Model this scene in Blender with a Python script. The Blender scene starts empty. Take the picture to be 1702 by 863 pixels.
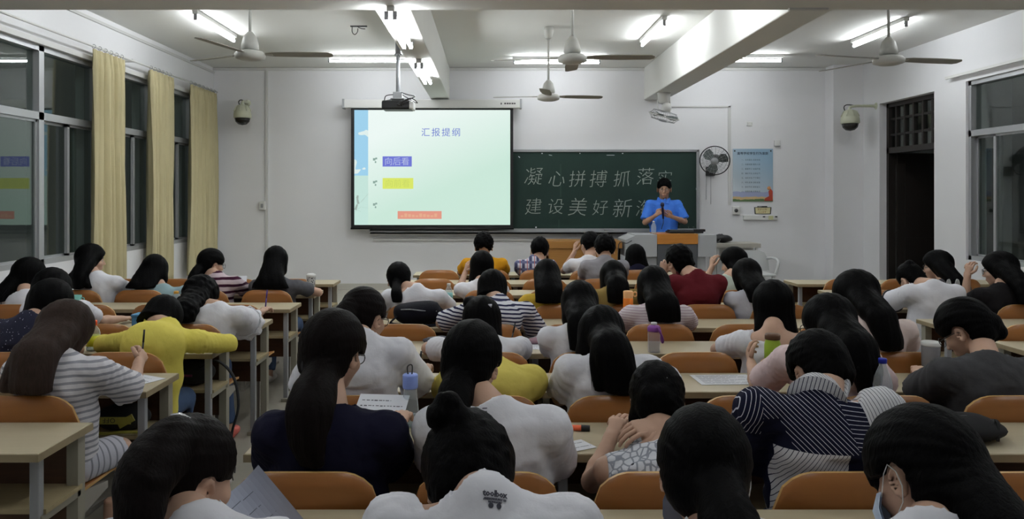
import bpy, bmesh, math, random
import numpy as np
from mathutils import Vector, Matrix
from mathutils.bvhtree import BVHTree
PI = math.pi
random.seed(7)
SC = bpy.context.scene
COL = SC.collection

# ------------------------------------------------------------------ camera, world, light levels
F = 1276.0            # focal length in pixels of a 1702 x 863 picture
CX, CY = 815.0, 322.0  # vanishing point of the room's depth lines
EYE = 1.67
cam_data = bpy.data.cameras.new('camera')
cam_data.sensor_width = 36.0
cam_data.lens = F / 1702.0 * 36.0
cam_data.shift_x = (851.0 - CX) / 1702.0
cam_data.shift_y = -(431.5 - CY) / 1702.0
cam_data.clip_start = 0.02
cam = bpy.data.objects.new('camera', cam_data)
COL.objects.link(cam)
cam.location = (0, 0, EYE)
cam.rotation_euler = (PI / 2, 0, 0)
SC.camera = cam

world = bpy.data.worlds.new('night')
SC.world = world
world.use_nodes = True
world.node_tree.nodes['Background'].inputs[0].default_value = (0.035, 0.038, 0.037, 1)
world.node_tree.nodes['Background'].inputs[1].default_value = 1.0
TUBE_FRONT = 60.0      # emission of the fluorescent tubes over the front half of the room
TUBE_BACK = 74.0       # emission of the unseen tubes added to light the back rows
SLIDE_GLOW = 0.95

SC.view_settings.view_transform = 'Standard'
try:
    SC.view_settings.look = 'None'
except Exception:
    pass
SC.view_settings.gamma = 1.0
SC.view_settings.use_curve_mapping = False
SC.view_settings.exposure = 0.0
SC.cycles.max_bounces = 6
SC.cycles.diffuse_bounces = 4
SC.cycles.glossy_bounces = 3
SC.cycles.transparent_max_bounces = 8


def W(px, py, d):
    """the point at depth d that the photograph shows at a pixel"""
    return Vector(((px - CX) * d / F, d, EYE - (py - CY) * d / F))


# ------------------------------------------------------------------ materials
MATS = {}


def srgb(r, g, b):
    def f(c):
        c /= 255.0
        return c / 12.92 if c <= 0.04045 else ((c + 0.055) / 1.055) ** 2.4
    return (f(r), f(g), f(b), 1.0)


def _new(name):
    m = bpy.data.materials.new(name)
    m.use_nodes = True
    nt = m.node_tree
    return m, nt, nt.nodes['Principled BSDF']


def _sp(b, v):
    b.inputs['Specular IOR Level'].default_value = v


def mat(name, col, rough=0.6, noise=0.0, scale=12.0, bump=0.0, bscale=60.0, stretch=(1, 1, 1), metal=0.0, spec=0.4):
    """plain surface with an optional colour mottling and bump, both from object-space noise"""
    if name in MATS:
        return MATS[name]
    m, nt, b = _new(name)
    N, L = nt.nodes, nt.links
    b.inputs['Base Color'].default_value = col
    b.inputs['Roughness'].default_value = rough
    b.inputs['Metallic'].default_value = metal
    _sp(b, spec)
    if noise or bump:
        tc = N.new('ShaderNodeTexCoord')
        mp = N.new('ShaderNodeMapping')
        mp.inputs['Scale'].default_value = stretch
        L.new(tc.outputs['Object'], mp.inputs[0])
    if noise:
        tx = N.new('ShaderNodeTexNoise')
        tx.inputs['Scale'].default_value = scale
        tx.inputs['Detail'].default_value = 4
        L.new(mp.outputs[0], tx.inputs['Vector'])
        mx = N.new('ShaderNodeMix')
        mx.data_type = 'RGBA'
        lo = tuple(c * (1 - noise) for c in col[:3]) + (1,)
        hi = tuple(min(1, c * (1 + noise)) for c in col[:3]) + (1,)
        mx.inputs[6].default_value = lo
        mx.inputs[7].default_value = hi
        L.new(tx.outputs[0], mx.inputs[0])
        L.new(mx.outputs[2], b.inputs['Base Color'])
    if bump:
        tb = N.new('ShaderNodeTexNoise')
        tb.inputs['Scale'].default_value = bscale
        tb.inputs['Detail'].default_value = 3
        L.new(mp.outputs[0], tb.inputs['Vector'])
        bp = N.new('ShaderNodeBump')
        bp.inputs['Strength'].default_value = bump
        bp.inputs['Distance'].default_value = 0.01
        L.new(tb.outputs[0], bp.inputs['Height'])
        L.new(bp.outputs[0], b.inputs['Normal'])
    MATS[name] = m
    return m


def emat(name, col, strength):
    if name in MATS:
        return MATS[name]
    m, nt, b = _new(name)
    b.inputs['Base Color'].default_value = (0, 0, 0, 1) if strength < 5 else (0.8, 0.8, 0.8, 1)
    b.inputs['Emission Color'].default_value = col
    b.inputs['Emission Strength'].default_value = strength
    b.inputs['Roughness'].default_value = 0.8
    _sp(b, 0.0)
    MATS[name] = m
    return m


def wood(name, c1, c2, rough=0.4, axis=0, scale=3.0, spec=0.4):
    """grain drawn out along one axis"""
    if name in MATS:
        return MATS[name]
    m, nt, b = _new(name)
    N, L = nt.nodes, nt.links
    tc = N.new('ShaderNodeTexCoord')
    mp = N.new('ShaderNodeMapping')
    s = [14.0, 14.0, 14.0]
    s[axis] = 0.9
    mp.inputs['Scale'].default_value = s
    L.new(tc.outputs['Object'], mp.inputs[0])
    tx = N.new('ShaderNodeTexNoise')
    tx.inputs['Scale'].default_value = scale
    tx.inputs['Detail'].default_value = 6
    tx.inputs['Distortion'].default_value = 0.6
    L.new(mp.outputs[0], tx.inputs['Vector'])
    mx = N.new('ShaderNodeMix')
    mx.data_type = 'RGBA'
    mx.inputs[6].default_value = c1
    mx.inputs[7].default_value = c2
    L.new(tx.outputs[0], mx.inputs[0])
    L.new(mx.outputs[2], b.inputs['Base Color'])
    b.inputs['Roughness'].default_value = rough
    _sp(b, spec)
    MATS[name] = m
    return m


def math_node(nt, op, a, b=None, c=None):
    n = nt.nodes.new('ShaderNodeMath')
    n.operation = op
    for i, v in enumerate((a, b, c)):
        if v is None:
            continue
        if isinstance(v, (int, float)):
            n.inputs[i].default_value = v
        else:
            nt.links.new(v, n.inputs[i])
    return n.outputs[0]


def obj_axes(nt, wob=0.0):
    tc = nt.nodes.new('ShaderNodeTexCoord')
    v = tc.outputs['Object']
    if wob:
        nz = nt.nodes.new('ShaderNodeTexNoise')
        nz.inputs['Scale'].default_value = 7.0
        nt.links.new(v, nz.inputs['Vector'])
        sc = nt.nodes.new('ShaderNodeVectorMath')
        sc.operation = 'SCALE'
        sc.inputs['Scale'].default_value = wob
        nt.links.new(nz.outputs['Color'], sc.inputs[0])
        ad = nt.nodes.new('ShaderNodeVectorMath')
        ad.operation = 'ADD'
        nt.links.new(v, ad.inputs[0])
        nt.links.new(sc.outputs[0], ad.inputs[1])
        v = ad.outputs[0]
    s = nt.nodes.new('ShaderNodeSeparateXYZ')
    nt.links.new(v, s.inputs[0])
    return s.outputs[0], s.outputs[1], s.outputs[2], v


def stripe_mask(nt, x, y, z, ax, freq, thr, phase=0.0):
    """1 inside the stripe: fract(freq * dot(ax, p)) < thr"""
    d = math_node(nt, 'MULTIPLY', x, ax[0] * freq)
    d = math_node(nt, 'MULTIPLY_ADD', y, ax[1] * freq, d)
    d = math_node(nt, 'MULTIPLY_ADD', z, ax[2] * freq, d)
    d = math_node(nt, 'ADD', d, 100.0 + phase)
    d = math_node(nt, 'FRACT', d)
    return math_node(nt, 'LESS_THAN', d, thr)


def mixc(nt, fac, a, b):
    m = nt.nodes.new('ShaderNodeMix')
    m.data_type = 'RGBA'
    nt.links.new(fac, m.inputs[0])
    for i, v in ((6, a), (7, b)):
        if isinstance(v, tuple):
            m.inputs[i].default_value = v
        else:
            nt.links.new(v, m.inputs[i])
    return m.outputs[2]


def cloth_bump(nt, b, amount=0.25):
    tc = nt.nodes.new('ShaderNodeTexCoord')
    t = nt.nodes.new('ShaderNodeTexNoise')
    t.inputs['Scale'].default_value = 9.0
    t.inputs['Detail'].default_value = 5
    nt.links.new(tc.outputs['Object'], t.inputs['Vector'])
    bp = nt.nodes.new('ShaderNodeBump')
    bp.inputs['Strength'].default_value = amount
    bp.inputs['Distance'].default_value = 0.04
    nt.links.new(t.outputs[0], bp.inputs['Height'])
    nt.links.new(bp.outputs[0], b.inputs['Normal'])


def cloth(name, col, rough=0.9):
    if name in MATS:
        return MATS[name]
    m, nt, b = _new(name)
    b.inputs['Base Color'].default_value = col
    b.inputs['Roughness'].default_value = rough
    _sp(b, 0.15)
    cloth_bump(nt, b)
    MATS[name] = m
    return m


def striped(name, c1, c2, ax=(0, 0, 1), freq=25.0, thr=0.4, wob=0.02):
    if name in MATS:
        return MATS[name]
    m, nt, b = _new(name)
    x, y, z, v = obj_axes(nt, wob)
    f = stripe_mask(nt, x, y, z, ax, freq, thr)
    nt.links.new(mixc(nt, f, c1, c2), b.inputs['Base Color'])
    b.inputs['Roughness'].default_value = 0.9
    _sp(b, 0.15)
    cloth_bump(nt, b)
    MATS[name] = m
    return m


def plaid(name, base, c2, c3):
    m, nt, b = _new(name)
    x, y, z, v = obj_axes(nt, 0.01)
    c = mixc(nt, stripe_mask(nt, x, y, z, (1, 0, 0), 13, 0.4), base, c2)
    c = mixc(nt, stripe_mask(nt, x, y, z, (0, 0, 1), 13, 0.35), c, c3)
    c = mixc(nt, stripe_mask(nt, x, y, z, (1, 0, 0), 13, 0.08, 0.3), c, (0.5, 0.12, 0.1, 1))
    nt.links.new(c, b.inputs['Base Color'])
    b.inputs['Roughness'].default_value = 0.9
    cloth_bump(nt, b)
    return m


def dotted(name, base, dot, scale=60, thr=0.25, edge=None):
    m, nt, b = _new(name)
    x, y, z, v = obj_axes(nt)
    c = base
    if edge is not None:
        ve = nt.nodes.new('ShaderNodeTexVoronoi')
        ve.feature = 'DISTANCE_TO_EDGE'
        ve.inputs['Scale'].default_value = scale * 0.62
        nt.links.new(v, ve.inputs['Vector'])
        c = mixc(nt, math_node(nt, 'LESS_THAN', ve.outputs['Distance'], 0.09), base, edge)
    vo = nt.nodes.new('ShaderNodeTexVoronoi')
    vo.inputs['Scale'].default_value = scale if edge is None else scale * 0.31
    nt.links.new(v, vo.inputs['Vector'])
    c = mixc(nt, math_node(nt, 'LESS_THAN', vo.outputs['Distance'], thr), c, dot)
    nt.links.new(c, b.inputs['Base Color'])
    b.inputs['Roughness'].default_value = 0.9
    cloth_bump(nt, b)
    return m


def patchwork(name):
    """navy shirt of pinstriped panels set at different angles, with white pinstriped panels"""
    m, nt, b = _new(name)
    x, y, z, v = obj_axes(nt, 0.004)
    navy = (0.006, 0.007, 0.022, 1)
    white = (0.55, 0.55, 0.6, 1)
    pale = (0.60, 0.60, 0.62, 1)
    ink = (0.03, 0.03, 0.06, 1)
    diag = mixc(nt, stripe_mask(nt, x, y, z, (0.72, 0, 0.69), 88, 0.13), navy, white)
    flat = mixc(nt, stripe_mask(nt, x, y, z, (0.15, 0, 0.98), 88, 0.13), navy, white)
    steep = mixc(nt, stripe_mask(nt, x, y, z, (0.95, 0, -0.3), 88, 0.13), navy, white)
    pin = mixc(nt, stripe_mask(nt, x, y, z, (0.9, 0, 0.25), 100, 0.16), pale, ink)
    pin2 = mixc(nt, stripe_mask(nt, x, y, z, (0.85, 0, -0.5), 100, 0.16), pale, ink)
    c0 = -0.10
    both = lambda p, q: math_node(nt, 'MULTIPLY', p, q)
    gt = lambda p, v: math_node(nt, 'GREATER_THAN', p, v)
    lt = lambda p, v: math_node(nt, 'LESS_THAN', p, v)
    c = diag
    c = mixc(nt, gt(math_node(nt, 'MULTIPLY_ADD', z, 0.25, x), c0 + 0.09 + 0.235), c, flat)
    c = mixc(nt, both(lt(math_node(nt, 'MULTIPLY_ADD', z, 0.45, x), c0 - 0.09 + 0.42), lt(z, 0.985)), c, navy)
    c = mixc(nt, both(lt(x, c0 - 0.165), gt(z, 0.93)), c, steep)
    low = lt(z, 0.895)
    c = mixc(nt, low, c, navy)
    c = mixc(nt, both(low, both(gt(x, c0 - 0.12), lt(x, c0 + 0.07))), c, pin2)
    c = mixc(nt, both(gt(math_node(nt, 'MULTIPLY_ADD', z, 0.3, x), c0 + 0.145 + 0.3), gt(z, 0.93)), c, pin)
    nt.links.new(c, b.inputs['Base Color'])
    b.inputs['Roughness'].default_value = 0.9
    _sp(b, 0.15)
    cloth_bump(nt, b)
    return m


def hair_mat(name, col, rough=0.5):
    if name in MATS:
        return MATS[name]
    m, nt, b = _new(name)
    N, L = nt.nodes, nt.links
    tc = N.new('ShaderNodeTexCoord')
    mp = N.new('ShaderNodeMapping')
    mp.inputs['Scale'].default_value = (1, 1, 0.07)
    L.new(tc.outputs['Object'], mp.inputs[0])
    t = N.new('ShaderNodeTexNoise')
    t.inputs['Scale'].default_value = 150.0
    t.inputs['Detail'].default_value = 3
    L.new(mp.outputs[0], t.inputs['Vector'])
    mx = N.new('ShaderNodeMix')
    mx.data_type = 'RGBA'
    mx.inputs[6].default_value = tuple(c * 0.5 for c in col[:3]) + (1,)
    mx.inputs[7].default_value = tuple(c * 1.5 for c in col[:3]) + (1,)
    L.new(t.outputs[0], mx.inputs[0])
    L.new(mx.outputs[2], b.inputs['Base Color'])
    bp = N.new('ShaderNodeBump')
    bp.inputs['Strength'].default_value = 0.35
    bp.inputs['Distance'].default_value = 0.008
    L.new(t.outputs[0], bp.inputs['Height'])
    L.new(bp.outputs[0], b.inputs['Normal'])
    b.inputs['Roughness'].default_value = rough
    _sp(b, 0.10)
    b.inputs['IOR'].default_value = 1.28
    MATS[name] = m
    return m


def clear(name, tint=(0.9, 0.95, 0.97, 1), gloss=0.16, body=0.18):
    """thin clear plastic or glass: see-through with a glossy skin"""
    if name in MATS:
        return MATS[name]
    m, nt, b = _new(name)
    N, L = nt.nodes, nt.links
    out = N['Material Output']
    tr = N.new('ShaderNodeBsdfTransparent')
    tr.inputs[0].default_value = tint
    b.inputs['Base Color'].default_value = tint
    b.inputs['Roughness'].default_value = 0.08
    lw = N.new('ShaderNodeLayerWeight')
    lw.inputs[0].default_value = 0.5
    ad = math_node(nt, 'MULTIPLY_ADD', math_node(nt, 'POWER', lw.outputs['Facing'], 4.0), 0.75, 0.04 + body)
    mx = N.new('ShaderNodeMixShader')
    L.new(ad, mx.inputs[0])
    L.new(tr.outputs[0], mx.inputs[1])
    L.new(b.outputs[0], mx.inputs[2])
    L.new(mx.outputs[0], out.inputs[0])
    MATS[name] = m
    return m


def window_glass(name):
    m, nt, b = _new(name)
    N, L = nt.nodes, nt.links
    out = N['Material Output']
    tr = N.new('ShaderNodeBsdfTransparent')
    tr.inputs[0].default_value = (0.75, 0.8, 0.78, 1)
    gl = N.new('ShaderNodeBsdfGlossy')
    gl.inputs['Roughness'].default_value = 0.015
    gl.inputs['Color'].default_value = (0.9, 0.92, 0.9, 1)
    lw = N.new('ShaderNodeLayerWeight')
    lw.inputs[0].default_value = 0.5
    mx = N.new('ShaderNodeMixShader')
    L.new(math_node(nt, 'MULTIPLY_ADD', math_node(nt, 'POWER', lw.outputs['Facing'], 4.0), 0.8, 0.045), mx.inputs[0])
    L.new(tr.outputs[0], mx.inputs[1])
    L.new(gl.outputs[0], mx.inputs[2])
    L.new(mx.outputs[0], out.inputs[0])
    return m


M_WALL = mat('wall_paint', srgb(228, 228, 230), 0.75, 0.03, 1.6, 0.05, 35)
M_CEIL = mat('ceiling_paint', srgb(228, 228, 224), 0.85, 0.03, 1.2)
M_BEAM = mat('beam_paint', srgb(222, 222, 218), 0.8, 0.03, 1.5)
M_FLOOR = mat('floor_terrazzo', srgb(150, 146, 134), 0.45, 0.12, 9.0, 0.03, 50)
M_TRIM = mat('white_trim', srgb(205, 205, 203), 0.5)
M_ALU = mat('window_aluminium', srgb(172, 174, 176), 0.35, metal=0.35)
M_GREY = mat('grey_steel', srgb(150, 152, 154), 0.5, 0.05, 8)
M_POST = mat('painted_steel_post', srgb(150, 146, 132), 0.5, 0.08, 10)
M_DESK = wood('desk_laminate', srgb(188, 177, 150), srgb(174, 163, 136), 0.42, 0, 2.5)
M_DESKEDGE = wood('desk_edge', srgb(158, 143, 114), srgb(140, 126, 98), 0.5, 0, 2.5)
M_PANEL = wood('dark_board', srgb(88, 58, 36), srgb(66, 42, 26), 0.5, 0)
M_PLY = wood('orange_plywood', srgb(160, 106, 54), srgb(136, 84, 38), 0.33, 0, 2.0, 0.5)
M_PLYEDGE = wood('plywood_edge', srgb(205, 165, 105), srgb(180, 138, 84), 0.45, 0, 2.0)
M_SHELF = wood('shelf_board', srgb(178, 163, 128), srgb(158, 143, 110), 0.5, 0)
M_BLACK = mat('black_plastic', (0.012, 0.012, 0.013, 1), 0.4)
M_DARK = mat('dark_grey_plastic', (0.04, 0.04, 0.042, 1), 0.5)
M_WHITE = mat('white_plastic', srgb(215, 215, 212), 0.4)
M_SKIN = mat('skin', srgb(188, 152, 130), 0.55, 0.06, 14, 0.05, 90)
M_SKIN2 = mat('skin_tanned', srgb(172, 132, 108), 0.55, 0.06, 14, 0.05, 90)
M_EYE = mat('eye_white', srgb(190, 184, 176), 0.4)
M_IRIS = mat('iris', (0.012, 0.008, 0.006, 1), 0.15)
M_LIP = mat('lip', srgb(165, 95, 85), 0.5)
M_BROW = mat('eyebrow', (0.012, 0.01, 0.009, 1), 0.7)
M_HAIR = hair_mat('black_hair', (0.0020, 0.0019, 0.0021, 1))
M_HAIRBR = hair_mat('dark_brown_hair', (0.0060, 0.0044, 0.0042, 1))
M_HAIRRED = hair_mat('brown_dyed_hair', (0.034, 0.023, 0.019, 1))
M_PAPER = mat('paper', srgb(226, 228, 234), 0.7)
M_INK = mat('ink', (0.05, 0.05, 0.07, 1), 0.7)
M_CLEAR = clear('clear_plastic')
M_WATER = clear('water', (0.85, 0.92, 0.95, 1), body=0.05)
M_GLASS = window_glass('window_glass')

# ------------------------------------------------------------------ object helpers


def empty(name, loc=(0, 0, 0), rotz=0.0):
    o = bpy.data.objects.new(name, None)
    o.empty_display_size = 0.1
    COL.objects.link(o)
    o.location = loc
    o.rotation_euler = (0, 0, rotz)
    return o


def tag(o, label=None, cat=None, group=None, kind=None):
    if label:
        o['label'] = label
    if cat:
        o['category'] = cat
    if group:
        o['group'] = group
    if kind:
        o['kind'] = kind
    return o


def thing(name, label, cat, loc=(0, 0, 0), rotz=0.0, group=None):
    return tag(empty(name, loc, rotz), label, cat, group)


def link_mesh(name, me, parent=None):
    o = bpy.data.objects.new(name, me)
    COL.objects.link(o)
    if parent is not None:
        o.parent = parent
    return o


class MB:
    """collects shapes for ONE mesh object"""

    def __init__(s):
        s.v, s.f, s.mi, s.sm = [], [], [], []

    def add(s, v, f, mi=0, smooth=False, M=None):
        n = len(s.v)
        if M is not None:
            v = [M @ Vector(p) for p in v]
        s.v += [tuple(p) for p in v]
        s.f += [[i + n for i in q] for q in f]
        s.mi += [mi] * len(f)
        s.sm += [smooth] * len(f)
        return s

    def box(s, lo, hi, mi=0, M=None):
        (a, b, c), (d, e, g) = lo, hi
        v = [(a, b, c), (d, b, c), (d, e, c), (a, e, c), (a, b, g), (d, b, g), (d, e, g), (a, e, g)]
        f = [(0, 3, 2, 1), (4, 5, 6, 7), (0, 1, 5, 4), (1, 2, 6, 5), (2, 3, 7, 6), (3, 0, 4, 7)]
        return s.add(v, f, mi, False, M)

    def prism(s, pts, z0, z1, mi=0, mside=None, M=None, smooth=False):
        """polygon in x, z extruded along y from z0 to z1 (names kept short)"""
        n = len(pts)
        v = [(p[0], z0, p[1]) for p in pts] + [(p[0], z1, p[1]) for p in pts]
        s.add(v, [list(range(n)), list(range(2 * n - 1, n - 1, -1))], mi, False, M)
        s.add(v, [[i, i + n, (i + 1) % n + n, (i + 1) % n] for i in range(n)], mi if mside is None else mside, smooth, M)
        return s

    def tube(s, pts, rad, sides=8, mi=0, cap=True, M=None, flat=None):
        v, f = tube_data(pts, rad, sides, cap, flat)
        return s.add(v, f, mi, True, M)

    def lathe(s, prof, seg=20, mi=0, M=None, smooth=True):
        """profile of (r, z) turned about z"""
        v, f = [], []
        for r, z in prof:
            for k in range(seg):
                a = 2 * PI * k / seg
                v.append((r * math.cos(a), r * math.sin(a), z))
        for i in range(len(prof) - 1):
            for k in range(seg):
                k2 = (k + 1) % seg
                f.append((i * seg + k, i * seg + k2, (i + 1) * seg + k2, (i + 1) * seg + k))
        if prof[0][0] > 1e-5:
            f.append(tuple(range(seg - 1, -1, -1)))
        if prof[-1][0] > 1e-5:
            f.append(tuple((len(prof) - 1) * seg + k for k in range(seg)))
        return s.add(v, f, mi, smooth, M)

    def ball(s, c, r, seg=12, rings=8, mi=0, M=None):
        if isinstance(r, (int, float)):
            r = (r, r, r)
        v, f = [], []
        for i in range(rings + 1):
            t = PI * i / rings
            for k in range(seg):
                a = 2 * PI * k / seg
                v.append((c[0] + r[0] * math.sin(t) * math.cos(a), c[1] + r[1] * math.sin(t) * math.sin(a), c[2] + r[2] * math.cos(t)))
        for i in range(rings):
            for k in range(seg):
                k2 = (k + 1) % seg
                f.append((i * seg + k, (i + 1) * seg + k, (i + 1) * seg + k2, i * seg + k2))
        return s.add(v, f, mi, True, M)

    def build(s, name, mats, parent=None, bevel=0.0, seg=2):
        me = bpy.data.meshes.new(name)
        me.from_pydata(s.v, [], s.f)
        for m in (mats if isinstance(mats, (list, tuple)) else [mats]):
            me.materials.append(m)
        me.polygons.foreach_set('material_index', s.mi)
        me.polygons.foreach_set('use_smooth', s.sm)
        me.update()
        o = link_mesh(name, me, parent)
        if bevel:
            md = o.modifiers.new('bevel', 'BEVEL')
            md.width = bevel
            md.segments = seg
            md.limit_method = 'ANGLE'
        return o


def tube_data(pts, rad, sides=8, cap=True, flat=None):
    P = [Vector(p) for p in pts]
    n = len(P)
    if isinstance(rad, (int, float)):
        rad = [rad] * n
    v, f = [], []
    up = None
    for i in range(n):
        t = (P[min(i + 1, n - 1)] - P[max(i - 1, 0)])
        if t.length < 1e-9:
            t = Vector((0, 0, 1))
        t.normalize()
        if up is None:
            up = Vector((0, 0, 1)) if abs(t.z) < 0.9 else Vector((0, 1, 0))
        a = t.cross(up)
        if a.length < 1e-6:
            a = t.orthogonal()
        a.normalize()
        b = a.cross(t).normalized()
        up = b
        r = rad[i]
        for k in range(sides):
            w = 2 * PI * k / sides
            fb = 1.0 if flat is None else flat
            v.append(P[i] + a * (r * math.cos(w)) + b * (r * fb * math.sin(w)))
    for i in range(n - 1):
        for k in range(sides):
            k2 = (k + 1) % sides
            f.append((i * sides + k, i * sides + k2, (i + 1) * sides + k2, (i + 1) * sides + k))
    if cap:
        f.append(tuple(range(sides - 1, -1, -1)))
        f.append(tuple((n - 1) * sides + k for k in range(sides)))
    return v, f


def smooth_path(pts, n=6):
    """Catmull-Rom through the points"""
    P = [Vector(p) for p in pts]
    out = []
    for i in range(len(P) - 1):
        p0, p1, p2, p3 = P[max(i - 1, 0)], P[i], P[i + 1], P[min(i + 2, len(P) - 1)]
        for k in range(n):
            t = k / n
            out.append(0.5 * ((2 * p1) + (p2 - p0) * t + (2 * p0 - 5 * p1 + 4 * p2 - p3) * t * t + (3 * p1 - p0 - 3 * p2 + p3) * t ** 3))
    out.append(P[-1])
    return out


def round_rect(w, z0, z1, r, n=8, rb=None):
    """x, z outline, centred in x; r rounds the top corners, rb the bottom ones"""
    rb = r if rb is None else rb
    h = w / 2
    pts = []
    for cx, cz, rr, a0 in ((h - r, z1 - r, r, 0), (-h + r, z1 - r, r, 90), (-h + rb, z0 + rb, rb, 180), (h - rb, z0 + rb, rb, 270)):
        for k in range(n + 1):
            a = math.radians(a0 + 90 * k / n)
            pts.append((cx + rr * math.cos(a), cz + rr * math.sin(a)))
    return pts


def text_mesh(body, size, spacing=1.0, offset=0.0, align='LEFT', res=2):
    """outlines of a line of writing as flat polygons in x, y"""
    c = bpy.data.curves.new('writing', 'FONT')
    c.body = body
    c.size = size
    c.space_character = spacing
    c.offset = offset
    c.align_x = align
    c.resolution_u = res
    o = bpy.data.objects.new('writing', c)
    COL.objects.link(o)
    bpy.context.view_layer.update()
    dg = bpy.context.evaluated_depsgraph_get()
    me = o.evaluated_get(dg).to_mesh()
    v = [tuple(p.co) for p in me.vertices]
    f = [list(p.vertices) for p in me.polygons]
    o.evaluated_get(dg).to_mesh_clear()
    bpy.data.objects.remove(o)
    bpy.data.curves.remove(c)
    return v, f


def copy_thing(root, loc, rotz=None):
    r = root.copy()
    COL.objects.link(r)
    r.location = loc
    if rotz is not None:
        r.rotation_euler = (0, 0, rotz)
    for ch in list(root.children):
        c = ch.copy()
        COL.objects.link(c)
        c.parent = r
        for g in list(ch.children):
            e = g.copy()
            COL.objects.link(e)
            e.parent = c
    return r
# ------------------------------------------------------------------ the room
XL, XR, YF, ZC = -4.22, 5.55, 11.7, 3.59
YB = -2.6
ZB = 3.10      # underside of the beams


def struct(name, mb, m, bevel=0.0, parent=None):
    o = mb.build(name, m, parent, bevel)
    if parent is None:
        o['kind'] = 'structure'
    return o


struct('floor', MB().box((XL - 0.3, YB - 0.2, -0.15), (XR + 2.6, YF + 0.2, 0)), M_FLOOR)
struct('ceiling', MB().box((XL - 0.3, YB - 0.2, ZC), (XR + 0.3, YF + 0.2, ZC + 0.15)), M_CEIL)
struct('wall_front', MB().box((XL - 0.3, YF, 0), (XR + 2.6, YF + 0.2, ZC)), M_WALL)
struct('wall_back', MB().box((XL - 0.3, YB - 0.2, 0), (XR + 0.3, YB, ZC)), M_WALL)

# left wall: three windows between piers
LW = [(5.05, 8.25), (8.55, 9.55), (9.85, 10.85)]
SILL, HEAD = 1.0, 3.06
mb = MB().box((XL - 0.24, YB, 0), (XL, YF, SILL)).box((XL - 0.24, YB, HEAD), (XL, YF, ZC))
edges = [YB] + [v for w in LW for v in w] + [YF]
for a, b in zip(edges[0::2], edges[1::2]):
    mb.box((XL - 0.24, a, SILL), (XL, b, HEAD))
struct('wall_left', mb, M_WALL)

# right wall: one door, one window, a pilaster in the corner
DY0, DY1, DH = 9.60, 10.95, 2.95
WY0, WY1, WS, WH = 5.9, 8.96, 0.90, 2.98
mb = MB().box((XR, YB, 0), (XR + 0.24, WY0, ZC)).box((XR, WY0, 0), (XR + 0.24, WY1, WS)).box((XR, WY0, WH), (XR + 0.24, WY1, ZC))
mb.box((XR, WY1, 0), (XR + 0.24, DY0, ZC)).box((XR, DY0, DH), (XR + 0.24, DY1, ZC)).box((XR, DY1, 0), (XR + 0.24, YF, ZC))
struct('wall_right', mb, M_WALL)
struct('wall_pilaster', MB().box((5.10, 11.42, 0), (XR + 0.01, YF, ZC)), M_WALL, 0.008)
# corridor beyond the door, unlit
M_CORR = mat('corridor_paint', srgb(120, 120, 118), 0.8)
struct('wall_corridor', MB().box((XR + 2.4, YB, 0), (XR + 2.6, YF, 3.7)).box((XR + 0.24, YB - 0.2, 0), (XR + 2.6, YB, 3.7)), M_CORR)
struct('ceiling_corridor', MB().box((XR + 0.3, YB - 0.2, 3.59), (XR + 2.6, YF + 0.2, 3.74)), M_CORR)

# beams
struct('beam_cross', MB().box((XL, 5.55, ZB), (XR, 5.98, ZC)), M_BEAM, 0.01)
struct('beam_middle', MB().box((-0.90, 5.98, ZB), (-0.62, YF, ZC)), M_BEAM, 0.01)
struct('beam_right', MB().box((2.34, 5.98, ZB), (2.67, YF, ZC)), M_BEAM, 0.01)
# platform and mouldings
struct('platform', MB().box((-4.0, 9.75, 0), (4.75, YF, 0.2)), mat('platform_paint', srgb(178, 174, 162), 0.6, 0.06, 6), 0.01)
struct('trim_1', MB().box((XL, YB, 3.50), (XL + 0.025, YF, 3.53)), M_TRIM)
struct('trim_2', MB().box((XL, YF - 0.03, 3.545), (XR, YF, 3.585)), M_TRIM)
struct('trim_3', MB().box((-3.42, YF - 0.025, 0.2), (-3.385, YF, 3.55)), M_TRIM)       # cable duct down the front wall
struct('trim_4', MB().box((2.70, YF - 0.02, 2.985), (3.66, YF, 3.005)).box((3.62, YF - 0.02, 1.5), (3.66, YF, 3.005)), M_TRIM)
struct('trim_5', MB().box((-1.78, YF - 0.04, 0.955), (3.2, YF, 0.985)), M_TRIM)       # ledge below the blackboard
struct('trim_6', MB().box((XL, 4.9, HEAD + 0.0), (XL + 0.05, 11.5, HEAD + 0.05)), M_TRIM)
struct('baseboard_front', MB().box((XL, YF - 0.012, 0.2), (5.1, YF, 0.30)), mat('baseboard_paint', srgb(190, 187, 178), 0.6))
struct('baseboard_left', MB().box((XL, YB, 0), (XL + 0.012, YF, 0.1)), MATS['baseboard_paint'])
struct('trim_7', MB().box((2.3, 5.90, 3.085), (2.6, 5.935, 3.10)).box((2.45, 5.0, 3.07), (2.5, 5.55, 3.10)), M_TRIM)


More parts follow.
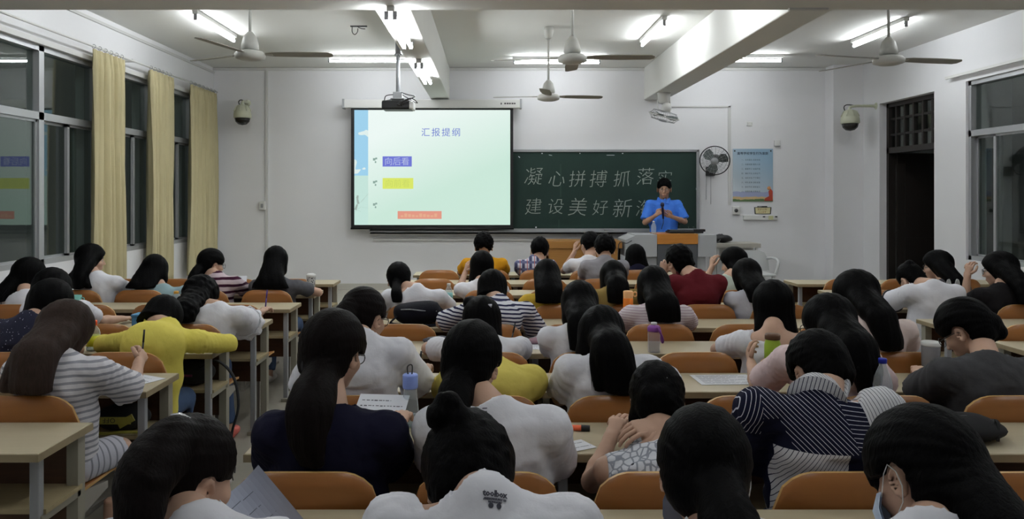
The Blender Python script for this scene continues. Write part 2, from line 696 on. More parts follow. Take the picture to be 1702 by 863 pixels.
def window(name, x, y0, y1, z0, z1, side, bars, tz, sash):
    """aluminium frame set in the thickness of a side wall; bars are mullions, tz the transom, sash the sliding frames"""
    r = tag(empty(name, (x, (y0 + y1) / 2, z0)), kind='structure')
    oy = (y0 + y1) / 2

    def part(nm, boxes, m):
        mb = MB()
        for lo, hi in boxes:
            mb.box((lo[0], lo[1] - oy, lo[2] - z0), (hi[0], hi[1] - oy, hi[2] - z0))
        return mb.build(nm, m, r)
    w = 0.06
    fr = [((-w, y0, z0), (w, y0 + 0.05, z1)), ((-w, y1 - 0.05, z0), (w, y1, z1)), ((-w, y0, z0), (w, y1, z0 + 0.05)), ((-w, y0, z1 - 0.05), (w, y1, z1))]
    part('frame', fr, M_ALU)
    part('transom_bar', [((-w, y0, tz - 0.035), (w, y1, tz + 0.035))], M_ALU)
    for b in bars:
        part('mullion', [((-w, b - 0.04, z0), (w, b + 0.04, z1))], M_ALU)
    cuts = [y0 + 0.04] + [v for b in bars for v in (b - 0.03, b + 0.03)] + [y1 - 0.04]
    for a, b in zip(cuts[0::2], cuts[1::2]):
        part('transom_pane', [((-0.004, a, tz + 0.02), (0.004, b, z1 - 0.03))], M_GLASS)
    for i, (a, b) in enumerate(sash):
        dx = 0.022 if i % 2 else -0.022
        s = 0.04
        p = part('sash', [((dx - 0.015, a, z0 + 0.03), (dx + 0.015, a + s, tz - 0.02)), ((dx - 0.015, b - s, z0 + 0.03), (dx + 0.015, b, tz - 0.02)),
                          ((dx - 0.015, a, z0 + 0.03), (dx + 0.015, b, z0 + 0.03 + s)), ((dx - 0.015, a, tz - 0.02 - s), (dx + 0.015, b, tz - 0.02))], M_ALU)
        g = part('glass_pane', [((dx - 0.003, a + 0.03, z0 + 0.05), (dx + 0.003, b - 0.03, tz - 0.04))], M_GLASS)
        g.parent = p
    return r


window('window_1', XL - 0.06, 5.05, 8.25, SILL, HEAD, -1, [7.22], 2.40, [(5.08, 6.2), (6.15, 7.2), (7.24, 7.95), (7.7, 8.22)])
window('window_2', XL - 0.06, 8.55, 9.55, SILL, HEAD, -1, [], 2.40, [(8.57, 9.22), (9.12, 9.53)])
window('window_3', XL - 0.06, 9.85, 10.85, SILL, HEAD, -1, [], 2.40, [(9.87, 10.5), (10.42, 10.83)])
window('window_4', XR + 0.09, WY0, WY1, WS, WH, 1, [], 2.37, [(5.93, 7.0), (6.95, 8.0), (7.98, 8.55), (8.5, 8.93)])
# door: dark frame, barred fanlight, the leaf standing open into the corridor
r = tag(empty('door_1', (XR + 0.15, (DY0 + DY1) / 2, 0)), kind='structure')
M_DOOR = wood('dark_door_wood', srgb(36, 31, 28), srgb(26, 22, 20), 0.5, 2)
h = (DY1 - DY0) / 2
MB().box((-0.05, -h, 0), (0.05, -h + 0.06, DH)).box((-0.05, h - 0.06, 0), (0.05, h, DH)).box((-0.05, -h, DH - 0.06), (0.05, h, DH)).box((-0.05, -h, 2.24), (0.05, h, 2.32)).build('door_frame', M_DOOR, r)
mb = MB()
for y in (-0.42, -0.2, 0.02, 0.24, 0.46):
    mb.box((-0.03, y - 0.02, 2.3), (0.03, y + 0.02, DH - 0.04))
for z in (2.5, 2.72):
    mb.box((-0.025, -h + 0.04, z - 0.015), (0.025, h - 0.04, z + 0.015))
mb.build('fanlight_bars', M_DOOR, r)
MB().box((-0.004, -h + 0.05, 2.31), (0.004, h - 0.05, DH - 0.05)).build('fanlight_pane', M_GLASS, r)
MB().box((0.06, h - 0.10, 0.02), (0.72, h - 0.055, 2.24)).box((0.16, h - 0.108, 1.2), (0.62, h - 0.10, 2.1)).box((0.16, h - 0.108, 0.15), (0.62, h - 0.10, 1.05)).build('door_leaf', M_DOOR, r)
MB().box((0.06, -h + 0.055, 0.02), (0.72, -h + 0.10, 2.24)).build('door_leaf', M_DOOR, r)

# ------------------------------------------------------------------ curtains
M_CURT = mat('curtain_cloth', srgb(192, 182, 144), 0.85, 0.08, 5, 0.12, 60)


def curtain(y0, y1, folds, label, seed, z0=0.55, z1=3.16):
    rnd = random.Random(seed)
    r = thing('curtain', label, 'curtain', (XL + 0.13, (y0 + y1) / 2, z0), 0, 'curtains along the window wall')
    n, mz = folds * 10, 26
    ph = [rnd.uniform(-0.5, 0.5) for _ in range(folds + 2)]
    am = [rnd.uniform(0.6, 1.2) for _ in range(folds + 2)]
    H = z1 - z0
    v, f = [], []
    for lay in (0, 1):
        for j in range(mz + 1):
            t = j / mz
            top = max(0.0, (t - 0.93) / 0.07)
            for i in range(n + 1):
                u = i / n
                k = u * folds
                q = int(min(k, folds - 1))
                a = 0.058 * am[q] * (0.75 + 0.35 * (1 - t)) * (1 - 0.45 * top)
                x = a * math.sin(2 * PI * k + ph[q] * 0.4 + 0.5 * math.sin(3 * t + q)) + 0.012 * math.sin(25 * k + 4 * t)
                if top > 0:
                    x += 0.012 * math.sin(4 * PI * k + 1)
                y = (u - 0.5) * (y1 - y0) * (1 + 0.05 * math.sin(2.2 * t + seed) - 0.05 * t)
                v.append((x + (0.006 if lay else 0), y, t * H))
    w = n + 1
    m = w * (mz + 1)
    for j in range(mz):
        for i in range(n):
            a = j * w + i
            f.append((a, a + w, a + w + 1, a + 1))
            f.append((m + a, m + a + 1, m + a + w + 1, m + a + w))
    for i in range(n):
        f.append((i, i + 1, m + i + 1, m + i))
        a = mz * w + i
        f.append((a, m + a, m + a + 1, a + 1))
    for j in range(mz):
        a = j * w
        f.append((a, m + a, m + a + w, a + w))
        a += n
        f.append((a, a + w, m + a + w, m + a))
    MB().add(v, f, 0, True).build('drape', M_CURT, r)
    mb = MB()
    for k in range(folds):
        mb.tube([(0.02 * math.cos(a), (k + 0.5 - folds / 2) / folds * (y1 - y0), H + 0.03 + 0.02 * math.sin(a)) for a in [i * PI / 5 for i in range(11)]], 0.003, 5)
        mb.tube([(0, (k + 0.5 - folds / 2) / folds * (y1 - y0), H - 0.02), (0, (k + 0.5 - folds / 2) / folds * (y1 - y0), H + 0.011)], 0.003, 5)
    mb.build('curtain_hook', M_ALU, r)
    return r


curtain(7.86, 8.58, 6, 'wide cream curtain gathered beside the widest window, nearest the camera', 3)
curtain(9.2, 9.86, 6, 'cream curtain hanging between the two narrower windows', 5)
curtain(10.42, 11.45, 7, 'cream curtain hanging in the corner by the front wall', 8)
rod = thing('curtain_rod', 'white curtain rod running along the top of the window wall', 'rod', (XL + 0.13, 8.3, 3.19))
MB().tube([(0, -3.3, 0), (0, 3.2, 0)], 0.012, 8).build('pole', M_WHITE, rod)
for y in (-3.2, 0.5, 3.1):
    MB().box((-0.14, y - 0.02, -0.012), (0.0, y + 0.02, 0.02)).build('bracket', M_WHITE, rod)
rod = thing('curtain_rod', 'white curtain rail above the window of the door wall', 'rod', (XR - 0.06, 7.5, 3.06))
MB().box((-0.015, -1.9, -0.015), (0.015, 1.75, 0.015)).build('rail', M_WHITE, rod)
for y in (-1.5, 0.1, 1.6):
    MB().box((0, y - 0.02, -0.012), (0.07, y + 0.02, 0.02)).build('bracket', M_WHITE, rod)

# ------------------------------------------------------------------ lamps
M_TUBE_F = emat('lit_tube_front', (0.93, 0.97, 1.0, 1), TUBE_FRONT)
M_TUBE_B = emat('added_tube_back', (0.93, 0.97, 1.0, 1), TUBE_BACK)


def lamp(x, y, z, along, label, m, group='fluorescent ceiling lamps', twin=False):
    r = thing('fluorescent_lamp', label, 'lamp', (x, y, z), 0 if along == 'x' else PI / 2, group)
    L = 0.62
    MB().box((-L, -0.03, -0.045), (L, 0.03, 0)).build('housing', M_WHITE, r, 0.006)
    for yy in ((-0.032, 0.032) if twin else (0.0,)):
        MB().tube([(-L + 0.02, yy, -0.085), (L - 0.02, yy, -0.085)], 0.016, 12).build('tube', m, r)
        for s in (-1, 1):
            MB().box((s * (L - 0.02) - 0.012, yy - 0.016, -0.105), (s * (L - 0.02) + 0.012, yy + 0.016, -0.04)).build('lamp_holder', M_GREY, r, 0.004)
    return r


lamp(-1.63, 10.62, ZC, 'x', 'ceiling lamp across the room, above the projection screen', M_TUBE_F)
lamp(0.93, 10.75, ZC, 'x', 'ceiling lamp across the room, above the middle of the blackboard', M_TUBE_F)
lamp(3.42, 10.6, ZC, 'x', 'ceiling lamp across the room, half behind the thick white beam', M_TUBE_F)
lamp(-3.08, 8.62, ZC, 'y', 'ceiling lamp pointing at the front wall, near the windows', M_TUBE_F)
lamp(1.88, 8.9, ZC, 'y', 'ceiling lamp pointing at the front wall, beside the thick white beam', M_TUBE_F)
lamp(4.52, 8.95, ZC, 'y', 'ceiling lamp pointing at the front wall, above the door wall', M_TUBE_F)
lamp(-0.76, 6.45, ZB, 'y', 'twin tube lamp on the beam underside, nearer the camera', M_TUBE_F, 'twin lamps under the beam', True)
lamp(-0.76, 8.75, ZB, 'y', 'twin tube lamp on the beam underside, nearer the screen', M_TUBE_F, 'twin lamps under the beam', True)
for x in (-3.08, 1.88, 4.52):
    lamp(x, 6.75, ZC, 'y', 'ceiling lamp hidden above the cross beam', M_TUBE_F, 'lamps hidden above the cross beam')
for x in (-2.6, 0.6, 3.7):  # unseen lamps, put in so that the near rows get light
    for y in (3.9, 1.3):
        lamp(x, y, ZC, 'y', 'unseen ceiling lamp added to light the back rows', M_TUBE_B, 'unseen lamps added over the back rows')

# ------------------------------------------------------------------ ceiling fans
M_FAN = mat('fan_enamel', srgb(190, 190, 185), 0.45)
M_BLADE = mat('fan_blade', srgb(150, 148, 140), 0.55)


def ceiling_fan(x, y, z, rad, angles, label, ztop=ZC):
    r = thing('ceiling_fan', label, 'fan', (x, y, z), 0, 'ceiling fans')
    H = ztop - z
    MB().tube([(0, 0, 0.1), (0, 0, H - 0.05)], 0.013, 10).build('down_rod', M_FAN, r)
    MB().lathe([(0.02, H), (0.055, H - 0.005), (0.06, H - 0.05), (0.045, H - 0.12), (0.02, H - 0.14)][::-1], 16).build('canopy', M_FAN, r)
    MB().lathe([(0.05, 0.035), (0.075, 0.045), (0.07, 0.09), (0.055, 0.15), (0.02, 0.19)], 20).build('motor_cup', M_FAN, r)
    MB().lathe([(0.0, -0.055), (0.08, -0.05), (0.125, -0.035), (0.13, 0.0), (0.11, 0.02), (0.05, 0.035)], 24).build('motor', M_FAN, r)
    for a in angles:
        M = Matrix.Rotation(math.radians(a), 4, 'Z') @ Matrix.Rotation(math.radians(-9), 4, 'X')
        mb = MB()
        top = [(0.13, -0.03), (0.2, -0.055), (rad * 0.6, -0.068), (rad - 0.03, -0.062), (rad, -0.03), (rad, 0.03), (rad - 0.03, 0.055), (rad * 0.6, 0.06), (0.2, 0.05), (0.13, 0.03)]
        n = len(top)
        v = [(p[0], p[1], 0.004) for p in top] + [(p[0], p[1], -0.002) for p in top]
        f = [list(range(n)), list(range(2 * n - 1, n - 1, -1))] + [(i, i + n, (i + 1) % n + n, (i + 1) % n) for i in range(n)]
        mb.add(v, f, 0, False, M)
        mb.build('blade', M_BLADE, r, 0.0)
        MB().box((0.1, -0.02, -0.006), (0.19, 0.02, 0.008), 0, M).build('blade_arm', M_FAN, r)
    return r


ceiling_fan(-2.05, 6.55, 2.86, 0.70, (3, 152, 255), 'grey ceiling fan nearest the window wall')
ceiling_fan(0.72, 6.75, 2.865, 0.72, (-2, 168, 85), 'grey ceiling fan over the middle seats, closer to the camera')
ceiling_fan(0.67, 8.85, 2.79, 0.64, (8, 172, 262), 'grey ceiling fan on a long rod in front of the board')
ceiling_fan(3.45, 6.65, 2.835, 0.72, (12, 196, 115), 'grey ceiling fan nearest the door wall')
# bare bracket on the ceiling where a fan is missing
t = thing('ceiling_hook', 'bare metal hook with wire ends on the ceiling', 'hook', (-1.55, 8.78, ZC))
MB().box((-0.05, -0.015, -0.012), (0.14, 0.015, 0)).build('plate', M_DARK, t)
MB().tube(smooth_path([(-0.03, 0, -0.01), (-0.03, 0, -0.07), (0.0, 0, -0.1), (0.03, 0, -0.07), (0.035, 0, -0.03)], 4), 0.005, 6).build('hook', M_DARK, t)
MB().tube(smooth_path([(0.03, 0, -0.01), (0.07, 0, -0.03), (0.12, 0, -0.035)], 4), 0.005, 6).build('wire_end', M_DARK, t)

# ------------------------------------------------------------------ projector on its pole
t = thing('projector', 'black projector hanging from a ceiling pole', 'projector', (-1.01, 8.4, 2.58))
MB().box((-0.165, -0.12, 0), (0.165, 0.12, 0.10)).build('body', M_BLACK, t, 0.02, 3)
MB().box((0.13, -0.122, 0.004), (0.178, 0.118, 0.09)).build('side_cover', M_WHITE, t, 0.01)
MB().lathe([(0.0, 0), (0.035, 0), (0.035, 0.03), (0.0, 0.03)], 16, 0, Matrix.Translation((0.06, 0.12, 0.05)) @ Matrix.Rotation(-PI / 2, 4, 'X')).build('lens', M_DARK, t)
MB().box((-0.05, -0.05, 0.13), (0.05, 0.05, 0.2)).box((-0.075, -0.075, 0.115), (0.075, 0.075, 0.13)).build('mount', M_GREY, t, 0.006)
for sx in (-1, 1):
    for sy in (-1, 1):
        MB().tube([(sx * 0.05, sy * 0.05, 0.12), (sx * 0.12, sy * 0.085, 0.095)], 0.008, 6).build('mount_arm', M_GREY, t)
MB().tube([(0, 0, 0.18), (0, 0, 0.62)], 0.022, 12).tube([(0, 0, 0.6), (0, 0, 1.01)], 0.029, 12).lathe([(0.04, 0.6), (0.04, 0.62)], 12).build('pole', M_GREY, t)
for i, p in enumerate([[(0.06, -0.12, 0.04), (0.08, -0.2, 0.07), (0.2, -0.18, 0.13), (0.12, -0.1, 0.16), (0.02, -0.03, 0.2)],
                       [(0.03, -0.12, 0.05), (0.02, -0.19, 0.05), (0.16, -0.2, 0.11), (0.22, -0.1, 0.07), (0.1, -0.02, 0.14), (0.01, 0.0, 0.2)],
                       [(-0.14, -0.06, 0.1), (-0.12, -0.08, 0.15), (-0.04, -0.04, 0.17)]]):
    MB().tube(smooth_path(p, 6), 0.006, 6).build('cable', M_DARK, t)

# ------------------------------------------------------------------ blackboard
YW = YF
t = thing('blackboard', 'long dark green blackboard with chalk writing on the front wall', 'blackboard', (0.72, YF, 1.1))
bx0, bx1, bz0, bz1 = -1.83 - 0.72, 3.17 - 0.72, 0.0, 1.24
M_BOARD = mat('blackboard_green', srgb(30, 52, 46), 0.62, 0.25, 2.2, spec=0.3)
MB().box((bx0 + 0.03, -0.05, bz0 + 0.03), (bx1 - 0.03, -0.01, bz1 - 0.03)).build('board', M_BOARD, t)
mb = MB()
for lo, hi in (((bx0, -0.07, bz1 - 0.04), (bx1, 0, bz1)), ((bx0, -0.07, bz0), (bx1, 0, bz0 + 0.04)), ((bx0, -0.07, bz0), (bx0 + 0.045, 0, bz1)), ((bx1 - 0.045, -0.07, bz0), (bx1, 0, bz1))):
    mb.box(lo, hi)
mb.build('frame', M_GREY, t, 0.008)
MB().box((bx0 + 0.02, -0.15, -0.035), (bx1, -0.0, -0.012)).box((bx0 + 0.02, -0.15, -0.035), (bx1, -0.142, 0.012)).build('chalk_tray', M_GREY, t)
M_CHALK = mat('chalk', srgb(150, 158, 152), 0.95, 0.45, 45)
rnd = random.Random(4)
mb = MB()


def board_x(px):
    return (px - CX) * (YF - 0.06) / F - 0.72


def board_z(py):
    return EYE - (py - CY) * (YF - 0.06) / F - 1.1


def scribe(chars, mats=None):
    for ch, px, py, size, rot in chars:
        v, f = text_mesh(ch, size, 1.0, -0.0035, 'CENTER')
        M = Matrix.Translation((board_x(px), -0.0535, board_z(py))) @ Matrix.Rotation(PI / 2, 4, 'X') @ Matrix.Rotation(rot, 4, 'Z') @ Matrix(((1, 0.16, 0, 0), (0, 1, 0, 0), (0, 0, 1, 0), (0, 0, 0, 1))) @ Matrix.Translation((0, -0.38 * size, 0))
        mb.add(v, f, 0, False, M)


scribe([('凝', 887, 293, 0.29, 0.03), ('心', 926, 297, 0.27, -0.02), ('拼', 960, 297, 0.27, 0.04), ('搏', 995, 297, 0.28, 0.02), ('抓', 1034, 297, 0.27, 0.02), ('落', 1073, 293, 0.28, 0.03), ('实', 1105, 296, 0.25, 0.02),
        ('建', 887, 343, 0.27, 0.05), ('设', 924, 343, 0.26, 0.0), ('美', 961, 344, 0.30, -0.02), ('好', 998, 345, 0.25, 0.05), ('新', 1035, 346, 0.31, 0.02), ('海', 1071, 346, 0.27, 0.03), ('南', 1106, 346, 0.27, 0.02),
        ('林', 1127, 374, 0.085, 0.0), ('凤', 1141, 374, 0.10, 0.0), ('山', 1151, 374, 0.09, 0.0)])
mb.build('chalk_writing', M_CHALK, t)
mb = MB()
for px, py, w, h in ((932, 300, 0.022, 0.5), (929, 372, 0.018, 0.12)):
    mb.box((board_x(px) - w / 2, -0.0512, board_z(py) - h / 2), (board_x(px) + w / 2, -0.0505, board_z(py) + h / 2))
mb.build('chalk_smudge', mat('chalk_dust', srgb(48, 68, 62), 0.95, 0.2, 30), t)
mb = MB()
for px, py, w, h, a in ((863, 261, 0.03, 0.012, 0.7), (1015, 258, 0.12, 0.006, 0), (915, 258, 0.05, 0.006, 0.2), (1035, 255, 0.02, 0.015, 0), (901, 255, 0.02, 0.015, 0), (964, 255, 0.014, 0.014, 0), (891, 378, 0.02, 0.02, 0), (1158, 314, 0.015, 0.03, 0)):
    M = Matrix.Translation((board_x(px), -0.052, board_z(py))) @ Matrix.Rotation(a, 4, 'Y')
    mb.box((-w / 2, -0.002, -h / 2), (w / 2, 0.001, h / 2), 0, M)
mb.build('paper_scrap', M_PAPER, t)
for px, lab in ((818, 'grey blackboard eraser on the chalk tray, closer to the screen'), (1012, 'grey blackboard eraser on the chalk tray, closer to the lectern')):
    e = thing('eraser', lab, 'eraser', ((px - CX) * 11.58 / F, 11.588, 1.09), 0, 'blackboard erasers')
    MB().box((-0.07, -0.025, 0.0), (0.07, 0.025, 0.025)).build('felt', M_DARK, e, 0.004)
    MB().box((-0.072, -0.027, 0.025), (0.072, 0.027, 0.05)).build('grip', M_GREY, e, 0.005)

# ------------------------------------------------------------------ projection screen
DS = 11.5
t = thing('projection_screen', 'white pull-down projection screen showing a pale slide', 'screen', ((718 - CX) * DS / F, DS, 1.12))
sx = lambda px: (px - 718) * DS / F
sz = lambda py: EYE - (py - CY) * DS / F - 1.12
MB().box((sx(571), -0.05, sz(180)), (sx(866), 0.08, sz(166))).build('housing', M_WHITE, t, 0.012)
MB().box((sx(571) - 0.012, -0.055, sz(181)), (sx(571) + 0.02, 0.085, sz(165))).build('end_cap', M_GREY, t, 0.006)
MB().box((sx(866) - 0.02, -0.055, sz(181)), (sx(866) + 0.012, 0.085, sz(165))).build('end_cap', M_GREY, t, 0.006)
MB().box((sx(583.5), -0.004, sz(379)), (sx(853), 0.004, sz(179))).build('black_border', M_BLACK, t)
MB().tube([(sx(583), 0, sz(380)), (sx(854), 0, sz(380))], 0.014, 10).build('weight_bar', M_BLACK, t)
# the slide itself: white at the top fading into mint, a sky-blue picture strip along its left edge
m, nt, b = _new('slide_light')
x, y, z, v3 = obj_axes(nt)
rr = nt.nodes.new('ShaderNodeMapRange')
nt.links.new(math_node(nt, 'MULTIPLY_ADD', x, -0.42, z), rr.inputs[0])
rr.inputs[1].default_value = 0.55
rr.inputs[2].default_value = 1.75
cl = mixc(nt, rr.outputs[0], srgb(206, 236, 221), srgb(240, 252, 248))
strip = math_node(nt, 'LESS_THAN', x, sx(612))
r2 = nt.nodes.new('ShaderNodeTexNoise')
r2.inputs['Scale'].default_value = 2.6
nt.links.new(v3, r2.inputs['Vector'])
cloud = math_node(nt, 'GREATER_THAN', r2.outputs[0], 0.55)
sky = mixc(nt, cloud, srgb(160, 212, 240), srgb(226, 242, 240))
low = math_node(nt, 'LESS_THAN', z, sz(292))
sky = mixc(nt, low, sky, srgb(200, 232, 222))
cl = mixc(nt, strip, cl, sky)
nt.links.new(cl, b.inputs['Emission Color'])
b.inputs['Emission Strength'].default_value = SLIDE_GLOW
b.inputs['Base Color'].default_value = (0.02, 0.02, 0.02, 1)
_sp(b, 0.0)
MB().box((sx(589), -0.0052, sz(374)), (sx(848), -0.0041, sz(183))).build('slide', m, t)


def slide_block(name, x0, y0, x1, y1, col, s=0.9):
    MB().box((sx(x0), -0.0062, sz(y1)), (sx(x1), -0.0053, sz(y0))).build('slide_block', emat(name, col, s), t)


def slide_text(body, px, py, size, col, nm, sp=1.0, s=0.9, name='slide_text'):
    v, f = text_mesh(body, size, sp)
    M = Matrix.Translation((sx(px), -0.0068, sz(py))) @ Matrix.Rotation(PI / 2, 4, 'X')
    MB().add(v, f, 0, False, M).build(name, emat(nm, col, s), t)


slide_text('汇报提纲', 700, 225.5, 0.135, srgb(112, 128, 218), 'slide_title_blue', 1.26)
slide_block('slide_blue_block', 636, 260, 684.5, 277, srgb(120, 128, 222))
slide_text('向后看', 639, 273.5, 0.125, srgb(190, 200, 240), 'slide_pale_text', 1.0)
slide_block('slide_yellow_block', 636, 296, 687, 314, srgb(228, 242, 112))
slide_text('向前看', 640, 310, 0.125, srgb(212, 228, 110), 'slide_dim_yellow_text', 1.0)
slide_block('slide_red_block', 661, 351, 734, 364, srgb(236, 160, 140))
mb = MB()
for k in range(10):
    h = 3 + (k * 7 % 4)
    mb.box((sx(666 + k * 6.2), -0.0068, sz(361)), (sx(670.6 + k * 6.2), -0.0063, sz(361 - h)))
mb.build('slide_text', emat('slide_dim_red_text', srgb(240, 182, 150), 0.9), t)
for py in (263, 301, 338):
    mb = MB()
    mb.box((sx(620), -0.006, sz(py + 4)), (sx(624), -0.0053, sz(py))).box((sx(623), -0.006, sz(py + 8)), (sx(625.5), -0.0053, sz(py + 5))).box((sx(624), -0.006, sz(py + 2)), (sx(627), -0.0053, sz(py - 1)))
    mb.build('bullet_mark', emat('slide_bullet', srgb(150, 178, 168), 0.9), t)
mb = MB()
for p in ([(591, 349), (594, 340), (600, 336), (606, 330)], [(592, 350), (600, 344), (612, 346)], [(600, 336), (609, 326), (612, 322)], [(596, 339), (594, 330), (595, 325)], [(590, 352), (596, 350), (600, 352)]):
    for (a, b2), (c, d) in zip(p[:-1], p[1:]):
        mb.tube([(sx(a), -0.006, sz(b2)), (sx(c), -0.006, sz(d))], [0.02, 0.014], 5, flat=0.03)
mb.build('slide_picture', emat('slide_picture_grey', srgb(168, 186, 178), 0.9), t)
mb = MB()
for k, w in enumerate((0.028, 0.03, 0.026, 0.03, 0.024)):
    mb.box((sx(838) + k * 0.036, -0.0525, sz(174)), (sx(838) + k * 0.036 + w, -0.05, sz(174) + 0.022))
mb.box((sx(832), -0.0525, sz(174.5)), (sx(834), -0.05, sz(171.5)))
mb.build('maker_mark', M_DARK, t)
# ------------------------------------------------------------------ things on the front wall
def dome_camera(x, y, z, label, arm):
    t = thing('dome_camera', label, 'camera', (x, y, z), 0, 'dome security cameras')
    cream = mat('cream_shell', srgb(196, 198, 176), 0.4)
    MB().lathe([(0.03, 0.12), (0.075, 0.105), (0.112, 0.05), (0.128, -0.02), (0.13, -0.075), (0.12, -0.085)][::-1], 24).build('shell', cream, t)
    MB().lathe([(0.0, -0.19), (0.06, -0.178), (0.1, -0.14), (0.115, -0.085)], 24).build('dome', mat('smoked_dome', (0.02, 0.018, 0.016, 1), 0.12), t)
    mb = MB()
    for k in range(8):
        a = k * PI / 4
        mb.tube([(0.09 * math.cos(a), 0.09 * math.sin(a), 0.095), (0.128 * math.cos(a), 0.128 * math.sin(a), 0.02)], 0.007, 6)
    mb.build('rib', cream, t)
    MB().tube(smooth_path([(0, 0, 0.1), (0, 0, 0.15), (arm[0] * 0.25, arm[1] * 0.25, 0.17), (arm[0], arm[1], 0.17)], 5), 0.02, 10).build('bracket', cream, t)
    MB().ball((arm[0], arm[1], 0.17), (0.05, 0.05, 0.05) if abs(arm[0]) < 0.01 else (0.012, 0.05, 0.05)).build('wall_plate', cream, t)
    MB().tube(smooth_path([(-0.05, 0.05, 0.1), (-0.07, 0.04, 0.16), (-0.03, 0.02, 0.19), (arm[0] * 0.3 + 0.01, arm[1] * 0.3 + 0.02, 0.175)], 5), 0.008, 6).build('cable', M_DARK, t)
    return t


p = W(403, 187, 11.45)
dome_camera(p.x, p.y, p.z, 'cream dome camera on the front wall, near the curtains', (0, 0.25))
p = W(1413, 196, 11.05)
dome_camera(p.x, p.y, p.z, 'cream dome camera on an arm beside the doorway', (XR - p.x, 0.0))


def grille_fan(loc, M, label, name, rad, body):
    t = thing(name, label, 'fan', loc, 0)
    mb = MB()
    ring = lambda r, z, w, n=36: mb.tube([(r * math.cos(2 * PI * k / n), r * math.sin(2 * PI * k / n), z) for k in range(n + 1)], w, 6, 0, False, M)
    ring(rad, 0.0, 0.008)
    mb.build('guard_ring', M_BLACK if body == 'wall' else M_FAN, t)
    mb = MB()
    for k in range(20):
        a = 2 * PI * k / 20
        for s in (1, -1):
            mb.tube([(0.05 * math.cos(a), 0.05 * math.sin(a), s * 0.075), (rad * 0.75 * math.cos(a), rad * 0.75 * math.sin(a), s * 0.06), (rad * math.cos(a), rad * math.sin(a), 0)], 0.0018, 4, 0, False, M)
    for q in (0.3, 0.55, 0.8):
        for s in (1, -1):
            mb.tube([(rad * q * math.cos(2 * PI * k / 24), rad * q * math.sin(2 * PI * k / 24), s * (0.073 - 0.015 * q)) for k in range(25)], 0.0018, 4, 0, False, M)
    mb.build('guard', M_GREY, t)
    MB().lathe([(0, 0.085), (0.05, 0.08), (0.055, 0.06), (0, 0.06)], 18, 0, M).build('hub_cap', M_GREY, t)
    blade = mat('grey_fan_blade', srgb(84, 92, 90), 0.5)
    for k in range(3):
        B = M @ Matrix.Rotation(2 * PI * k / 3 + 0.4, 4, 'Z') @ Matrix.Rotation(0.35, 4, 'X')
        out = [(0.03, -0.02), (rad * 0.45, -0.075), (rad * 0.8, -0.085), (rad * 0.9, -0.03), (rad * 0.85, 0.05), (rad * 0.55, 0.075), (0.03, 0.03)]
        n = len(out)
        v = [(a, b, 0.002) for a, b in out] + [(a, b, -0.002) for a, b in out]
        f = [list(range(n)), list(range(2 * n - 1, n - 1, -1))] + [(i, i + n, (i + 1) % n + n, (i + 1) % n) for i in range(n)]
        MB().add(v, f, 0, False, B).build('blade', blade, t)
    MB().lathe([(0.0, -0.2), (0.05, -0.19), (0.07, -0.14), (0.07, -0.07), (0.0, -0.06)], 18, 0, M).build('motor', M_DARK if body == 'wall' else M_WHITE, t)
    return t


# wall fan beside the blackboard, looking down and to the windows' side
p = W(1188, 267, 11.38)
M = Matrix.Rotation(PI / 2 + 0.25, 4, 'X') @ Matrix.Rotation(-0.35, 4, 'Y')
t = grille_fan(p, M, 'wall fan with grey blades between the blackboard and the poster', 'wall_fan', 0.215, 'wall')
MB().tube(smooth_path([(0.02, 0.14, -0.03), (0.02, 0.22, -0.1), (0.02, 0.3, -0.14)], 4), 0.02, 8).build('arm', M_DARK, t)
MB().box((-0.05, 0.28, -0.22), (0.09, 0.318, -0.08)).build('wall_plate', M_DARK, t, 0.008)
for dx in (-0.04, 0.03):
    MB().tube([(dx, 0.306, -0.2), (dx, 0.31, -0.62 - dx)], 0.003, 5).build('pull_cord', M_GREY, t)
# orbit fan under the end of the thick beam
p = W(1100, 193, 10.9)
M = Matrix.Rotation(PI + 0.22, 4, 'X') @ Matrix.Rotation(-0.24, 4, 'Y')
t = grille_fan((p.x + 0.03, p.y, p.z), M, 'white orbit fan hanging under the end of the thick beam', 'orbit_fan', 0.215, 'orbit')
zt = ZB - p.z
MB().lathe([(0.03, zt - 0.16), (0.075, zt - 0.14), (0.09, zt - 0.02), (0.095, zt)], 20).build('ceiling_mount', M_WHITE, t)
MB().tube(smooth_path([(-0.07, 0, zt - 0.02), (-0.09, 0, 0.14), (-0.05, 0, 0.08), (0, 0, 0.06)], 5), 0.01, 6).tube(smooth_path([(0.07, 0, zt - 0.02), (0.09, 0, 0.14), (0.05, 0, 0.08), (0, 0, 0.06)], 5), 0.01, 6).build('yoke', M_WHITE, t)

# poster of conduct rules
DPW = YF - 0.006
px2 = lambda px: (px - 1251) * DPW / F
pz2 = lambda py: -(py - 291) * DPW / F
p = W(1251, 291, DPW)
t = thing('poster', 'light blue poster of eight printed rules beside the wall fan', 'poster', p)
m, nt, b = _new('poster_print')
x, y, z, v3 = obj_axes(nt)
rr = nt.nodes.new('ShaderNodeMapRange')
nt.links.new(math_node(nt, 'MULTIPLY_ADD', x, 0.8, z), rr.inputs[0])
rr.inputs[1].default_value = -0.45
rr.inputs[2].default_value = 0.45
c = mixc(nt, rr.outputs[0], srgb(198, 208, 214), srgb(146, 178, 202))
nz = nt.nodes.new('ShaderNodeTexNoise')
nz.inputs['Scale'].default_value = 9
nt.links.new(v3, nz.inputs['Vector'])
zz = math_node(nt, 'MULTIPLY_ADD', nz.outputs[0], 0.06, z)
c = mixc(nt, math_node(nt, 'LESS_THAN', zz, pz2(316)), c, srgb(160, 168, 200))
c = mixc(nt, math_node(nt, 'LESS_THAN', zz, pz2(324)), c, srgb(206, 178, 132))
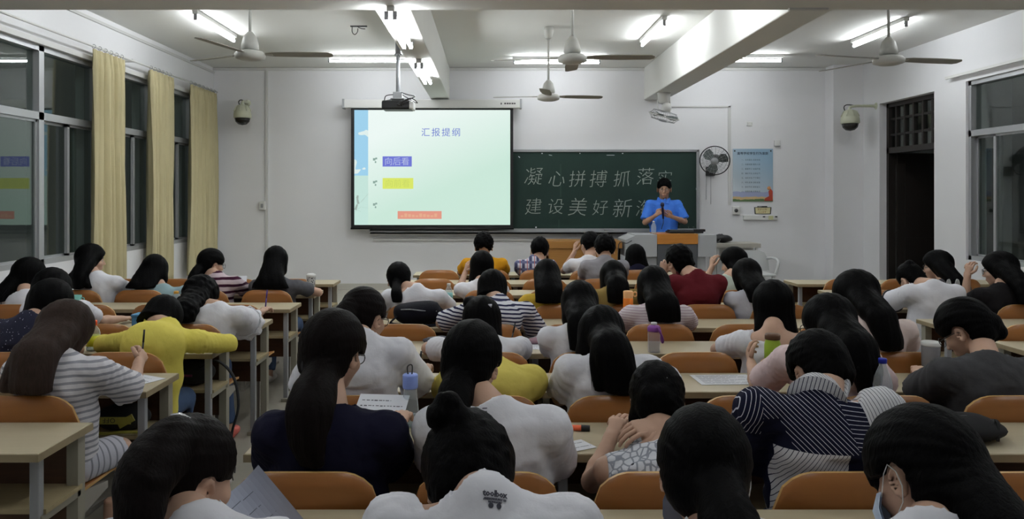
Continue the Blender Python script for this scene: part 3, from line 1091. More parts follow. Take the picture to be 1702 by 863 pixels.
c = mixc(nt, math_node(nt, 'LESS_THAN', zz, pz2(328)), c, srgb(96, 122, 82))
nt.links.new(c, b.inputs['Base Color'])
b.inputs['Roughness'].default_value = 0.3
MB().box((px2(1218), -0.006, pz2(335)), (px2(1284.5), 0.004, pz2(247.5))).build('sheet', m, t)
mb = MB()


def wall_text(mb, body, X, Z, Y, size, sp=1.0, off=0.0, rotz=0.0):
    v, f = text_mesh(body, size, sp, off)
    mb.add(v, f, 0, False, Matrix.Translation((X, Y, Z)) @ Matrix.Rotation(rotz, 4, 'Z') @ Matrix.Rotation(PI / 2, 4, 'X'))


wall_text(mb, '高等学校学生行为准则', px2(1225), pz2(257), -0.0068, 0.046, 1.06, 0.001)
for i, s in enumerate(('一、志存高远 坚定信念', '二、热爱祖国 服务人民', '三、勤奋学习 自强不息', '四、遵纪守法 弘扬正气', '五、诚实守信 严于律己', '六、明礼修身 团结友爱', '七、勤俭节约 艰苦奋斗', '八、强健体魄 热爱生活')):
    wall_text(mb, s, px2(1232), pz2(267 + 7.5 * i), -0.0068, 0.027, 1.08)
mb.build('printed_text', mat('poster_ink', srgb(52, 66, 84), 0.6), t)
mb = MB()
mb.prism([(px2(1270), pz2(334)), (px2(1284), pz2(334)), (px2(1284), pz2(318)), (px2(1281), pz2(314)), (px2(1277), pz2(318)), (px2(1278), pz2(326)), (px2(1271), pz2(330))], -0.0072, -0.0065)
mb.build('printed_figure', mat('poster_red', srgb(168, 66, 48), 0.5), t)
MB().lathe([(0, 0), (0.03, 0), (0.03, 0.0006), (0, 0.0006)], 12, 0, Matrix.Translation((px2(1278), -0.0065, pz2(313))) @ Matrix.Rotation(PI / 2, 4, 'X')).build('printed_figure', mat('poster_tan', srgb(208, 150, 100), 0.5), t)
mb = MB()
for px, py in ((1221, 251), (1281, 251)):
    mb.ball((px2(px), -0.007, pz2(py)), (0.012, 0.006, 0.012), 8, 6)
mb.build('screw_cover', M_DARK, t)
# small sign, socket boxes
p = W(1268, 350, DPW)
t = thing('wall_sign', 'small cream notice with dark border under the poster', 'sign', p)
q = lambda px: (px - 1268) * DPW / F
MB().prism([(q(1254.5), -0.055), (q(1281), -0.055), (q(1282), 0.05), (q(1275), 0.052), (q(1275), 0.068), (q(1259), 0.068), (q(1259), 0.052), (q(1253.5), 0.05)], -0.004, 0.005).build('border', M_DARK, t)
MB().prism([(q(1256), -0.047), (q(1279.5), -0.047), (q(1280.3), 0.043), (q(1255.2), 0.043)], -0.0055, -0.003).build('face', mat('notice_cream', srgb(214, 206, 160), 0.5), t)
mb = MB()
wall_text(mb, '爱护公物', q(1258.5), 0.005, -0.0062, 0.036, 1.05)
wall_text(mb, '人人有责', q(1260), -0.036, -0.0062, 0.03, 1.05)
mb.build('printed_text', mat('notice_ink', srgb(150, 104, 60), 0.6), t)
mb = MB()
wall_text(mb, '温馨提示', q(1260), 0.052, -0.0048, 0.013, 1.2)
mb.build('printed_text', M_WHITE, t)
p = W(1222, 350, DPW)
t = thing('switch_box', 'square white switch box with grey knob below the poster corner', 'switch', p)
MB().box((-0.05, -0.05, -0.06), (0.06, 0.006, 0.06)).build('box', M_WHITE, t, 0.008)
MB().lathe([(0.0, 0.025), (0.022, 0.02), (0.03, 0.0)][::-1], 14, 0, Matrix.Translation((0.0, -0.05, 0.0)) @ Matrix.Rotation(PI / 2, 4, 'X')).build('knob', M_DARK, t)
p = W(1263, 362, DPW)
t = thing('socket_strip', 'long white socket strip on the wall under the notice', 'socket', p)
MB().box((-0.26, -0.035, -0.035), (0.26, 0.006, 0.035)).build('case', M_WHITE, t, 0.006)
MB().box((0.12, -0.037, -0.03), (0.19, -0.033, 0.03)).build('label_patch', mat('label_yellow', srgb(206, 206, 160), 0.5), t)
for dx in (0.05, 0.235):
    MB().box((dx - 0.018, -0.0375, 0.006), (dx + 0.018, -0.034, 0.024)).build('socket', M_BLACK, t)
p = W(1291, 238, DPW)
t = thing('wall_box', 'small white junction box above the poster', 'box', p)
MB().box((-0.045, -0.03, -0.045), (0.045, 0.006, 0.045)).build('case', M_WHITE, t, 0.006)
MB().box((-0.045, -0.031, -0.05), (0.045, 0.0, -0.042)).build('lip', M_GREY, t)
p = W(1246, 206, DPW)
t = thing('wall_box', 'small white cover plate high on the wall above the poster', 'box', p)
MB().box((-0.04, -0.012, -0.03), (0.04, 0.006, 0.03)).build('plate', M_WHITE, t, 0.004)
for dx in (-0.028, 0.028):
    MB().ball((dx, -0.013, 0), (0.005, 0.003, 0.005), 8, 6).build('screw', M_GREY, t)
p = W(437, 342, DPW)
t = thing('switch_box', 'grey switch on the cable duct, front wall near the curtains', 'switch', p)
MB().box((-0.045, -0.05, -0.065), (0.05, 0.006, 0.065)).build('box', M_WHITE, t, 0.008)
MB().box((-0.02, -0.056, -0.03), (0.02, -0.048, 0.03)).build('rocker', M_GREY, t, 0.004)

# ------------------------------------------------------------------ lectern, tables and chair on the platform
DL = 10.35
t = thing('lectern', 'grey steel lectern with an orange wood front, on the platform', 'lectern', ((1118 - CX) * DL / F, DL, 0.2))
lx = lambda px: (px - 1118) * DL / F
lz = lambda py: EYE - (py - CY) * DL / F - 0.2
D2 = 0.62
M_LECT = mat('lectern_steel', srgb(168, 170, 172), 0.45, 0.04, 6)
zt = lz(392)
mb = MB().prism([(lx(1040), lz(427)), (lx(1092), lz(427)), (lx(1092), zt), (lx(1056), zt), (lx(1040), lz(399))], 0, D2)
mb.build('side_wing', M_LECT, t, 0.008)
MB().prism([(lx(1160), lz(427)), (lx(1191), lz(427)), (lx(1191), zt), (lx(1160), zt)], 0, D2).build('side_wing', M_LECT, t, 0.008)
MB().box((lx(1052), 0.06, 0), (lx(1175), D2 - 0.06, lz(427))).build('cabinet', M_LECT, t, 0.008)
MB().box((lx(1092), -0.012, lz(406)), (lx(1160), 0.5, lz(389))).build('wood_panel', wood('lectern_wood', srgb(196, 132, 62), srgb(172, 110, 46), 0.35, 0), t, 0.005)
MB().box((lx(1093), 0.0, 0.02), (lx(1159), 0.06, lz(406))).build('front_panel', mat('lectern_panel', srgb(78, 80, 84), 0.4), t)
MB().box((lx(1056), -0.0, zt - 0.003), (lx(1191), D2, zt + 0.012)).build('top', M_LECT, t, 0.004)
p = (lx(1145) + t.location.x, DL + 0.25, 0.2 + zt + 0.028)
k = thing('control_panel', 'black sloping control panel on top of the lectern', 'panel', p)
MB().box((-0.23, -0.14, 0), (0.23, 0.14, 0.025)).build('base', M_BLACK, k, 0.006)
MB().box((-0.21, -0.1, 0.025), (0.12, 0.12, 0.04)).build('keyboard', M_DARK, k, 0.004)
MB().box((0.10, -0.13, 0.02), (0.26, -0.05, 0.055)).build('microphone_dock', M_BLACK, k, 0.01)
k = thing('water_bottle', 'small clear bottle standing on the lectern edge', 'bottle', (lx(1088) + t.location.x, DL + 0.06, 0.2 + zt + 0.026))
MB().lathe([(0.03, 0), (0.033, 0.01), (0.033, 0.1), (0.03, 0.115), (0.013, 0.145), (0.013, 0.155)], 16).build('body', M_CLEAR, k)
MB().lathe([(0.015, 0.152), (0.015, 0.17), (0.0, 0.171)], 12).build('cap', M_WHITE, k)
# gooseneck cable by the lectern
k = thing('cable', 'thin black cable curling beside the lectern', 'cable', (lx(1040) + t.location.x, DL - 0.06, 0.2))
MB().tube(smooth_path([(0.08, 0.05, lz(400)), (0.0, 0, lz(404)), (-0.07, 0, lz(402)), (-0.11, 0, lz(412)), (-0.11, 0, 0.3), (-0.08, 0, 0.0)], 6), 0.006, 6).build('wire', M_DARK, k)
DT = 10.45
t = thing('teacher_desk', 'plain orange-brown wooden desk left of the lectern', 'desk', ((972 - CX) * DT / F, DT, 0.2))
tx = lambda px: (px - 972) * DT / F
tz = lambda py: EYE - (py - CY) * DT / F - 0.2
M_TD = wood('teacher_desk_wood', srgb(168, 122, 66), srgb(148, 102, 50), 0.4, 0)
MB().box((tx(905), -0.02, tz(413)), (tx(1034), 0.5, tz(401))).build('top_band', M_TD, t, 0.006)
MB().box((tx(908), 0, 0), (tx(1031), 0.03, tz(413))).build('front_panel', M_TD, t)
for a in (908, 1027):
    MB().box((tx(a), 0.0, 0), (tx(a + 4), 0.48, tz(413))).build('side_panel', M_TD, t)
DS2 = 10.8
t = thing('side_table', 'narrow table with a thick pale top right of the lectern', 'table', ((1228 - CX) * DS2 / F, DS2, 0.2))
ux = lambda px: (px - 1228) * DS2 / F
uz = lambda py: EYE - (py - CY) * DS2 / F - 0.2
MB().box((ux(1188), 0, uz(412)), (ux(1265), 0.45, uz(405))).build('tabletop', mat('pale_top', srgb(172, 168, 158), 0.5), t, 0.004)
for a in (1193, 1257):
    for yy in (0.03, 0.39):
        MB().box((ux(a), yy, 0), (ux(a) + 0.03, yy + 0.03, uz(412))).build('leg', M_WHITE, t)
MB().box((ux(1193), 0.2, 0.35), (ux(1260), 0.22, uz(412))).build('panel', M_WHITE, t)
k = thing('handbag', 'black soft bag lying on the side table', 'bag', (ux(1206) + t.location.x, DS2 + 0.2, 0.2 + uz(405)))
v, f = [], []
mb = MB().ball((0, 0, 0.055), (0.16, 0.11, 0.06), 20, 10)
for i, p in enumerate(mb.v):
    x, y, z = p
    mb.v[i] = (x, y, max(0.0, z + 0.015 * math.sin(18 * x) + (0.02 if x < 0 else -0.01)))
mb.build('body', M_BLACK, k)
MB().tube(smooth_path([(-0.10, -0.09, 0.07), (-0.13, -0.13, 0.03), (-0.09, -0.15, 0.015), (-0.05, -0.12, 0.05)], 5), 0.008, 6).build('strap', M_DARK, k)
MB().tube([(-0.12, -0.1, 0.06), (-0.1, -0.108, 0.06)], 0.012, 8).build('buckle', M_GREY, k)
# white plastic chair by the wall
t = thing('plastic_chair', 'white plastic chair standing by the wall right of the lectern', 'chair', ((1243 - CX) * 10.3 / F, 10.3, 0.2))
M_PC = mat('white_chair_plastic', srgb(196, 198, 198), 0.4)
out = [(-0.27, 0.44), (0.29, 0.44), (0.27, 0.60), (0.22, 0.68), (0.15, 0.71), (-0.16, 0.71), (-0.22, 0.67), (-0.26, 0.58)]
MB().prism(out, 0, 0.025).build('backrest', M_PC, t, 0.008)
MB().box((-0.23, -0.42, 0.40), (0.23, 0.03, 0.43)).build('seat', M_PC, t, 0.008)
for sx_ in (-1, 1):
    for y in (-0.38, 0.0):
        MB().tube([(sx_ * 0.2, y, 0.41), (sx_ * 0.24, y * 1.06, 0.0)], [0.025, 0.018], 8).build('leg', M_PC, t)
    MB().tube(smooth_path([(sx_ * 0.26, 0.01, 0.6), (sx_ * 0.28, -0.2, 0.62), (sx_ * 0.27, -0.38, 0.58), (sx_ * 0.23, -0.38, 0.42)], 4), 0.018, 8).build('arm', M_PC, t)
# ------------------------------------------------------------------ rows of desks with plywood chairs
ROW = [1.40 + 0.85 * i for i in range(10)]     # depth of the chair backs; a desk ends just behind each
ROW[8] = 8.20
HD = 0.75
BLOCKS = {'window': (-3.93, -1.60, [-1.90, -2.44, -2.98, -3.52]),
          'middle': (-0.87, 2.47, [-0.55, -0.01, 0.525, 1.065, 1.60, 2.14]),
          'door': (3.13, 5.40, [3.42, 3.96, 4.50, 5.05])}
ORD = ['first', 'second', 'third', 'fourth', 'fifth', 'sixth', 'seventh', 'eighth', 'ninth', 'tenth']


def desk(block, i, proto=None):
    x0, x1, _ = BLOCKS[block]
    d = ROW[i]
    label = 'long pale desk of the %s block, %s row counted from the camera' % (block, ORD[i])
    t = tag(empty('desk', (x0, d, 0)), label, 'desk', 'desks of the %s block' % block)
    L = x1 - x0
    if proto is not None:
        for ch in proto.children:
            c = ch.copy()
            COL.objects.link(c)
            c.parent = t
        return t
    MB().box((0, -0.385, HD - 0.028), (L, -0.012, HD)).build('desktop', M_DESK, t, 0.003)
    MB().box((-0.002, -0.389, HD - 0.03), (L + 0.002, -0.384, HD - 0.003)).box((-0.003, -0.389, HD - 0.03), (0.001, -0.012, HD - 0.003)).box((L - 0.001, -0.389, HD - 0.03), (L + 0.003, -0.012, HD - 0.003)).build('edge_band', M_DESKEDGE, t)
    MB().box((0.05, -0.05, 0.30), (L - 0.05, -0.03, HD - 0.028)).build('front_panel', M_PANEL, t)
    MB().box((0.02, -0.30, 0.50), (L - 0.02, -0.05, 0.518)).build('shelf', M_SHELF, t)
    n = max(2, int(round(L / 1.1)))
    for k in range(n + 1):
        x = 0.03 + (L - 0.10) * k / n
        MB().prism([(x, 0), (x + 0.045, 0), (x + 0.045, HD - 0.03), (x, HD - 0.03)], -0.075, -0.022).build('leg', M_POST, t, 0.004)
        MB().box((x + 0.005, -0.33, 0.0), (x + 0.04, -0.295, HD - 0.03)).build('leg', M_GREY, t, 0.004)
        MB().box((x - 0.005, -0.36, 0.0), (x + 0.05, -0.02, 0.028)).build('foot_bar', M_POST, t, 0.004)
        MB().box((x, -0.32, 0.47), (x + 0.045, -0.05, 0.5)).build('shelf_bracket', M_POST, t, 0.004)
    return t


def make_chair():
    t = empty('chair')
    out = round_rect(0.45, 0.565, 0.855, 0.115, 9, 0.03)
    n = len(out)
    mb = MB()
    # curved plywood: grid of columns across the width
    cols = 18
    xs_ = [-0.225 + 0.45 * k / cols for k in range(cols + 1)]

    def zr(x):
        a = abs(x)
        r, rb = 0.115, 0.03
        top = 0.855 if a <= 0.225 - r else 0.855 - r + math.sqrt(max(0, r * r - (a - 0.225 + r) ** 2))
        bot = 0.565 if a <= 0.225 - rb else 0.565 + rb - math.sqrt(max(0, rb * rb - (a - 0.225 + rb) ** 2))
        # flat crown like the photograph's long shallow top curve
        return bot, top - 0.012 * (a / 0.225) ** 2
    rows = 6
    v, f, mi = [], [], []
    for lay in (0, 1):
        for x in xs_:
            z0, z1 = zr(x)
            for j in range(rows + 1):
                z = z0 + (z1 - z0) * j / rows
                y = 0.05 * (x / 0.225) ** 2 * 0.6 - 0.06 * (z - 0.70) - (0.013 if lay else 0)
                v.append((x, y + 0.012, z))
    w = rows + 1
    m = w * (cols + 1)
    q = []
    for i in range(cols):
        for j in range(rows):
            a = i * w + j
            q.append((a, a + 1, a + w + 1, a + w))
            q.append((m + a, m + a + w, m + a + w + 1, m + a + 1))
    mb.add(v, q, 0, True)
    e = []
    for i in range(cols):
        a = i * w
        e.append((a, a + w, m + a + w, m + a))
        a += rows
        e.append((a, m + a, m + a + w, a + w))
    for j in range(rows):
        a = j
        e.append((a, m + a, m + a + 1, a + 1))
        a += cols * w
        e.append((a, a + 1, m + a + 1, m + a))
    mb.f += [list(x) for x in e]
    mb.mi += [1] * len(e)
    mb.sm += [False] * len(e)
    mb.build('backrest', [M_PLY, M_PLYEDGE], t)
    # folding plywood seat, slightly dished
    v, q = [], []
    ns = 10
    for lay in (0, 1):
        for i in range(ns + 1):
            u = i / ns
            for j in range(ns + 1):
                x = -0.21 + 0.42 * j / ns
                yy = 0.06 + 0.36 * u
                rx = 1 - 0.10 * max(0, (u - 0.75) / 0.25) ** 2
                v.append((x * rx, yy, 0.425 + 0.018 * (abs(x) / 0.21) ** 2 - 0.02 * max(0, (u - 0.7) / 0.3) ** 2 - (0.013 if lay else 0)))
    w = ns + 1
    m = w * w
    for i in range(ns):
        for j in range(ns):
            a = i * w + j
            q.append((a, a + 1, a + w + 1, a + w))
            q.append((m + a, m + a + w, m + a + w + 1, m + a + 1))
    mb = MB().add(v, q, 0, True)
    e = []
    for i in range(ns):
        e += [(i, m + i, m + i + 1, i + 1), (ns * w + i, ns * w + i + 1, m + ns * w + i + 1, m + ns * w + i)]
        a, b = i * w, i * w + ns
        e += [(a, a + w, m + a + w, m + a), (b, m + b, m + b + w, b + w)]
    mb.f += [list(x) for x in e]
    mb.mi += [1] * len(e)
    mb.sm += [False] * len(e)
    mb.build('seat', [M_PLY, M_PLYEDGE], t)
    cast = mat('cast_bracket', srgb(150, 146, 138), 0.5)
    for s in (-1, 1):
        x = s * 0.195
        pr = [(-0.012, 0.64), (0.02, 0.64), (0.05, 0.44), (0.30, 0.40), (0.30, 0.37), (0.08, 0.33), (0.03, 0.03), (0.22, 0.02), (0.22, 0.0), (-0.02, 0.0), (-0.012, 0.3)]
        nn = len(pr)
        v = [(x - 0.012, a, b) for a, b in pr] + [(x + 0.012, a, b) for a, b in pr]
        f = [list(range(nn - 1, -1, -1)), list(range(nn, 2 * nn))] + [(i, (i + 1) % nn, (i + 1) % nn + nn, i + nn) for i in range(nn)]
        MB().add(v, f).build('leg', cast, t)
    return t


CHAIRS = {}
_chair = [None]


def chair(block, i, k, dx=0.0):
    x = BLOCKS[block][2][k] + dx
    if _chair[0] is None:
        _chair[0] = t = make_chair()
        t.location = (x, ROW[i], 0)
    else:
        t = copy_thing(_chair[0], (x, ROW[i], 0))
    side = 'the aisle' if block != 'door' else 'the aisle'
    tag(t, 'orange plywood chair, %s block, %s row from the camera, %s seat from %s' % (block, ORD[i], ORD[k], {'window': 'the aisle', 'middle': 'the window aisle', 'door': 'the aisle'}[block]), 'chair', 'plywood chairs of the %s block' % block)
    CHAIRS[(block, i, k)] = t
    return t


protos = {}
for block, rows in (('window', range(2, 9)), ('middle', range(1, 9)), ('door', range(3, 9))):
    for i in rows:
        t = desk(block, i, protos.get(block))
        protos.setdefault(block, t)
ROW_FRONT = 9.05
ROW[9] = ROW_FRONT
desk('middle', 9, protos['middle'])
for i in range(2, 8):
    for k in range(4):
        if i in (2, 3) and k == 3:
            continue
        chair('window', i, k)
for i in range(0, 9):
    for k in range(6):
        if i == 0 and k > 3:
            continue
        chair('middle', i, k)
for i in range(4, 8):
    for k in range(4):
        if 815 + (BLOCKS['door'][2][k] - 0.25) * F / ROW[i] > 1710:
            continue
        chair('door', i, k)
        if (i, k) == (5, 0):      # its back is hidden: the person in front leans out over it
            for ch in list(CHAIRS[('door', 5, 0)].children):
                if ch.name.startswith('backrest'):
                    bpy.data.objects.remove(ch)
# ------------------------------------------------------------------ bodies grown from distance fields
NP = np.array


def axis_grid(lo, hi, coarse, fine=None, flo=0, fhi=0):
    """grid lines from lo to hi, with a finer step between flo and fhi"""
    if fine is None or fhi <= flo:
        return np.linspace(lo, hi, max(3, int((hi - lo) / coarse) + 1))
    flo, fhi = max(lo, flo), min(hi, fhi)
    a = np.linspace(lo, flo, max(2, int((flo - lo) / coarse) + 1))[:-1] if flo - lo > 1e-6 else np.zeros(0)
    b = np.linspace(flo, fhi, max(3, int((fhi - flo) / fine) + 1))
    c = np.linspace(fhi, hi, max(2, int((hi - fhi) / coarse) + 1))[1:] if hi - fhi > 1e-6 else np.zeros(0)
    return np.concatenate([a, b, c])


class Field:
    def __init__(s, xs, ys, zs):
        s.a = [np.asarray(t, dtype=np.float64) for t in (xs, ys, zs)]
        s.D = np.full([len(t) for t in s.a], 0.5)

    def sub(s, lo, hi, m):
        sl, out = [], []
        for i in range(3):
            i0 = int(np.searchsorted(s.a[i], lo[i] - m))
            i1 = int(np.searchsorted(s.a[i], hi[i] + m))
            if i1 <= i0:
                return None, None
            sl.append(slice(i0, i1))
            sh = [1, 1, 1]
            sh[i] = i1 - i0
            out.append(s.a[i][i0:i1].reshape(sh))
        return tuple(sl), out

    def join(s, sl, d, k):
        D = s.D[sl]
        if k <= 0:
            s.D[sl] = np.minimum(D, d)
        else:
            h = np.clip(0.5 + 0.5 * (D - d) / k, 0, 1)
            s.D[sl] = D + (d - D) * h - k * h * (1 - h)

    def capsule(s, a, b, ra, rb, k=0.02, cut=None):
        a, b = NP(a, float), NP(b, float)
        r = max(ra, rb)
        sl, g = s.sub(np.minimum(a, b) - r, np.maximum(a, b) + r, k + 0.03)
        if sl is None:
            return
        ba = b - a
        L2 = max(1e-9, ba @ ba)
        X, Y, Z = g[0] - a[0], g[1] - a[1], g[2] - a[2]
        t = np.clip((X * ba[0] + Y * ba[1] + Z * ba[2]) / L2, 0, 1)
        d = np.sqrt((X - t * ba[0]) ** 2 + (Y - t * ba[1]) ** 2 + (Z - t * ba[2]) ** 2) - (ra + (rb - ra) * t)
        if cut is not None:      # flat end: cut = fraction of the way along
            c = a + ba * cut
            u = ba / math.sqrt(L2)
            d = np.maximum(d, (g[0] - c[0]) * u[0] + (g[1] - c[1]) * u[1] + (g[2] - c[2]) * u[2])
        s.join(sl, d, k)

    def ellipsoid(s, c, r, R=None, k=0.02, op='add'):
        c, r = NP(c, float), NP(r, float)
        m = r.max()
        sl, g = s.sub(c - m, c + m, k + 0.03)
        if sl is None:
            return
        X, Y, Z = g[0] - c[0], g[1] - c[1], g[2] - c[2]
        if R is not None:
            X, Y, Z = (R[0, 0] * X + R[1, 0] * Y + R[2, 0] * Z, R[0, 1] * X + R[1, 1] * Y + R[2, 1] * Z, R[0, 2] * X + R[1, 2] * Y + R[2, 2] * Z)
        k0 = np.sqrt((X / r[0]) ** 2 + (Y / r[1]) ** 2 + (Z / r[2]) ** 2)
        k1 = np.sqrt((X / r[0] ** 2) ** 2 + (Y / r[1] ** 2) ** 2 + (Z / r[2] ** 2) ** 2) + 1e-9
        d = k0 * (k0 - 1) / k1
        if op == 'add':
            s.join(sl, d, k)
        else:
            s.carve(sl, d, k)

    def carve(s, sl, d, k):
        D = s.D[sl]
        if k <= 0:
            s.D[sl] = np.maximum(D, -d)
        else:
            h = np.clip(0.5 - 0.5 * (D + d) / k, 0, 1)
            s.D[sl] = D + (-d - D) * h + k * h * (1 - h)

    def flat(s, a, b, wa, wb, da, db, side=(1, 0, 0), k=0.03):
        """a limb of elliptical section: half-width w along side, half-depth d across it"""
        a, b, side = NP(a, float), NP(b, float), NP(side, float)
        ba = b - a
        L = math.sqrt(max(1e-9, ba @ ba))
        u = ba / L
        side = side - u * (side @ u)
        side /= math.sqrt(side @ side)
        nr = np.cross(u, side)
        r = max(wa, wb, da, db)
        sl, g = s.sub(np.minimum(a, b) - r, np.maximum(a, b) + r, k + 0.03)
        if sl is None:
            return
        X, Y, Z = g[0] - a[0], g[1] - a[1], g[2] - a[2]
        l = X * u[0] + Y * u[1] + Z * u[2]
        t = np.clip(l / L, 0, 1)
        e = l - t * L
        p = X * side[0] + Y * side[1] + Z * side[2]
        q = X * nr[0] + Y * nr[1] + Z * nr[2]
        w = wa + (wb - wa) * t
        dd = da + (db - da) * t
        c = np.minimum(w, dd)
        k0 = np.sqrt((p / w) ** 2 + (q / dd) ** 2 + (e / c) ** 2)
        k1 = np.sqrt((p / w ** 2) ** 2 + (q / dd ** 2) ** 2 + (e / c ** 2) ** 2) + 1e-9
        s.join(sl, k0 * (k0 - 1) / k1, k)

    def below(s, n, c):
        """keep only where n.(p - c) < 0"""
        g = [s.a[0][:, None, None], s.a[1][None, :, None], s.a[2][None, None, :]]
        s.D = np.maximum(s.D, (g[0] - c[0]) * n[0] + (g[1] - c[1]) * n[1] + (g[2] - c[2]) * n[2])

    def grid(s):
        return s.a[0][:, None, None], s.a[1][None, :, None], s.a[2][None, None, :]

    def mesh(s):
        """surface nets"""
        D = s.D.copy()
        for ax in range(3):
            sl = [slice(None)] * 3
            for e in (0, -1):
                sl[ax] = e
                D[tuple(sl)] = np.maximum(D[tuple(sl)], 1e-3)
        D[D == 0] = 1e-9
        S = D < 0
        c = np.zeros([n - 1 for n in D.shape], dtype=np.int8)
        for i in (0, 1):
            for j in (0, 1):
                for k in (0, 1):
                    c += S[i:i + c.shape[0], j:j + c.shape[1], k:k + c.shape[2]]
        act = (c > 0) & (c < 8)
        I, J, K = np.nonzero(act)
        n = len(I)
        idx = np.full(c.shape, -1, dtype=np.int64)
        idx[act] = np.arange(n)
        pos = np.zeros((n, 3))
        cnt = np.zeros(n)
        A = s.a
        for ax in range(3):
            o1, o2 = [t for t in range(3) if t != ax]
            for p in (0, 1):
                for q in (0, 1):
                    off = [0, 0, 0]
                    off[o1], off[o2] = p, q
                    i, j, k = I + off[0], J + off[1], K + off[2]
                    off2 = list(off)
                    off2[ax] = 1
                    i2, j2, k2 = I + off2[0], J + off2[1], K + off2[2]
                    d0, d1 = D[i, j, k], D[i2, j2, k2]
                    m = (d0 < 0) != (d1 < 0)
                    t = np.where(m, d0 / np.where(m, d0 - d1, 1), 0)
                    P0 = np.stack([A[0][i], A[1][j], A[2][k]], 1)
                    P1 = np.stack([A[0][i2], A[1][j2], A[2][k2]], 1)
                    pos += np.where(m[:, None], P0 + (P1 - P0) * t[:, None], 0)
                    cnt += m
        pos /= np.maximum(cnt, 1)[:, None]
        quads = []
        for ax in range(3):
            o1, o2 = [(1, 2), (2, 0), (0, 1)][ax]
            sa, sb = [slice(None)] * 3, [slice(None)] * 3
            sa[ax], sb[ax] = slice(0, -1), slice(1, None)
            ch = S[tuple(sa)] != S[tuple(sb)]
            e = np.nonzero(ch)
            ins = S[tuple(sa)][e]
            e = [t for t in e]
            ok = (e[o1] > 0) & (e[o2] > 0) & (e[o1] < c.shape[o1]) & (e[o2] < c.shape[o2])
            e = [t[ok] for t in e]
            ins = ins[ok]

            def at(d1, d2):
                q = list(e)
                q[o1] = e[o1] - d1
                q[o2] = e[o2] - d2
                return idx[q[0], q[1], q[2]]
            Q = np.stack([at(1, 1), at(0, 1), at(0, 0), at(1, 0)], 1)
            Q[~ins] = Q[~ins][:, ::-1]
            quads.append(Q)
        Q = np.concatenate(quads)
        Q = Q[(Q >= 0).all(1)]
        return pos, Q


def np_mesh(name, parts, mats, parent):
    """parts: list of (verts, faces, material index); arrays of quads or lists of polygons"""
    V, loops, starts, totals, mi = [], [], [], [], []
    off = 0
    nl = 0
    for v, f, m in parts:
        v = np.asarray([tuple(p) for p in v] if not isinstance(v, np.ndarray) else v, dtype=np.float64)
        V.append(v)
        if isinstance(f, np.ndarray):
            loops.append((f + off).ravel())
            starts.append(nl + 4 * np.arange(len(f)))
            totals.append(np.full(len(f), 4))
            nl += 4 * len(f)
            mi.append(np.full(len(f), m))
        else:
            for q in f:
                loops.append(np.asarray(q) + off)
                starts.append(np.array([nl]))
                totals.append(np.array([len(q)]))
                mi.append(np.array([m]))
                nl += len(q)
        off += len(v)
    V = np.concatenate(V)
    L = np.concatenate(loops).astype(np.int32)
    S = np.concatenate(starts).astype(np.int32)
    M = np.concatenate(mi).astype(np.int32)
    me = bpy.data.meshes.new(name)
    me.vertices.add(len(V))
    me.vertices.foreach_set('co', V.astype(np.float32).ravel())
    me.loops.add(len(L))
    me.loops.foreach_set('vertex_index', L)
    me.polygons.add(len(S))
    me.polygons.foreach_set('loop_start', S)
    for m in mats:
        me.materials.append(m)
    me.polygons.foreach_set('material_index', M)
    me.polygons.foreach_set('use_smooth', np.ones(len(S), dtype=bool))
    me.update(calc_edges=True)
    me.validate()
    return link_mesh(name, me, parent)


def ripple(F_, amp, seed, lo=0.05, hi=0.16, n=9, yscale=1.0):
    """soft folds: a sum of plane waves added to the field"""
    rnd = np.random.RandomState(seed)
    X, Y, Z = F_.grid()
    d = 0
    for i in range(n):
        v = rnd.normal(size=3) * NP([1.0, 0.7, 0.9])
        v /= np.linalg.norm(v)
        lam = rnd.uniform(lo, hi)
        w = 2 * PI / lam
        d = d + np.sin(w * (v[0] * X + v[1] * Y * yscale + v[2] * Z) + rnd.uniform(0, 6.28)) * (lam / hi)
    F_.D = F_.D + np.where(F_.D < 0.05, amp * d / math.sqrt(n), 0)


def rot_head(yaw, pitch, roll):
    M = Matrix.Rotation(math.radians(-yaw), 3, 'Z') @ Matrix.Rotation(math.radians(-pitch), 3, 'X') @ Matrix.Rotation(math.radians(roll), 3, 'Y')
    return NP(M)


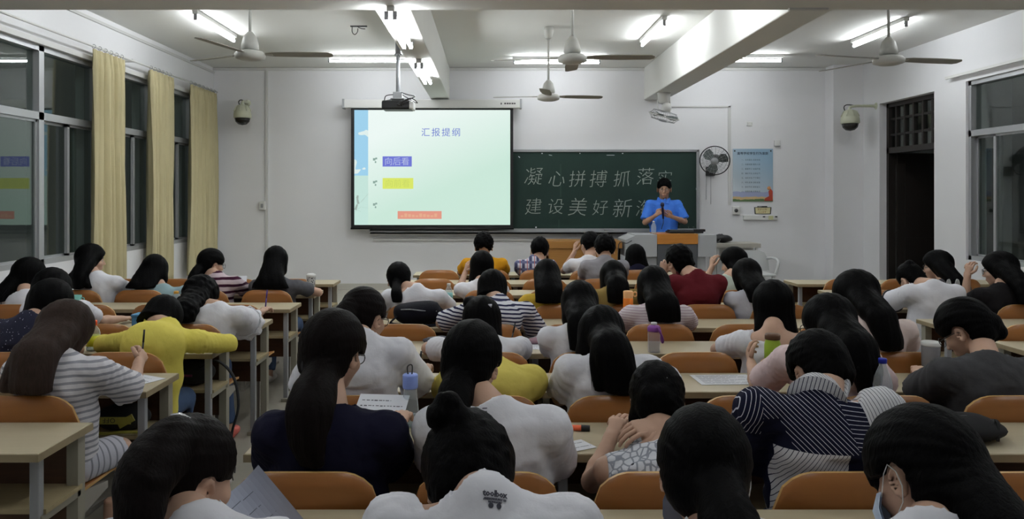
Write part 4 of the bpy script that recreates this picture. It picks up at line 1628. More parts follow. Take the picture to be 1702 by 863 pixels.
def hand_tubes(wr, d, n, side, curl, scale=1.0):
    """five bent fingers as tubes; d points along the hand, n out of the back of the hand, side = +1 when the thumb is on the d x n side"""
    d, n = NP(d, float), NP(n, float)
    d /= np.linalg.norm(d)
    n = n - d * (n @ d)
    n /= np.linalg.norm(n)
    l = np.cross(d, n) * side
    out = []
    base = NP(wr) + d * 0.088 * scale
    for i, (o, L) in enumerate(((0.030, 0.072), (0.010, 0.082), (-0.010, 0.076), (-0.029, 0.060))):
        p = base + l * o * scale + d * (0.004 if i in (1, 2) else -0.004)
        a = curl * (0.35 + 0.05 * i)
        pts = [p - d * 0.025 * scale, p]
        ang = 0
        for seg in (0.42, 0.33, 0.25):
            ang += a * 1.35
            v = d * math.cos(ang) - n * math.sin(ang) + l * o * 1.5 * (1 - curl * 0.4)
            v /= np.linalg.norm(v)
            q = pts[-1] + v * L * seg * scale
            pts += [(pts[-1] + q) / 2, q]
        rr = [0.0092, 0.0094, 0.0088, 0.0088, 0.0080, 0.0082, 0.0072, 0.0052]
        rr = [r * scale for r in rr[:len(pts)]]
        out.append(tube_data(pts, rr, 8))
    p = NP(wr) + d * 0.025 * scale + l * 0.026 * scale
    v1 = d * 0.72 + l * 0.62 - n * 0.25
    v2 = d * 0.95 + l * (0.25 - 0.3 * curl) - n * (0.2 + 0.35 * curl)
    v3 = d * 0.95 + l * (0.05 - 0.4 * curl) - n * (0.25 + 0.45 * curl)
    pts = [p]
    for v, L in ((v1, 0.042), (v2, 0.032), (v3, 0.025)):
        v = v / np.linalg.norm(v)
        pts += [pts[-1] + v * L * 0.5 * scale, pts[-1] + v * L * scale]
    out.append(tube_data(pts, [r * scale for r in (0.0125, 0.0125, 0.0112, 0.0108, 0.0098, 0.0095, 0.006)], 8))
    return out


def face_parts(Hc, R, hs):
    """eyes, brows and lips as islands of the body mesh; returns (verts, faces, material) with materials 1 white 2 iris 3 brow 4 lip"""
    P = lambda x, y, z: Hc + R @ NP([x, y, z]) * hs
    out = []
    Rm = Matrix((R * hs).tolist()).to_4x4()
    for s in (-1, 1):
        c = P(s * 0.031, 0.0745, -0.022)
        b = MB().ball((0, 0, 0), (0.0135, 0.0105, 0.0085), 12, 8, 0, Matrix.Translation(c) @ Rm)
        out.append((b.v, b.f, 1))
        c = P(s * 0.031, 0.0795, -0.022)
        b = MB().ball((0, 0, 0), (0.0058, 0.0062, 0.0062), 10, 6, 0, Matrix.Translation(c) @ Rm)
        out.append((b.v, b.f, 2))
        b = tube_data([P(s * 0.014, 0.0875, -0.001), P(s * 0.030, 0.087, 0.004), P(s * 0.047, 0.077, -0.001)], [0.0028, 0.0035, 0.0016], 6)
        out.append((b[0], b[1], 3))
        b = tube_data([P(s * 0.018, 0.0835, -0.0155), P(s * 0.031, 0.0855, -0.0125), P(s * 0.046, 0.0785, -0.017)], [0.0012, 0.0016, 0.001], 5)
        out.append((b[0], b[1], 3))
    for z, r in ((-0.0815, 0.0038), (-0.0885, 0.0046)):
        b = tube_data([P(-0.024, 0.079, -0.0845), P(-0.010, 0.0895, z), P(0, 0.0905, z - 0.001), P(0.010, 0.0895, z), P(0.024, 0.079, -0.0845)], [0.001, r, r, r, 0.001], 6)
        out.append((b[0], b[1], 4))
    return out


def glasses(parent, Hc, R, col=None, hs=1.0):
    P = lambda x, y, z: Hc + R @ NP([x, y, z]) * hs
    mb = MB()
    for s in (-1, 1):
        mb.tube([P(s * 0.034 + 0.024 * math.cos(a), 0.1 - 0.12 * abs(0.024 * math.cos(a) + 0.01) * (1 if math.cos(a) * s > 0 else 0.2), -0.024 + 0.020 * math.sin(a)) for a in [2 * PI * i / 16 for i in range(17)]], 0.0018, 6)
        mb.tube([P(s * 0.058, 0.094, -0.018), P(s * 0.076, 0.06, -0.016), P(s * 0.083, 0.0, -0.014), P(s * 0.08, -0.02, -0.03)], 0.0018, 6)
    mb.tube([P(-0.010, 0.099, -0.02), P(0, 0.102, -0.016), P(0.010, 0.099, -0.02)], 0.0017, 6)
    return mb.build('glasses', col or M_BLACK, parent)


def creases(F_, amp, seed, top, arms):
    """cloth folds: soft vertical drapes down the back, sharper creases around the armpits and elbows"""
    rnd = np.random.RandomState(seed)
    X, Y, Z = F_.grid()
    p = rnd.uniform(0, 6.28, 12)
    warp = 0.03 * np.sin(7 * X + 5 * Z + p[0]) + 0.02 * np.sin(13 * Z - 9 * Y + p[1])
    h = np.clip((top - Z) / 0.30, 0, 1)
    d = 0.9 * h * np.sin((X + warp + 0.25 * (Z - top) * np.sign(X)) * 2 * PI / 0.085 + p[2])
    d = d + 0.7 * h * np.sin((X * 0.7 - warp * 1.3 + 0.6 * Z) * 2 * PI / 0.12 + p[3])
    for i in range(4):
        v = rnd.normal(size=3) * NP([0.8, 0.8, 1.0])
        v /= np.linalg.norm(v)
        lam = rnd.uniform(0.06, 0.14)
        w = np.sin(2 * PI / lam * (v[0] * X + v[1] * Y + v[2] * Z + warp) + p[4 + i])
        d = d + 0.30 * (1 - 2 * np.abs(w) ** 0.7) * (lam / 0.10)
    near = 0
    for a, b in arms:
        u = (b - a) / np.linalg.norm(b - a)
        X2, Y2, Z2 = X - a[0], Y - a[1], Z - a[2]
        l = X2 * u[0] + Y2 * u[1] + Z2 * u[2]
        r2 = X2 * X2 + Y2 * Y2 + Z2 * Z2 - l * l
        m = np.exp(-r2 / 0.010) * np.exp(-((l - 0.04) / 0.10) ** 2)
        q = np.sin(2 * PI / 0.055 * (l + 0.35 * (Z - a[2]) + warp * 0.8) + p[8])
        near = near + m * 1.2 * (1 - 2 * np.abs(q) ** 0.8)
    F_.D = F_.D + np.where(F_.D < 0.05, amp * (d * 0.55 + near), 0)


SUITS = {}


def hair_mesh(parent, Hc, R, hp, vox, m, seed, hs=1.0):
    """hp: style, plus chains of (dx, dy, dz, half-width, half-depth) from the head centre for hair that hangs"""
    rnd = np.random.RandomState(seed)
    style = hp.get('style', 'pony')
    g = hp.get('vol', 1.0) * (1.045 if style != 'short' else 1.0) * hs
    chains = hp.get('chains', [])
    lumps = hp.get('lumps', [])
    P = lambda x, y, z: Hc + R @ NP([x, y, z], float) * hs
    pts = [Hc + NP([sx * 0.15, sy * 0.16, sz * 0.16]) for sx in (-1, 1) for sy in (-1, 1) for sz in (-1, 1)]
    for ch in chains:
        for c in ch:
            for s in (-1, 1):
                pts.append(Hc + NP(c[:3]) + s * (max(c[3], c[4]) + 0.02))
    for c in lumps:
        for s in (-1, 1):
            pts.append(P(*c[:3]) + s * (max(c[3:6]) + 0.02))
    pts = NP(pts)
    lo, hi = pts.min(0) - 0.02, pts.max(0) + 0.02
    Fd = Field(*[np.arange(lo[i], hi[i], vox) for i in range(3)])
    cap_r = NP([0.0855, 0.106, 0.100]) * g
    Fd.ellipsoid(P(0, -0.012, 0.010), cap_r, R, 0.0)
    if style in ('bob', 'long'):
        Fd.flat(P(0, -0.012, 0.0), P(0, -0.02, -0.085 if style == 'long' else -hp.get('len', 0.14)), 0.088 * g, hp.get('wide', 0.092) * g, 0.10 * g, 0.088 * g, R[:, 0], 0.03)
    elif style == 'short':
        Fd.ellipsoid(P(0, -0.02, 0.02), cap_r * NP([1.02, 1.0, 1.03]), R, 0.02)
    if style in ('pony', 'bun'):
        Fd.ellipsoid(P(0, -0.058, -0.058), (0.066 * g, 0.046 * g, hp.get('nape_len', 0.060)), R, 0.035)
    for c in hp.get('puffs', []):
        Fd.ellipsoid(P(*c[:3]), c[3:6], R, 0.03)
    # open the face, the ears and the nape
    X, Y, Z = Fd.grid()
    X, Y, Z = X - Hc[0], Y - Hc[1], Z - Hc[2]
    hR = R / hs
    qx = hR[0, 0] * X + hR[1, 0] * Y + hR[2, 0] * Z
    qy = hR[0, 1] * X + hR[1, 1] * Y + hR[2, 1] * Z
    qz = hR[0, 2] * X + hR[1, 2] * Y + hR[2, 2] * Z
    if style == 'long' or style == 'bob':
        face = 0.80 * qy - 0.60 * qz - hp.get('face', 0.072)
        side = np.abs(qx) - hp.get('cheek', 0.066)
        Fd.D = np.maximum(Fd.D, np.minimum(face, -np.maximum(side, -1e9)) if hp.get('fringe') else face)
        if style == 'bob':
            Fd.D = np.maximum(Fd.D, -(qz + hp.get('len', 0.14)))
    else:
        face = 0.78 * qy - 0.62 * qz - hp.get('face', 0.060)
        Fd.D = np.maximum(Fd.D, face)
        nape = -(qz + hp.get('nape', 0.080) + 0.024) - 0.35 * (qy + 0.06)
        Fd.D = np.maximum(Fd.D, nape)
        if style == 'short':
            Fd.D = np.maximum(Fd.D, -(qz + 0.055) - 0.55 * (qy + 0.05))
        ear = np.sqrt((qy + 0.004) ** 2 + ((qz + 0.030) * 0.85) ** 2) - hp.get('ear', 0.028)
        ear = np.where(np.abs(qx) > 0.055, ear, 1.0)
        Fd.D = np.maximum(Fd.D, -ear)
        low = np.where(qy > -0.03, qz + 0.012 + 0.5 * np.maximum(0, 0.0 - qy), 1.0)
        Fd.D = np.maximum(Fd.D, np.where((np.abs(qx) > 0.05), -low, -1.0) * 0.8)
    for c in lumps:
        Fd.ellipsoid(P(*c[:3]), c[3:6], R, 0.012)
    side = R[:, 0].copy()
    side[2] = 0
    side /= np.linalg.norm(side)
    for ch in chains:
        C = [NP(c[:3]) + Hc for c in ch]
        for i in range(len(ch) - 1):
            Fd.flat(C[i], C[i + 1], ch[i][3], ch[i + 1][3], ch[i][4], ch[i + 1][4], side, 0.022)
    if style == 'long' and chains:
        ch = NP(chains[0])
        ze, xe, we = ch[-1][2], ch[-1][0], ch[:, 3].max()
        rag = 0.010 * np.sin(95 * X + seed) + 0.007 * np.sin(230 * X) + 0.02 * np.cos(3.0 * (X - xe) / we)
        Fd.D = np.maximum(Fd.D, np.minimum(ze - 0.012 + rag - Z, we * 1.3 - np.abs(X - xe)))
    # strands: grooves that follow the fall of the hair
    tx, ty, tz = hp.get('tie', (0, -0.10, 0.0))
    down = np.clip((-(Z) - 0.02) / 0.08, 0, 1)
    ph = np.sin(9 * Z + seed) * 0.8
    gv = np.sin(250 * X * 0.8 + 90 * Y + ph) + 0.7 * np.sin(140 * X - 60 * Y + 1.7 * ph)
    if style in ('pony', 'bun'):
        an = np.arctan2(qz - tz, qx - tx)
        gc = np.sin(23 * an + 20 * qy) + 0.6 * np.sin(41 * an)
        gv = gv * down + gc * (1 - down)
    Fd.D = Fd.D + np.where(np.abs(Fd.D) < 0.04, 0.0011 * hp.get('rough', 1.0) * gv + 0.0022 * hp.get('rough', 1.0) * np.sin(70 * X + 30 * Y + 1.5 * ph + 2 * np.sin(6 * Z + seed)) * down, 0)
    if style == 'short' or hp.get('messy'):
        ripple(Fd, 0.004 * hp.get('messy', 1.0), seed, 0.02, 0.05, 10)
    if hp.get('clip'):
        Fd.D = np.maximum(Fd.D, np.minimum(0.863 - Fd.a[2][None, None, :], 0.14 - Fd.a[1][None, :, None]) + 0 * X)
    v, q = Fd.mesh()
    parts = [(v, q, 0)]
    # loose strands along the hanging hair
    for ci, ch in enumerate(chains):
        for _ in range(hp.get('strands', 14) if vox < 0.011 else 6):
            u = rnd.uniform(-1.0, 1.0)
            w = rnd.choice([-1, 1]) * math.sqrt(max(0, 1 - u * u)) * 0.9
            ext = rnd.uniform(0.0, 0.05)
            path = []
            sway = rnd.normal(scale=0.012)
            for i, c in enumerate(ch):
                cc = NP(c[:3]) + Hc + side * u * c[3] * 1.02 + NP([0, -1, 0]) * w * c[4] * 1.02 + NP([sway * (i / len(ch)) ** 2, 0, 0])
                path.append(cc)
            path = path[max(0, len(path) - 9)::2]
            if len(path) > 1:
                e = path[-1] - path[-2]
                path.append(path[-1] + e / (np.linalg.norm(e) + 1e-6) * ext + NP([rnd.normal(scale=0.01), rnd.normal(scale=0.01), 0]))
                sp = smooth_path(path, 3)
                if hp.get('clip'):
                    sp = [p for p in sp if p[2] > 0.865 or p[1] > 0.15]
                if len(sp) < 3:
                    continue
                n = len(sp)
                tv, tf = tube_data(sp, [0.0035 * (1 - 0.85 * i / (n - 1)) for i in range(n)], 4)
                parts.append((tv, tf, 0))
    return np_mesh('hair', parts, [m], parent)


def build_person(t, S):
    """S: skeleton in the thing's own coordinates and what the figure wears"""
    seed = S['seed']
    Hc, R = NP(S['head'], float), S['R']
    Nb, Hip = NP(S['neck'], float), NP(S['hip'], float)
    sw = S.get('sw', 0.165)
    fem = S.get('female', True)
    vox = S['vox']
    hs = S.get('hs', 1.05)
    up = (Nb - Hip) / np.linalg.norm(Nb - Hip)
    twist = math.radians(S.get('twist', 0))
    side = NP([math.cos(twist), math.sin(twist) * -1, S.get('tilt', 0.0)])
    side /= np.linalg.norm(side)
    back = np.cross(up, side) * -1.0            # towards -y: the figure's back
    if back[1] > 0:
        back = -back
    bow = S.get('bow', 0.05)
    waist = Hip + (Nb - Hip) * 0.38 + back * bow * 0.7
    chest = Hip + (Nb - Hip) * 0.72 + back * bow
    if not S.get('stand') and S.get('keep', True):
        # the back rests in front of the chair's backrest
        dep = 0.100 + S.get('ease', 0.01) + S.get('drape', 0.018) * 0.6
        waist[1] = max(waist[1], 0.045 + dep)
        if chest[2] < 0.93:
            chest[1] = max(chest[1], 0.03 + dep - 0.25 * max(0.0, chest[2] - 0.84))
    yoke = Nb - up * 0.082 + back * 0.004
    sh = {}
    for s, n in ((-1, 'l'), (1, 'r')):
        sh[n] = Nb + side * s * sw - up * S.get('drop', 0.090) - back * S.get('shy', 0.0) + NP([0, 0, S.get('shz_' + n, 0.0)])
    el, wr = {}, {}
    for s, n in ((-1, 'l'), (1, 'r')):
        e = S.get('el_' + n)
        if e is None:
            e = sh[n] + NP([s * 0.022, 0.21, -0.14])
            e[2] = max(e[2], 0.80)
        e = NP(e, float)
        v = e - sh[n]
        L = np.linalg.norm(v)
        if L > 0.33 or L < 0.22:
            e = sh[n] + v / L * min(max(L, 0.22), 0.33)
        el[n] = e
        w = S.get('wr_' + n)
        if w is None:
            w = e + NP([-s * 0.15, 0.18, 0])
            w[2] = max(0.785, e[2] - 0.02)
        w = NP(w, float)
        v = w - e
        L = np.linalg.norm(v)
        if L > 0.27 or L < 0.18:
            w = e + v / L * min(max(L, 0.18), 0.27)
        wr[n] = w
    hipj, knee, ank = {}, {}, {}
    for s, n in ((-1, 'l'), (1, 'r')):
        hipj[n] = Hip + NP([s * 0.085, 0.01, -0.03])
        if S.get('stand'):
            knee[n] = NP([Hip[0] + s * 0.10, Hip[1] + 0.01, Hip[2] * 0.545])
            ank[n] = NP([Hip[0] + s * 0.11, Hip[1] - 0.02, 0.09])
        else:
            knee[n] = NP(S.get('knee_' + n, [Hip[0] + s * 0.10, 0.452, 0.495]), float)
            ank[n] = NP(S.get('ank_' + n, [knee[n][0], 0.30, 0.085]), float)
    tall = S.get('stand')

    def torso(Fd, e, waist_e=0.0):
        hw = 0.158 if fem else 0.152
        a = 0.0 if fem else 0.012
        Fd.flat(Hip, waist, hw + e + waist_e * 0.5, 0.128 + a + e + waist_e, 0.108 + e, 0.088 + e + waist_e * 0.6, side, 0.05)
        Fd.flat(waist, chest, 0.128 + a + e + waist_e, 0.142 + a + e, 0.088 + e + waist_e * 0.6, 0.098 + e, side, 0.05)
        Fd.flat(chest, yoke, 0.142 + a + e, 0.10 + e, 0.098 + e, 0.062 + e, side, 0.05)
        for n in 'lr':
            Fd.capsule(yoke - up * 0.012, sh[n], 0.054 + e * 0.8, 0.046 + e * 0.8, 0.035)

    pts = [Hc + NP([a, b, c]) for a in (-.13, .13) for b in (-.13, .13) for c in (-.16, .13)] + [Hip + NP([a, b, -0.15]) for a in (-.24, .24) for b in (-.16, .14)]
    for n in 'lr':
        pts += [el[n], wr[n], sh[n], knee[n], ank[n] + NP([0, 0.19, -0.085]), ank[n] + NP([0, -0.08, 0])]
        pts += [wr[n] + (wr[n] - el[n]) * 0.45]
    pts = NP(pts)
    lo, hi = pts.min(0) - 0.085, pts.max(0) + 0.085
    lo[2] = max(lo[2], -0.01)
    fine = min(0.0075, vox * 0.62) if not S.get('close') else 0.0042
    Fd = Field(*[axis_grid(lo[i], hi[i], vox * 1.15, fine, Hc[i] - 0.135, Hc[i] + 0.125) for i in range(3)])
    torso(Fd, -0.004)
    for n in 'lr':
        k = S.get('armk', 1.0)
        Fd.capsule(sh[n], el[n], 0.044 * k, 0.036 * k, 0.03)
        m = el[n] + (wr[n] - el[n]) * 0.3
        Fd.capsule(el[n], m, 0.035 * k, 0.036 * k, 0.015)
        Fd.capsule(m, wr[n], 0.036 * k, 0.0235 * k, 0.015)
        hd = S.get('hd_' + n)
        hd = (wr[n] - el[n]) if hd is None else NP(hd, float)
        hd = hd / np.linalg.norm(hd)
        hn = NP(S.get('hn_' + n, [0, 0, 1]), float)
        hn = hn - hd * (hn @ hd)
        hn /= np.linalg.norm(hn)
        hsd = np.cross(hd, hn)
        Fd.flat(wr[n] - hd * 0.005, wr[n] + hd * 0.078, 0.027, 0.038, 0.017, 0.0125, hsd, 0.014)
        Fd.capsule(hipj[n], knee[n], 0.072, 0.052, 0.03)
        Fd.capsule(knee[n], knee[n] + (ank[n] - knee[n]) * 0.35, 0.050, 0.050, 0.02)
        Fd.capsule(knee[n] + (ank[n] - knee[n]) * 0.3, ank[n], 0.050, 0.034, 0.02)
        fd = NP(S.get('foot', [0, 1, 0]), float)
        Fd.capsule(ank[n] + NP([0, 0, -0.045]), ank[n] + fd * 0.14 + NP([0, 0, -0.055]), 0.036, 0.026, 0.02)
    # neck and head
    P = lambda x, y, z: Hc + R @ NP([x, y, z], float) * hs
    E = lambda c, r, Rx, k, op='add': Fd.ellipsoid(c, NP(r) * hs, Rx, k, op)
    Fd.capsule(Nb - up * 0.03, P(0, -0.028, -0.075), 0.054 if fem else 0.062, 0.050 if fem else 0.058, 0.025)
    E(P(0, -0.012, 0.012), (0.075, 0.094, 0.087), R, 0.02)
    E(P(0, 0.030, -0.045), (0.062, 0.062, 0.080), R, 0.025)
    E(P(0, 0.058, -0.108), (0.026, 0.022, 0.017), R, 0.025)
    for s in (-1, 1):
        E(P(s * 0.040, 0.058, -0.048), (0.022, 0.02, 0.018), R, 0.02)
        E(P(s * 0.033, 0.097, -0.022), (0.018, 0.016, 0.012), R, 0.014, 'cut')
        Re = R @ NP(Matrix.Rotation(s * -0.5, 3, 'Z'))
        E(P(s * 0.080, -0.008, -0.030), (0.008, 0.019, 0.033), Re, 0.006)
        E(P(s * 0.088, -0.004, -0.028), (0.007, 0.010, 0.019), Re, 0.004, 'cut')
    Fd.capsule(P(0, 0.088, -0.020), P(0, 0.104, -0.054), 0.006, 0.0105, 0.012)
    for s in (-1, 1):
        E(P(s * 0.011, 0.096, -0.057), (0.008, 0.009, 0.007), R, 0.006)
    E(P(0, 0.080, -0.085), (0.024, 0.014, 0.014), R, 0.012)
    def seat_cut(G):
        if tall:
            return
        X, Y, Z = G.grid()
        G.D = np.maximum(G.D, np.minimum(0.449 - Z, np.minimum(0.425 - Y, Z - 0.30)) + 0 * X)
        G.D = np.maximum(G.D, np.minimum(0.757 - Z, np.minimum(Y - 0.452, Z - 0.66)) + 0 * X)
    seat_cut(Fd)
    v, q = Fd.mesh()
    parts = [(v, q, 0)]
    for s, n in ((-1, 'l'), (1, 'r')):
        hd = S.get('hd_' + n)
        hd = (wr[n] - el[n]) if hd is None else NP(hd, float)
        hn = NP(S.get('hn_' + n, [0, 0, 1]), float)
        # thumb towards the figure's middle when the back of the hand faces up
        for tv, tf in hand_tubes(wr[n], hd, hn, S.get('thumb_' + n, -s), S.get('curl_' + n, 0.9), 1.0 if not fem else 0.93):
            if not tall:
                tv = [(p[0], p[1], max(p[2], 0.757) if p[1] > 0.452 and p[2] > 0.66 else p[2]) for p in tv]
            parts.append((tv, tf, 0))
    for fv, ff, fm in face_parts(Hc, R, hs):
        parts.append((fv, ff, fm))
    body = np_mesh('body', parts, [S.get('skin', M_SKIN), M_EYE, M_IRIS, M_BROW, M_LIP], t)
    # ---- clothes
    e = S.get('ease', 0.010)
    pts = [Hip + NP([a, b, -0.13]) for a in (-.25, .25) for b in (-.2, .2)] + [Nb + NP([a, b, c]) for a in (-.1, .1) for b in (-.1, .1) for c in (0, .06)]
    for n in 'lr':
        pts += [sh[n] + NP([0, 0, 0.08]), el[n], sh[n]] + ([wr[n]] if S.get('sleeve', 0.6) > 1 else [])
    pts = NP(pts)
    lo, hi = pts.min(0) - 0.085, pts.max(0) + 0.085
    Fs = Field(*[np.arange(lo[i], hi[i], vox) for i in range(3)])
    torso(Fs, e, S.get('drape', 0.018))
    fr = S.get('sleeve', 0.62)
    for n in 'lr':
        if fr <= 0:
            continue
        k = S.get('armk', 1.0)
        c = min(fr, 1.0)
        r1 = 0.050 + S.get('flare', 0.012)
        if fr <= 1:
            Fs.capsule(sh[n], el[n], 0.046 * k + e * 0.8, r1 * k + e * 0.6, 0.028, cut=c)
        else:
            Fs.capsule(sh[n], el[n], 0.048 * k + e, 0.043 * k + e, 0.035)
            Fs.capsule(el[n], wr[n], 0.042 * k + e * 0.8, 0.030 * k + e * 0.8, 0.02, cut=min(1.0, fr - 1))
    if S.get('folds', 1.0):
        creases(Fs, 0.0052 * S.get('folds', 1.0), seed + 5, Nb[2] - 0.02, [(sh[n], el[n]) for n in 'lr'])
    # a collar that stands a little off the neck
    nv = P(0, -0.028, -0.075) - Nb
    nv /= np.linalg.norm(nv)
    nr = 0.054 if fem else 0.062
    cr = S.get('collar', 1.0)
    na = nv * 0.65 + up * 0.35
    na /= np.linalg.norm(na)
    ch_ = S.get('collar_h', 0.010)
    Fs.capsule(Nb - up * 0.03, P(0, -0.028, -0.075), nr + 0.012, nr + 0.010, 0.028)
    sl, g = Fs.sub(lo, hi, 0.1)
    X, Y, Z = g[0] - Nb[0], g[1] - Nb[1], g[2] - Nb[2]
    l = X * na[0] + Y * na[1] + Z * na[2]
    r2 = np.sqrt(np.maximum(0, X * X + Y * Y + Z * Z - l * l))
    Fs.D = np.maximum(Fs.D, np.minimum(l - ch_, 0.115 * max(cr, 1) - r2))
    if cr > 0:
        ax = Nb + back * S.get('scoop_back', 0.0)
        X, Y, Z = g[0] - ax[0], g[1] - ax[1], g[2] - ax[2]
        l = X * na[0] + Y * na[1] + Z * na[2]
        rad = np.sqrt(np.maximum(0, X * X + Y * Y + Z * Z - l * l)) - (nr + 0.006) * cr
        deep = 0.010 if cr < 1.4 else 0.05 * cr
        Fs.carve(sl, np.maximum(rad, -l - deep), 0.0)
    Fs.below((0, 0, -1), (0, 0, S.get('hem', 0.452)))
    if not tall and S.get('keep', True):
        X, Y, Z = Fs.grid()
        Fs.D = np.maximum(Fs.D, np.minimum(0.047 - 0.06 * (Z - 0.70) - Y, 0.875 - Z) + 0 * X)
    seat_cut(Fs)
    if S.get('below'):
        for nrm, pt in S['below']:
            Fs.below(nrm, pt)
    v, q = Fs.mesh()
    shirt = np_mesh(S.get('shirt_name', 't_shirt'), [(v, q, 0)], [S['shirt']], t)
    sbvh = BVHTree.FromPolygons([tuple(p) for p in v], [tuple(int(i) for i in f) for f in q])
    hp = dict(S['hair'])
    new = []
    for ch in hp.get('chains', []):
        c2 = []
        A = NP(ch, float)
        k = np.arange(len(A))
        kk = np.linspace(0, len(A) - 1, len(A) * 3)
        A = np.stack([np.interp(kk, k, A[:, i]) for i in range(5)], 1)
        for _ in range(2):
            A[1:-1] = (A[:-2] + 2 * A[1:-1] + A[2:]) / 4
        for c in A:
            x, y, z = (Hc + NP(c[:3]))
            if z < Nb[2] + 0.05 and not S.get('loose_hair'):
                for dx in (-0.7, 0, 0.7):
                    h = sbvh.ray_cast(Vector((x + dx * c[3], -1.5, z)), Vector((0, 1, 0)))
                    if h[0] is not None and h[0].y > -0.3:
                        y = min(y, h[0].y - 0.45 * c[4])
                if z < 0.87:
                    y = max(y, 0.05)
            c2.append((x - Hc[0], y - Hc[1], z - Hc[2], c[3], c[4]))
        A = NP(c2)
        for _ in range(60):
            A[1:-1, 1] = np.minimum(A[1:-1, 1], (A[:-2, 1] + 2 * A[1:-1, 1] + A[2:, 1]) / 4)
        n_ = len(A)
        u_ = np.linspace(0, 1, n_)
        A[:, 4] *= 1 - 0.70 * np.clip((u_ - 0.5) / 0.5, 0, 1)
        new.append([tuple(r_) for r_ in A])
    hp['chains'] = new
    hp['clip'] = not S.get('stand')
    # trousers or skirt
    pts = NP([hipj['l'], hipj['r'], knee['l'], knee['r'], ank['l'], ank['r'], Hip + NP([0, 0, 0.1])])
    lo, hi = pts.min(0) - 0.13, pts.max(0) + 0.13
    lo[2] = max(0.02, lo[2])
    vp = max(vox * 1.25, 0.012)
    Fp = Field(*[np.arange(lo[i], hi[i], vp) for i in range(3)])
    Fp.flat(Hip, Hip + (waist - Hip) * 0.4, 0.162, 0.142, 0.112, 0.10, side, 0.04)
    kind = S.get('bottom', 'trousers')
    for n in 'lr':
        if kind == 'skirt':
            Fp.capsule(hipj[n], knee[n], 0.09, 0.072, 0.07, cut=0.92)
        else:
            Fp.capsule(hipj[n], knee[n], 0.080, 0.062, 0.04)
            Fp.capsule(knee[n], ank[n], 0.064, 0.050, 0.02, cut=0.95)
    ripple(Fp, 0.003, seed + 9, 0.06, 0.2, 8)
    seat_cut(Fp)
    v, q = Fp.mesh()
    np_mesh('skirt' if kind == 'skirt' else 'trousers', [(v, q, 0)], [S.get('pants', SUITS['jeans'])], t)
    for n in 'lr':
        fd = NP(S.get('foot', [0, 1, 0]), float)
        a = ank[n]
        mb = MB().ball((0, 0, 0), (0.043, 0.125, 0.045), 14, 8)
        yaw = math.atan2(-fd[0], fd[1])
        Mx = Matrix.Translation((a[0] + fd[0] * 0.055, a[1] + fd[1] * 0.055, 0.032)) @ Matrix.Rotation(yaw, 4, 'Z')
        vv = [tuple(Mx @ Vector((p[0] * (1.0 + 0.12 * (p[1] > 0)), p[1], max(-0.03, p[2] * (1.2 if p[1] < 0 else 0.75))))) for p in mb.v]
        MB().add(vv, mb.f, 0, True).build('shoe', S.get('shoes', SUITS['shoe']), t)
    # ---- hair, glasses and the rest
    hair = hair_mesh(t, Hc, R, hp, max(0.0055, vox * 0.72), S.get('hair_mat', M_HAIR), seed, hs)
    if S.get('glasses'):
        glasses(t, Hc, R, S.get('glasses_mat'), hs)
    if S.get('stand_collar'):
        M_ = Matrix.Translation(Nb) @ Vector(na).to_track_quat('Z', 'Y').to_matrix().to_4x4()
        MB().lathe([(nr + 0.034, -0.016), (nr + 0.030, -0.010), (nr + 0.010, 0.034), (nr + 0.006, 0.034), (nr + 0.022, -0.012)], 28, 0, M_).build('collar', S['stand_collar'], t)
    for tie in S.get('ties', []):
        c = Hc + R @ NP(tie[0]) * hs
        mb = MB().tube([tuple(c + R @ NP([tie[1] * math.cos(a), -0.01 * 0, tie[1] * math.sin(a)]) * hs) for a in [2 * PI * i / 14 for i in range(15)]], 0.008, 7)
        mb.build('hair_tie', tie[2], t)
    return dict(body=body, shirt=shirt, hair=hair, el=el, wr=wr, sh=sh, Nb=Nb, P=P, nv=nv, back=back)


SUITS['jeans'] = cloth('blue_jeans', srgb(70, 88, 118))
SUITS['dark'] = cloth('dark_trousers', srgb(34, 34, 40))
SUITS['shoe'] = mat('white_shoe', srgb(190, 186, 180), 0.6)
SUITS['pink'] = mat('pink_shoe', srgb(214, 110, 100), 0.6)
WHITE_T = cloth('white_cotton', srgb(222, 222, 228))
NAVY_T = cloth('navy_cotton', srgb(20, 20, 40))
YELLOW_T = cloth('yellow_knit', srgb(222, 208, 100))

_seed = [10]
PEOPLE = {}


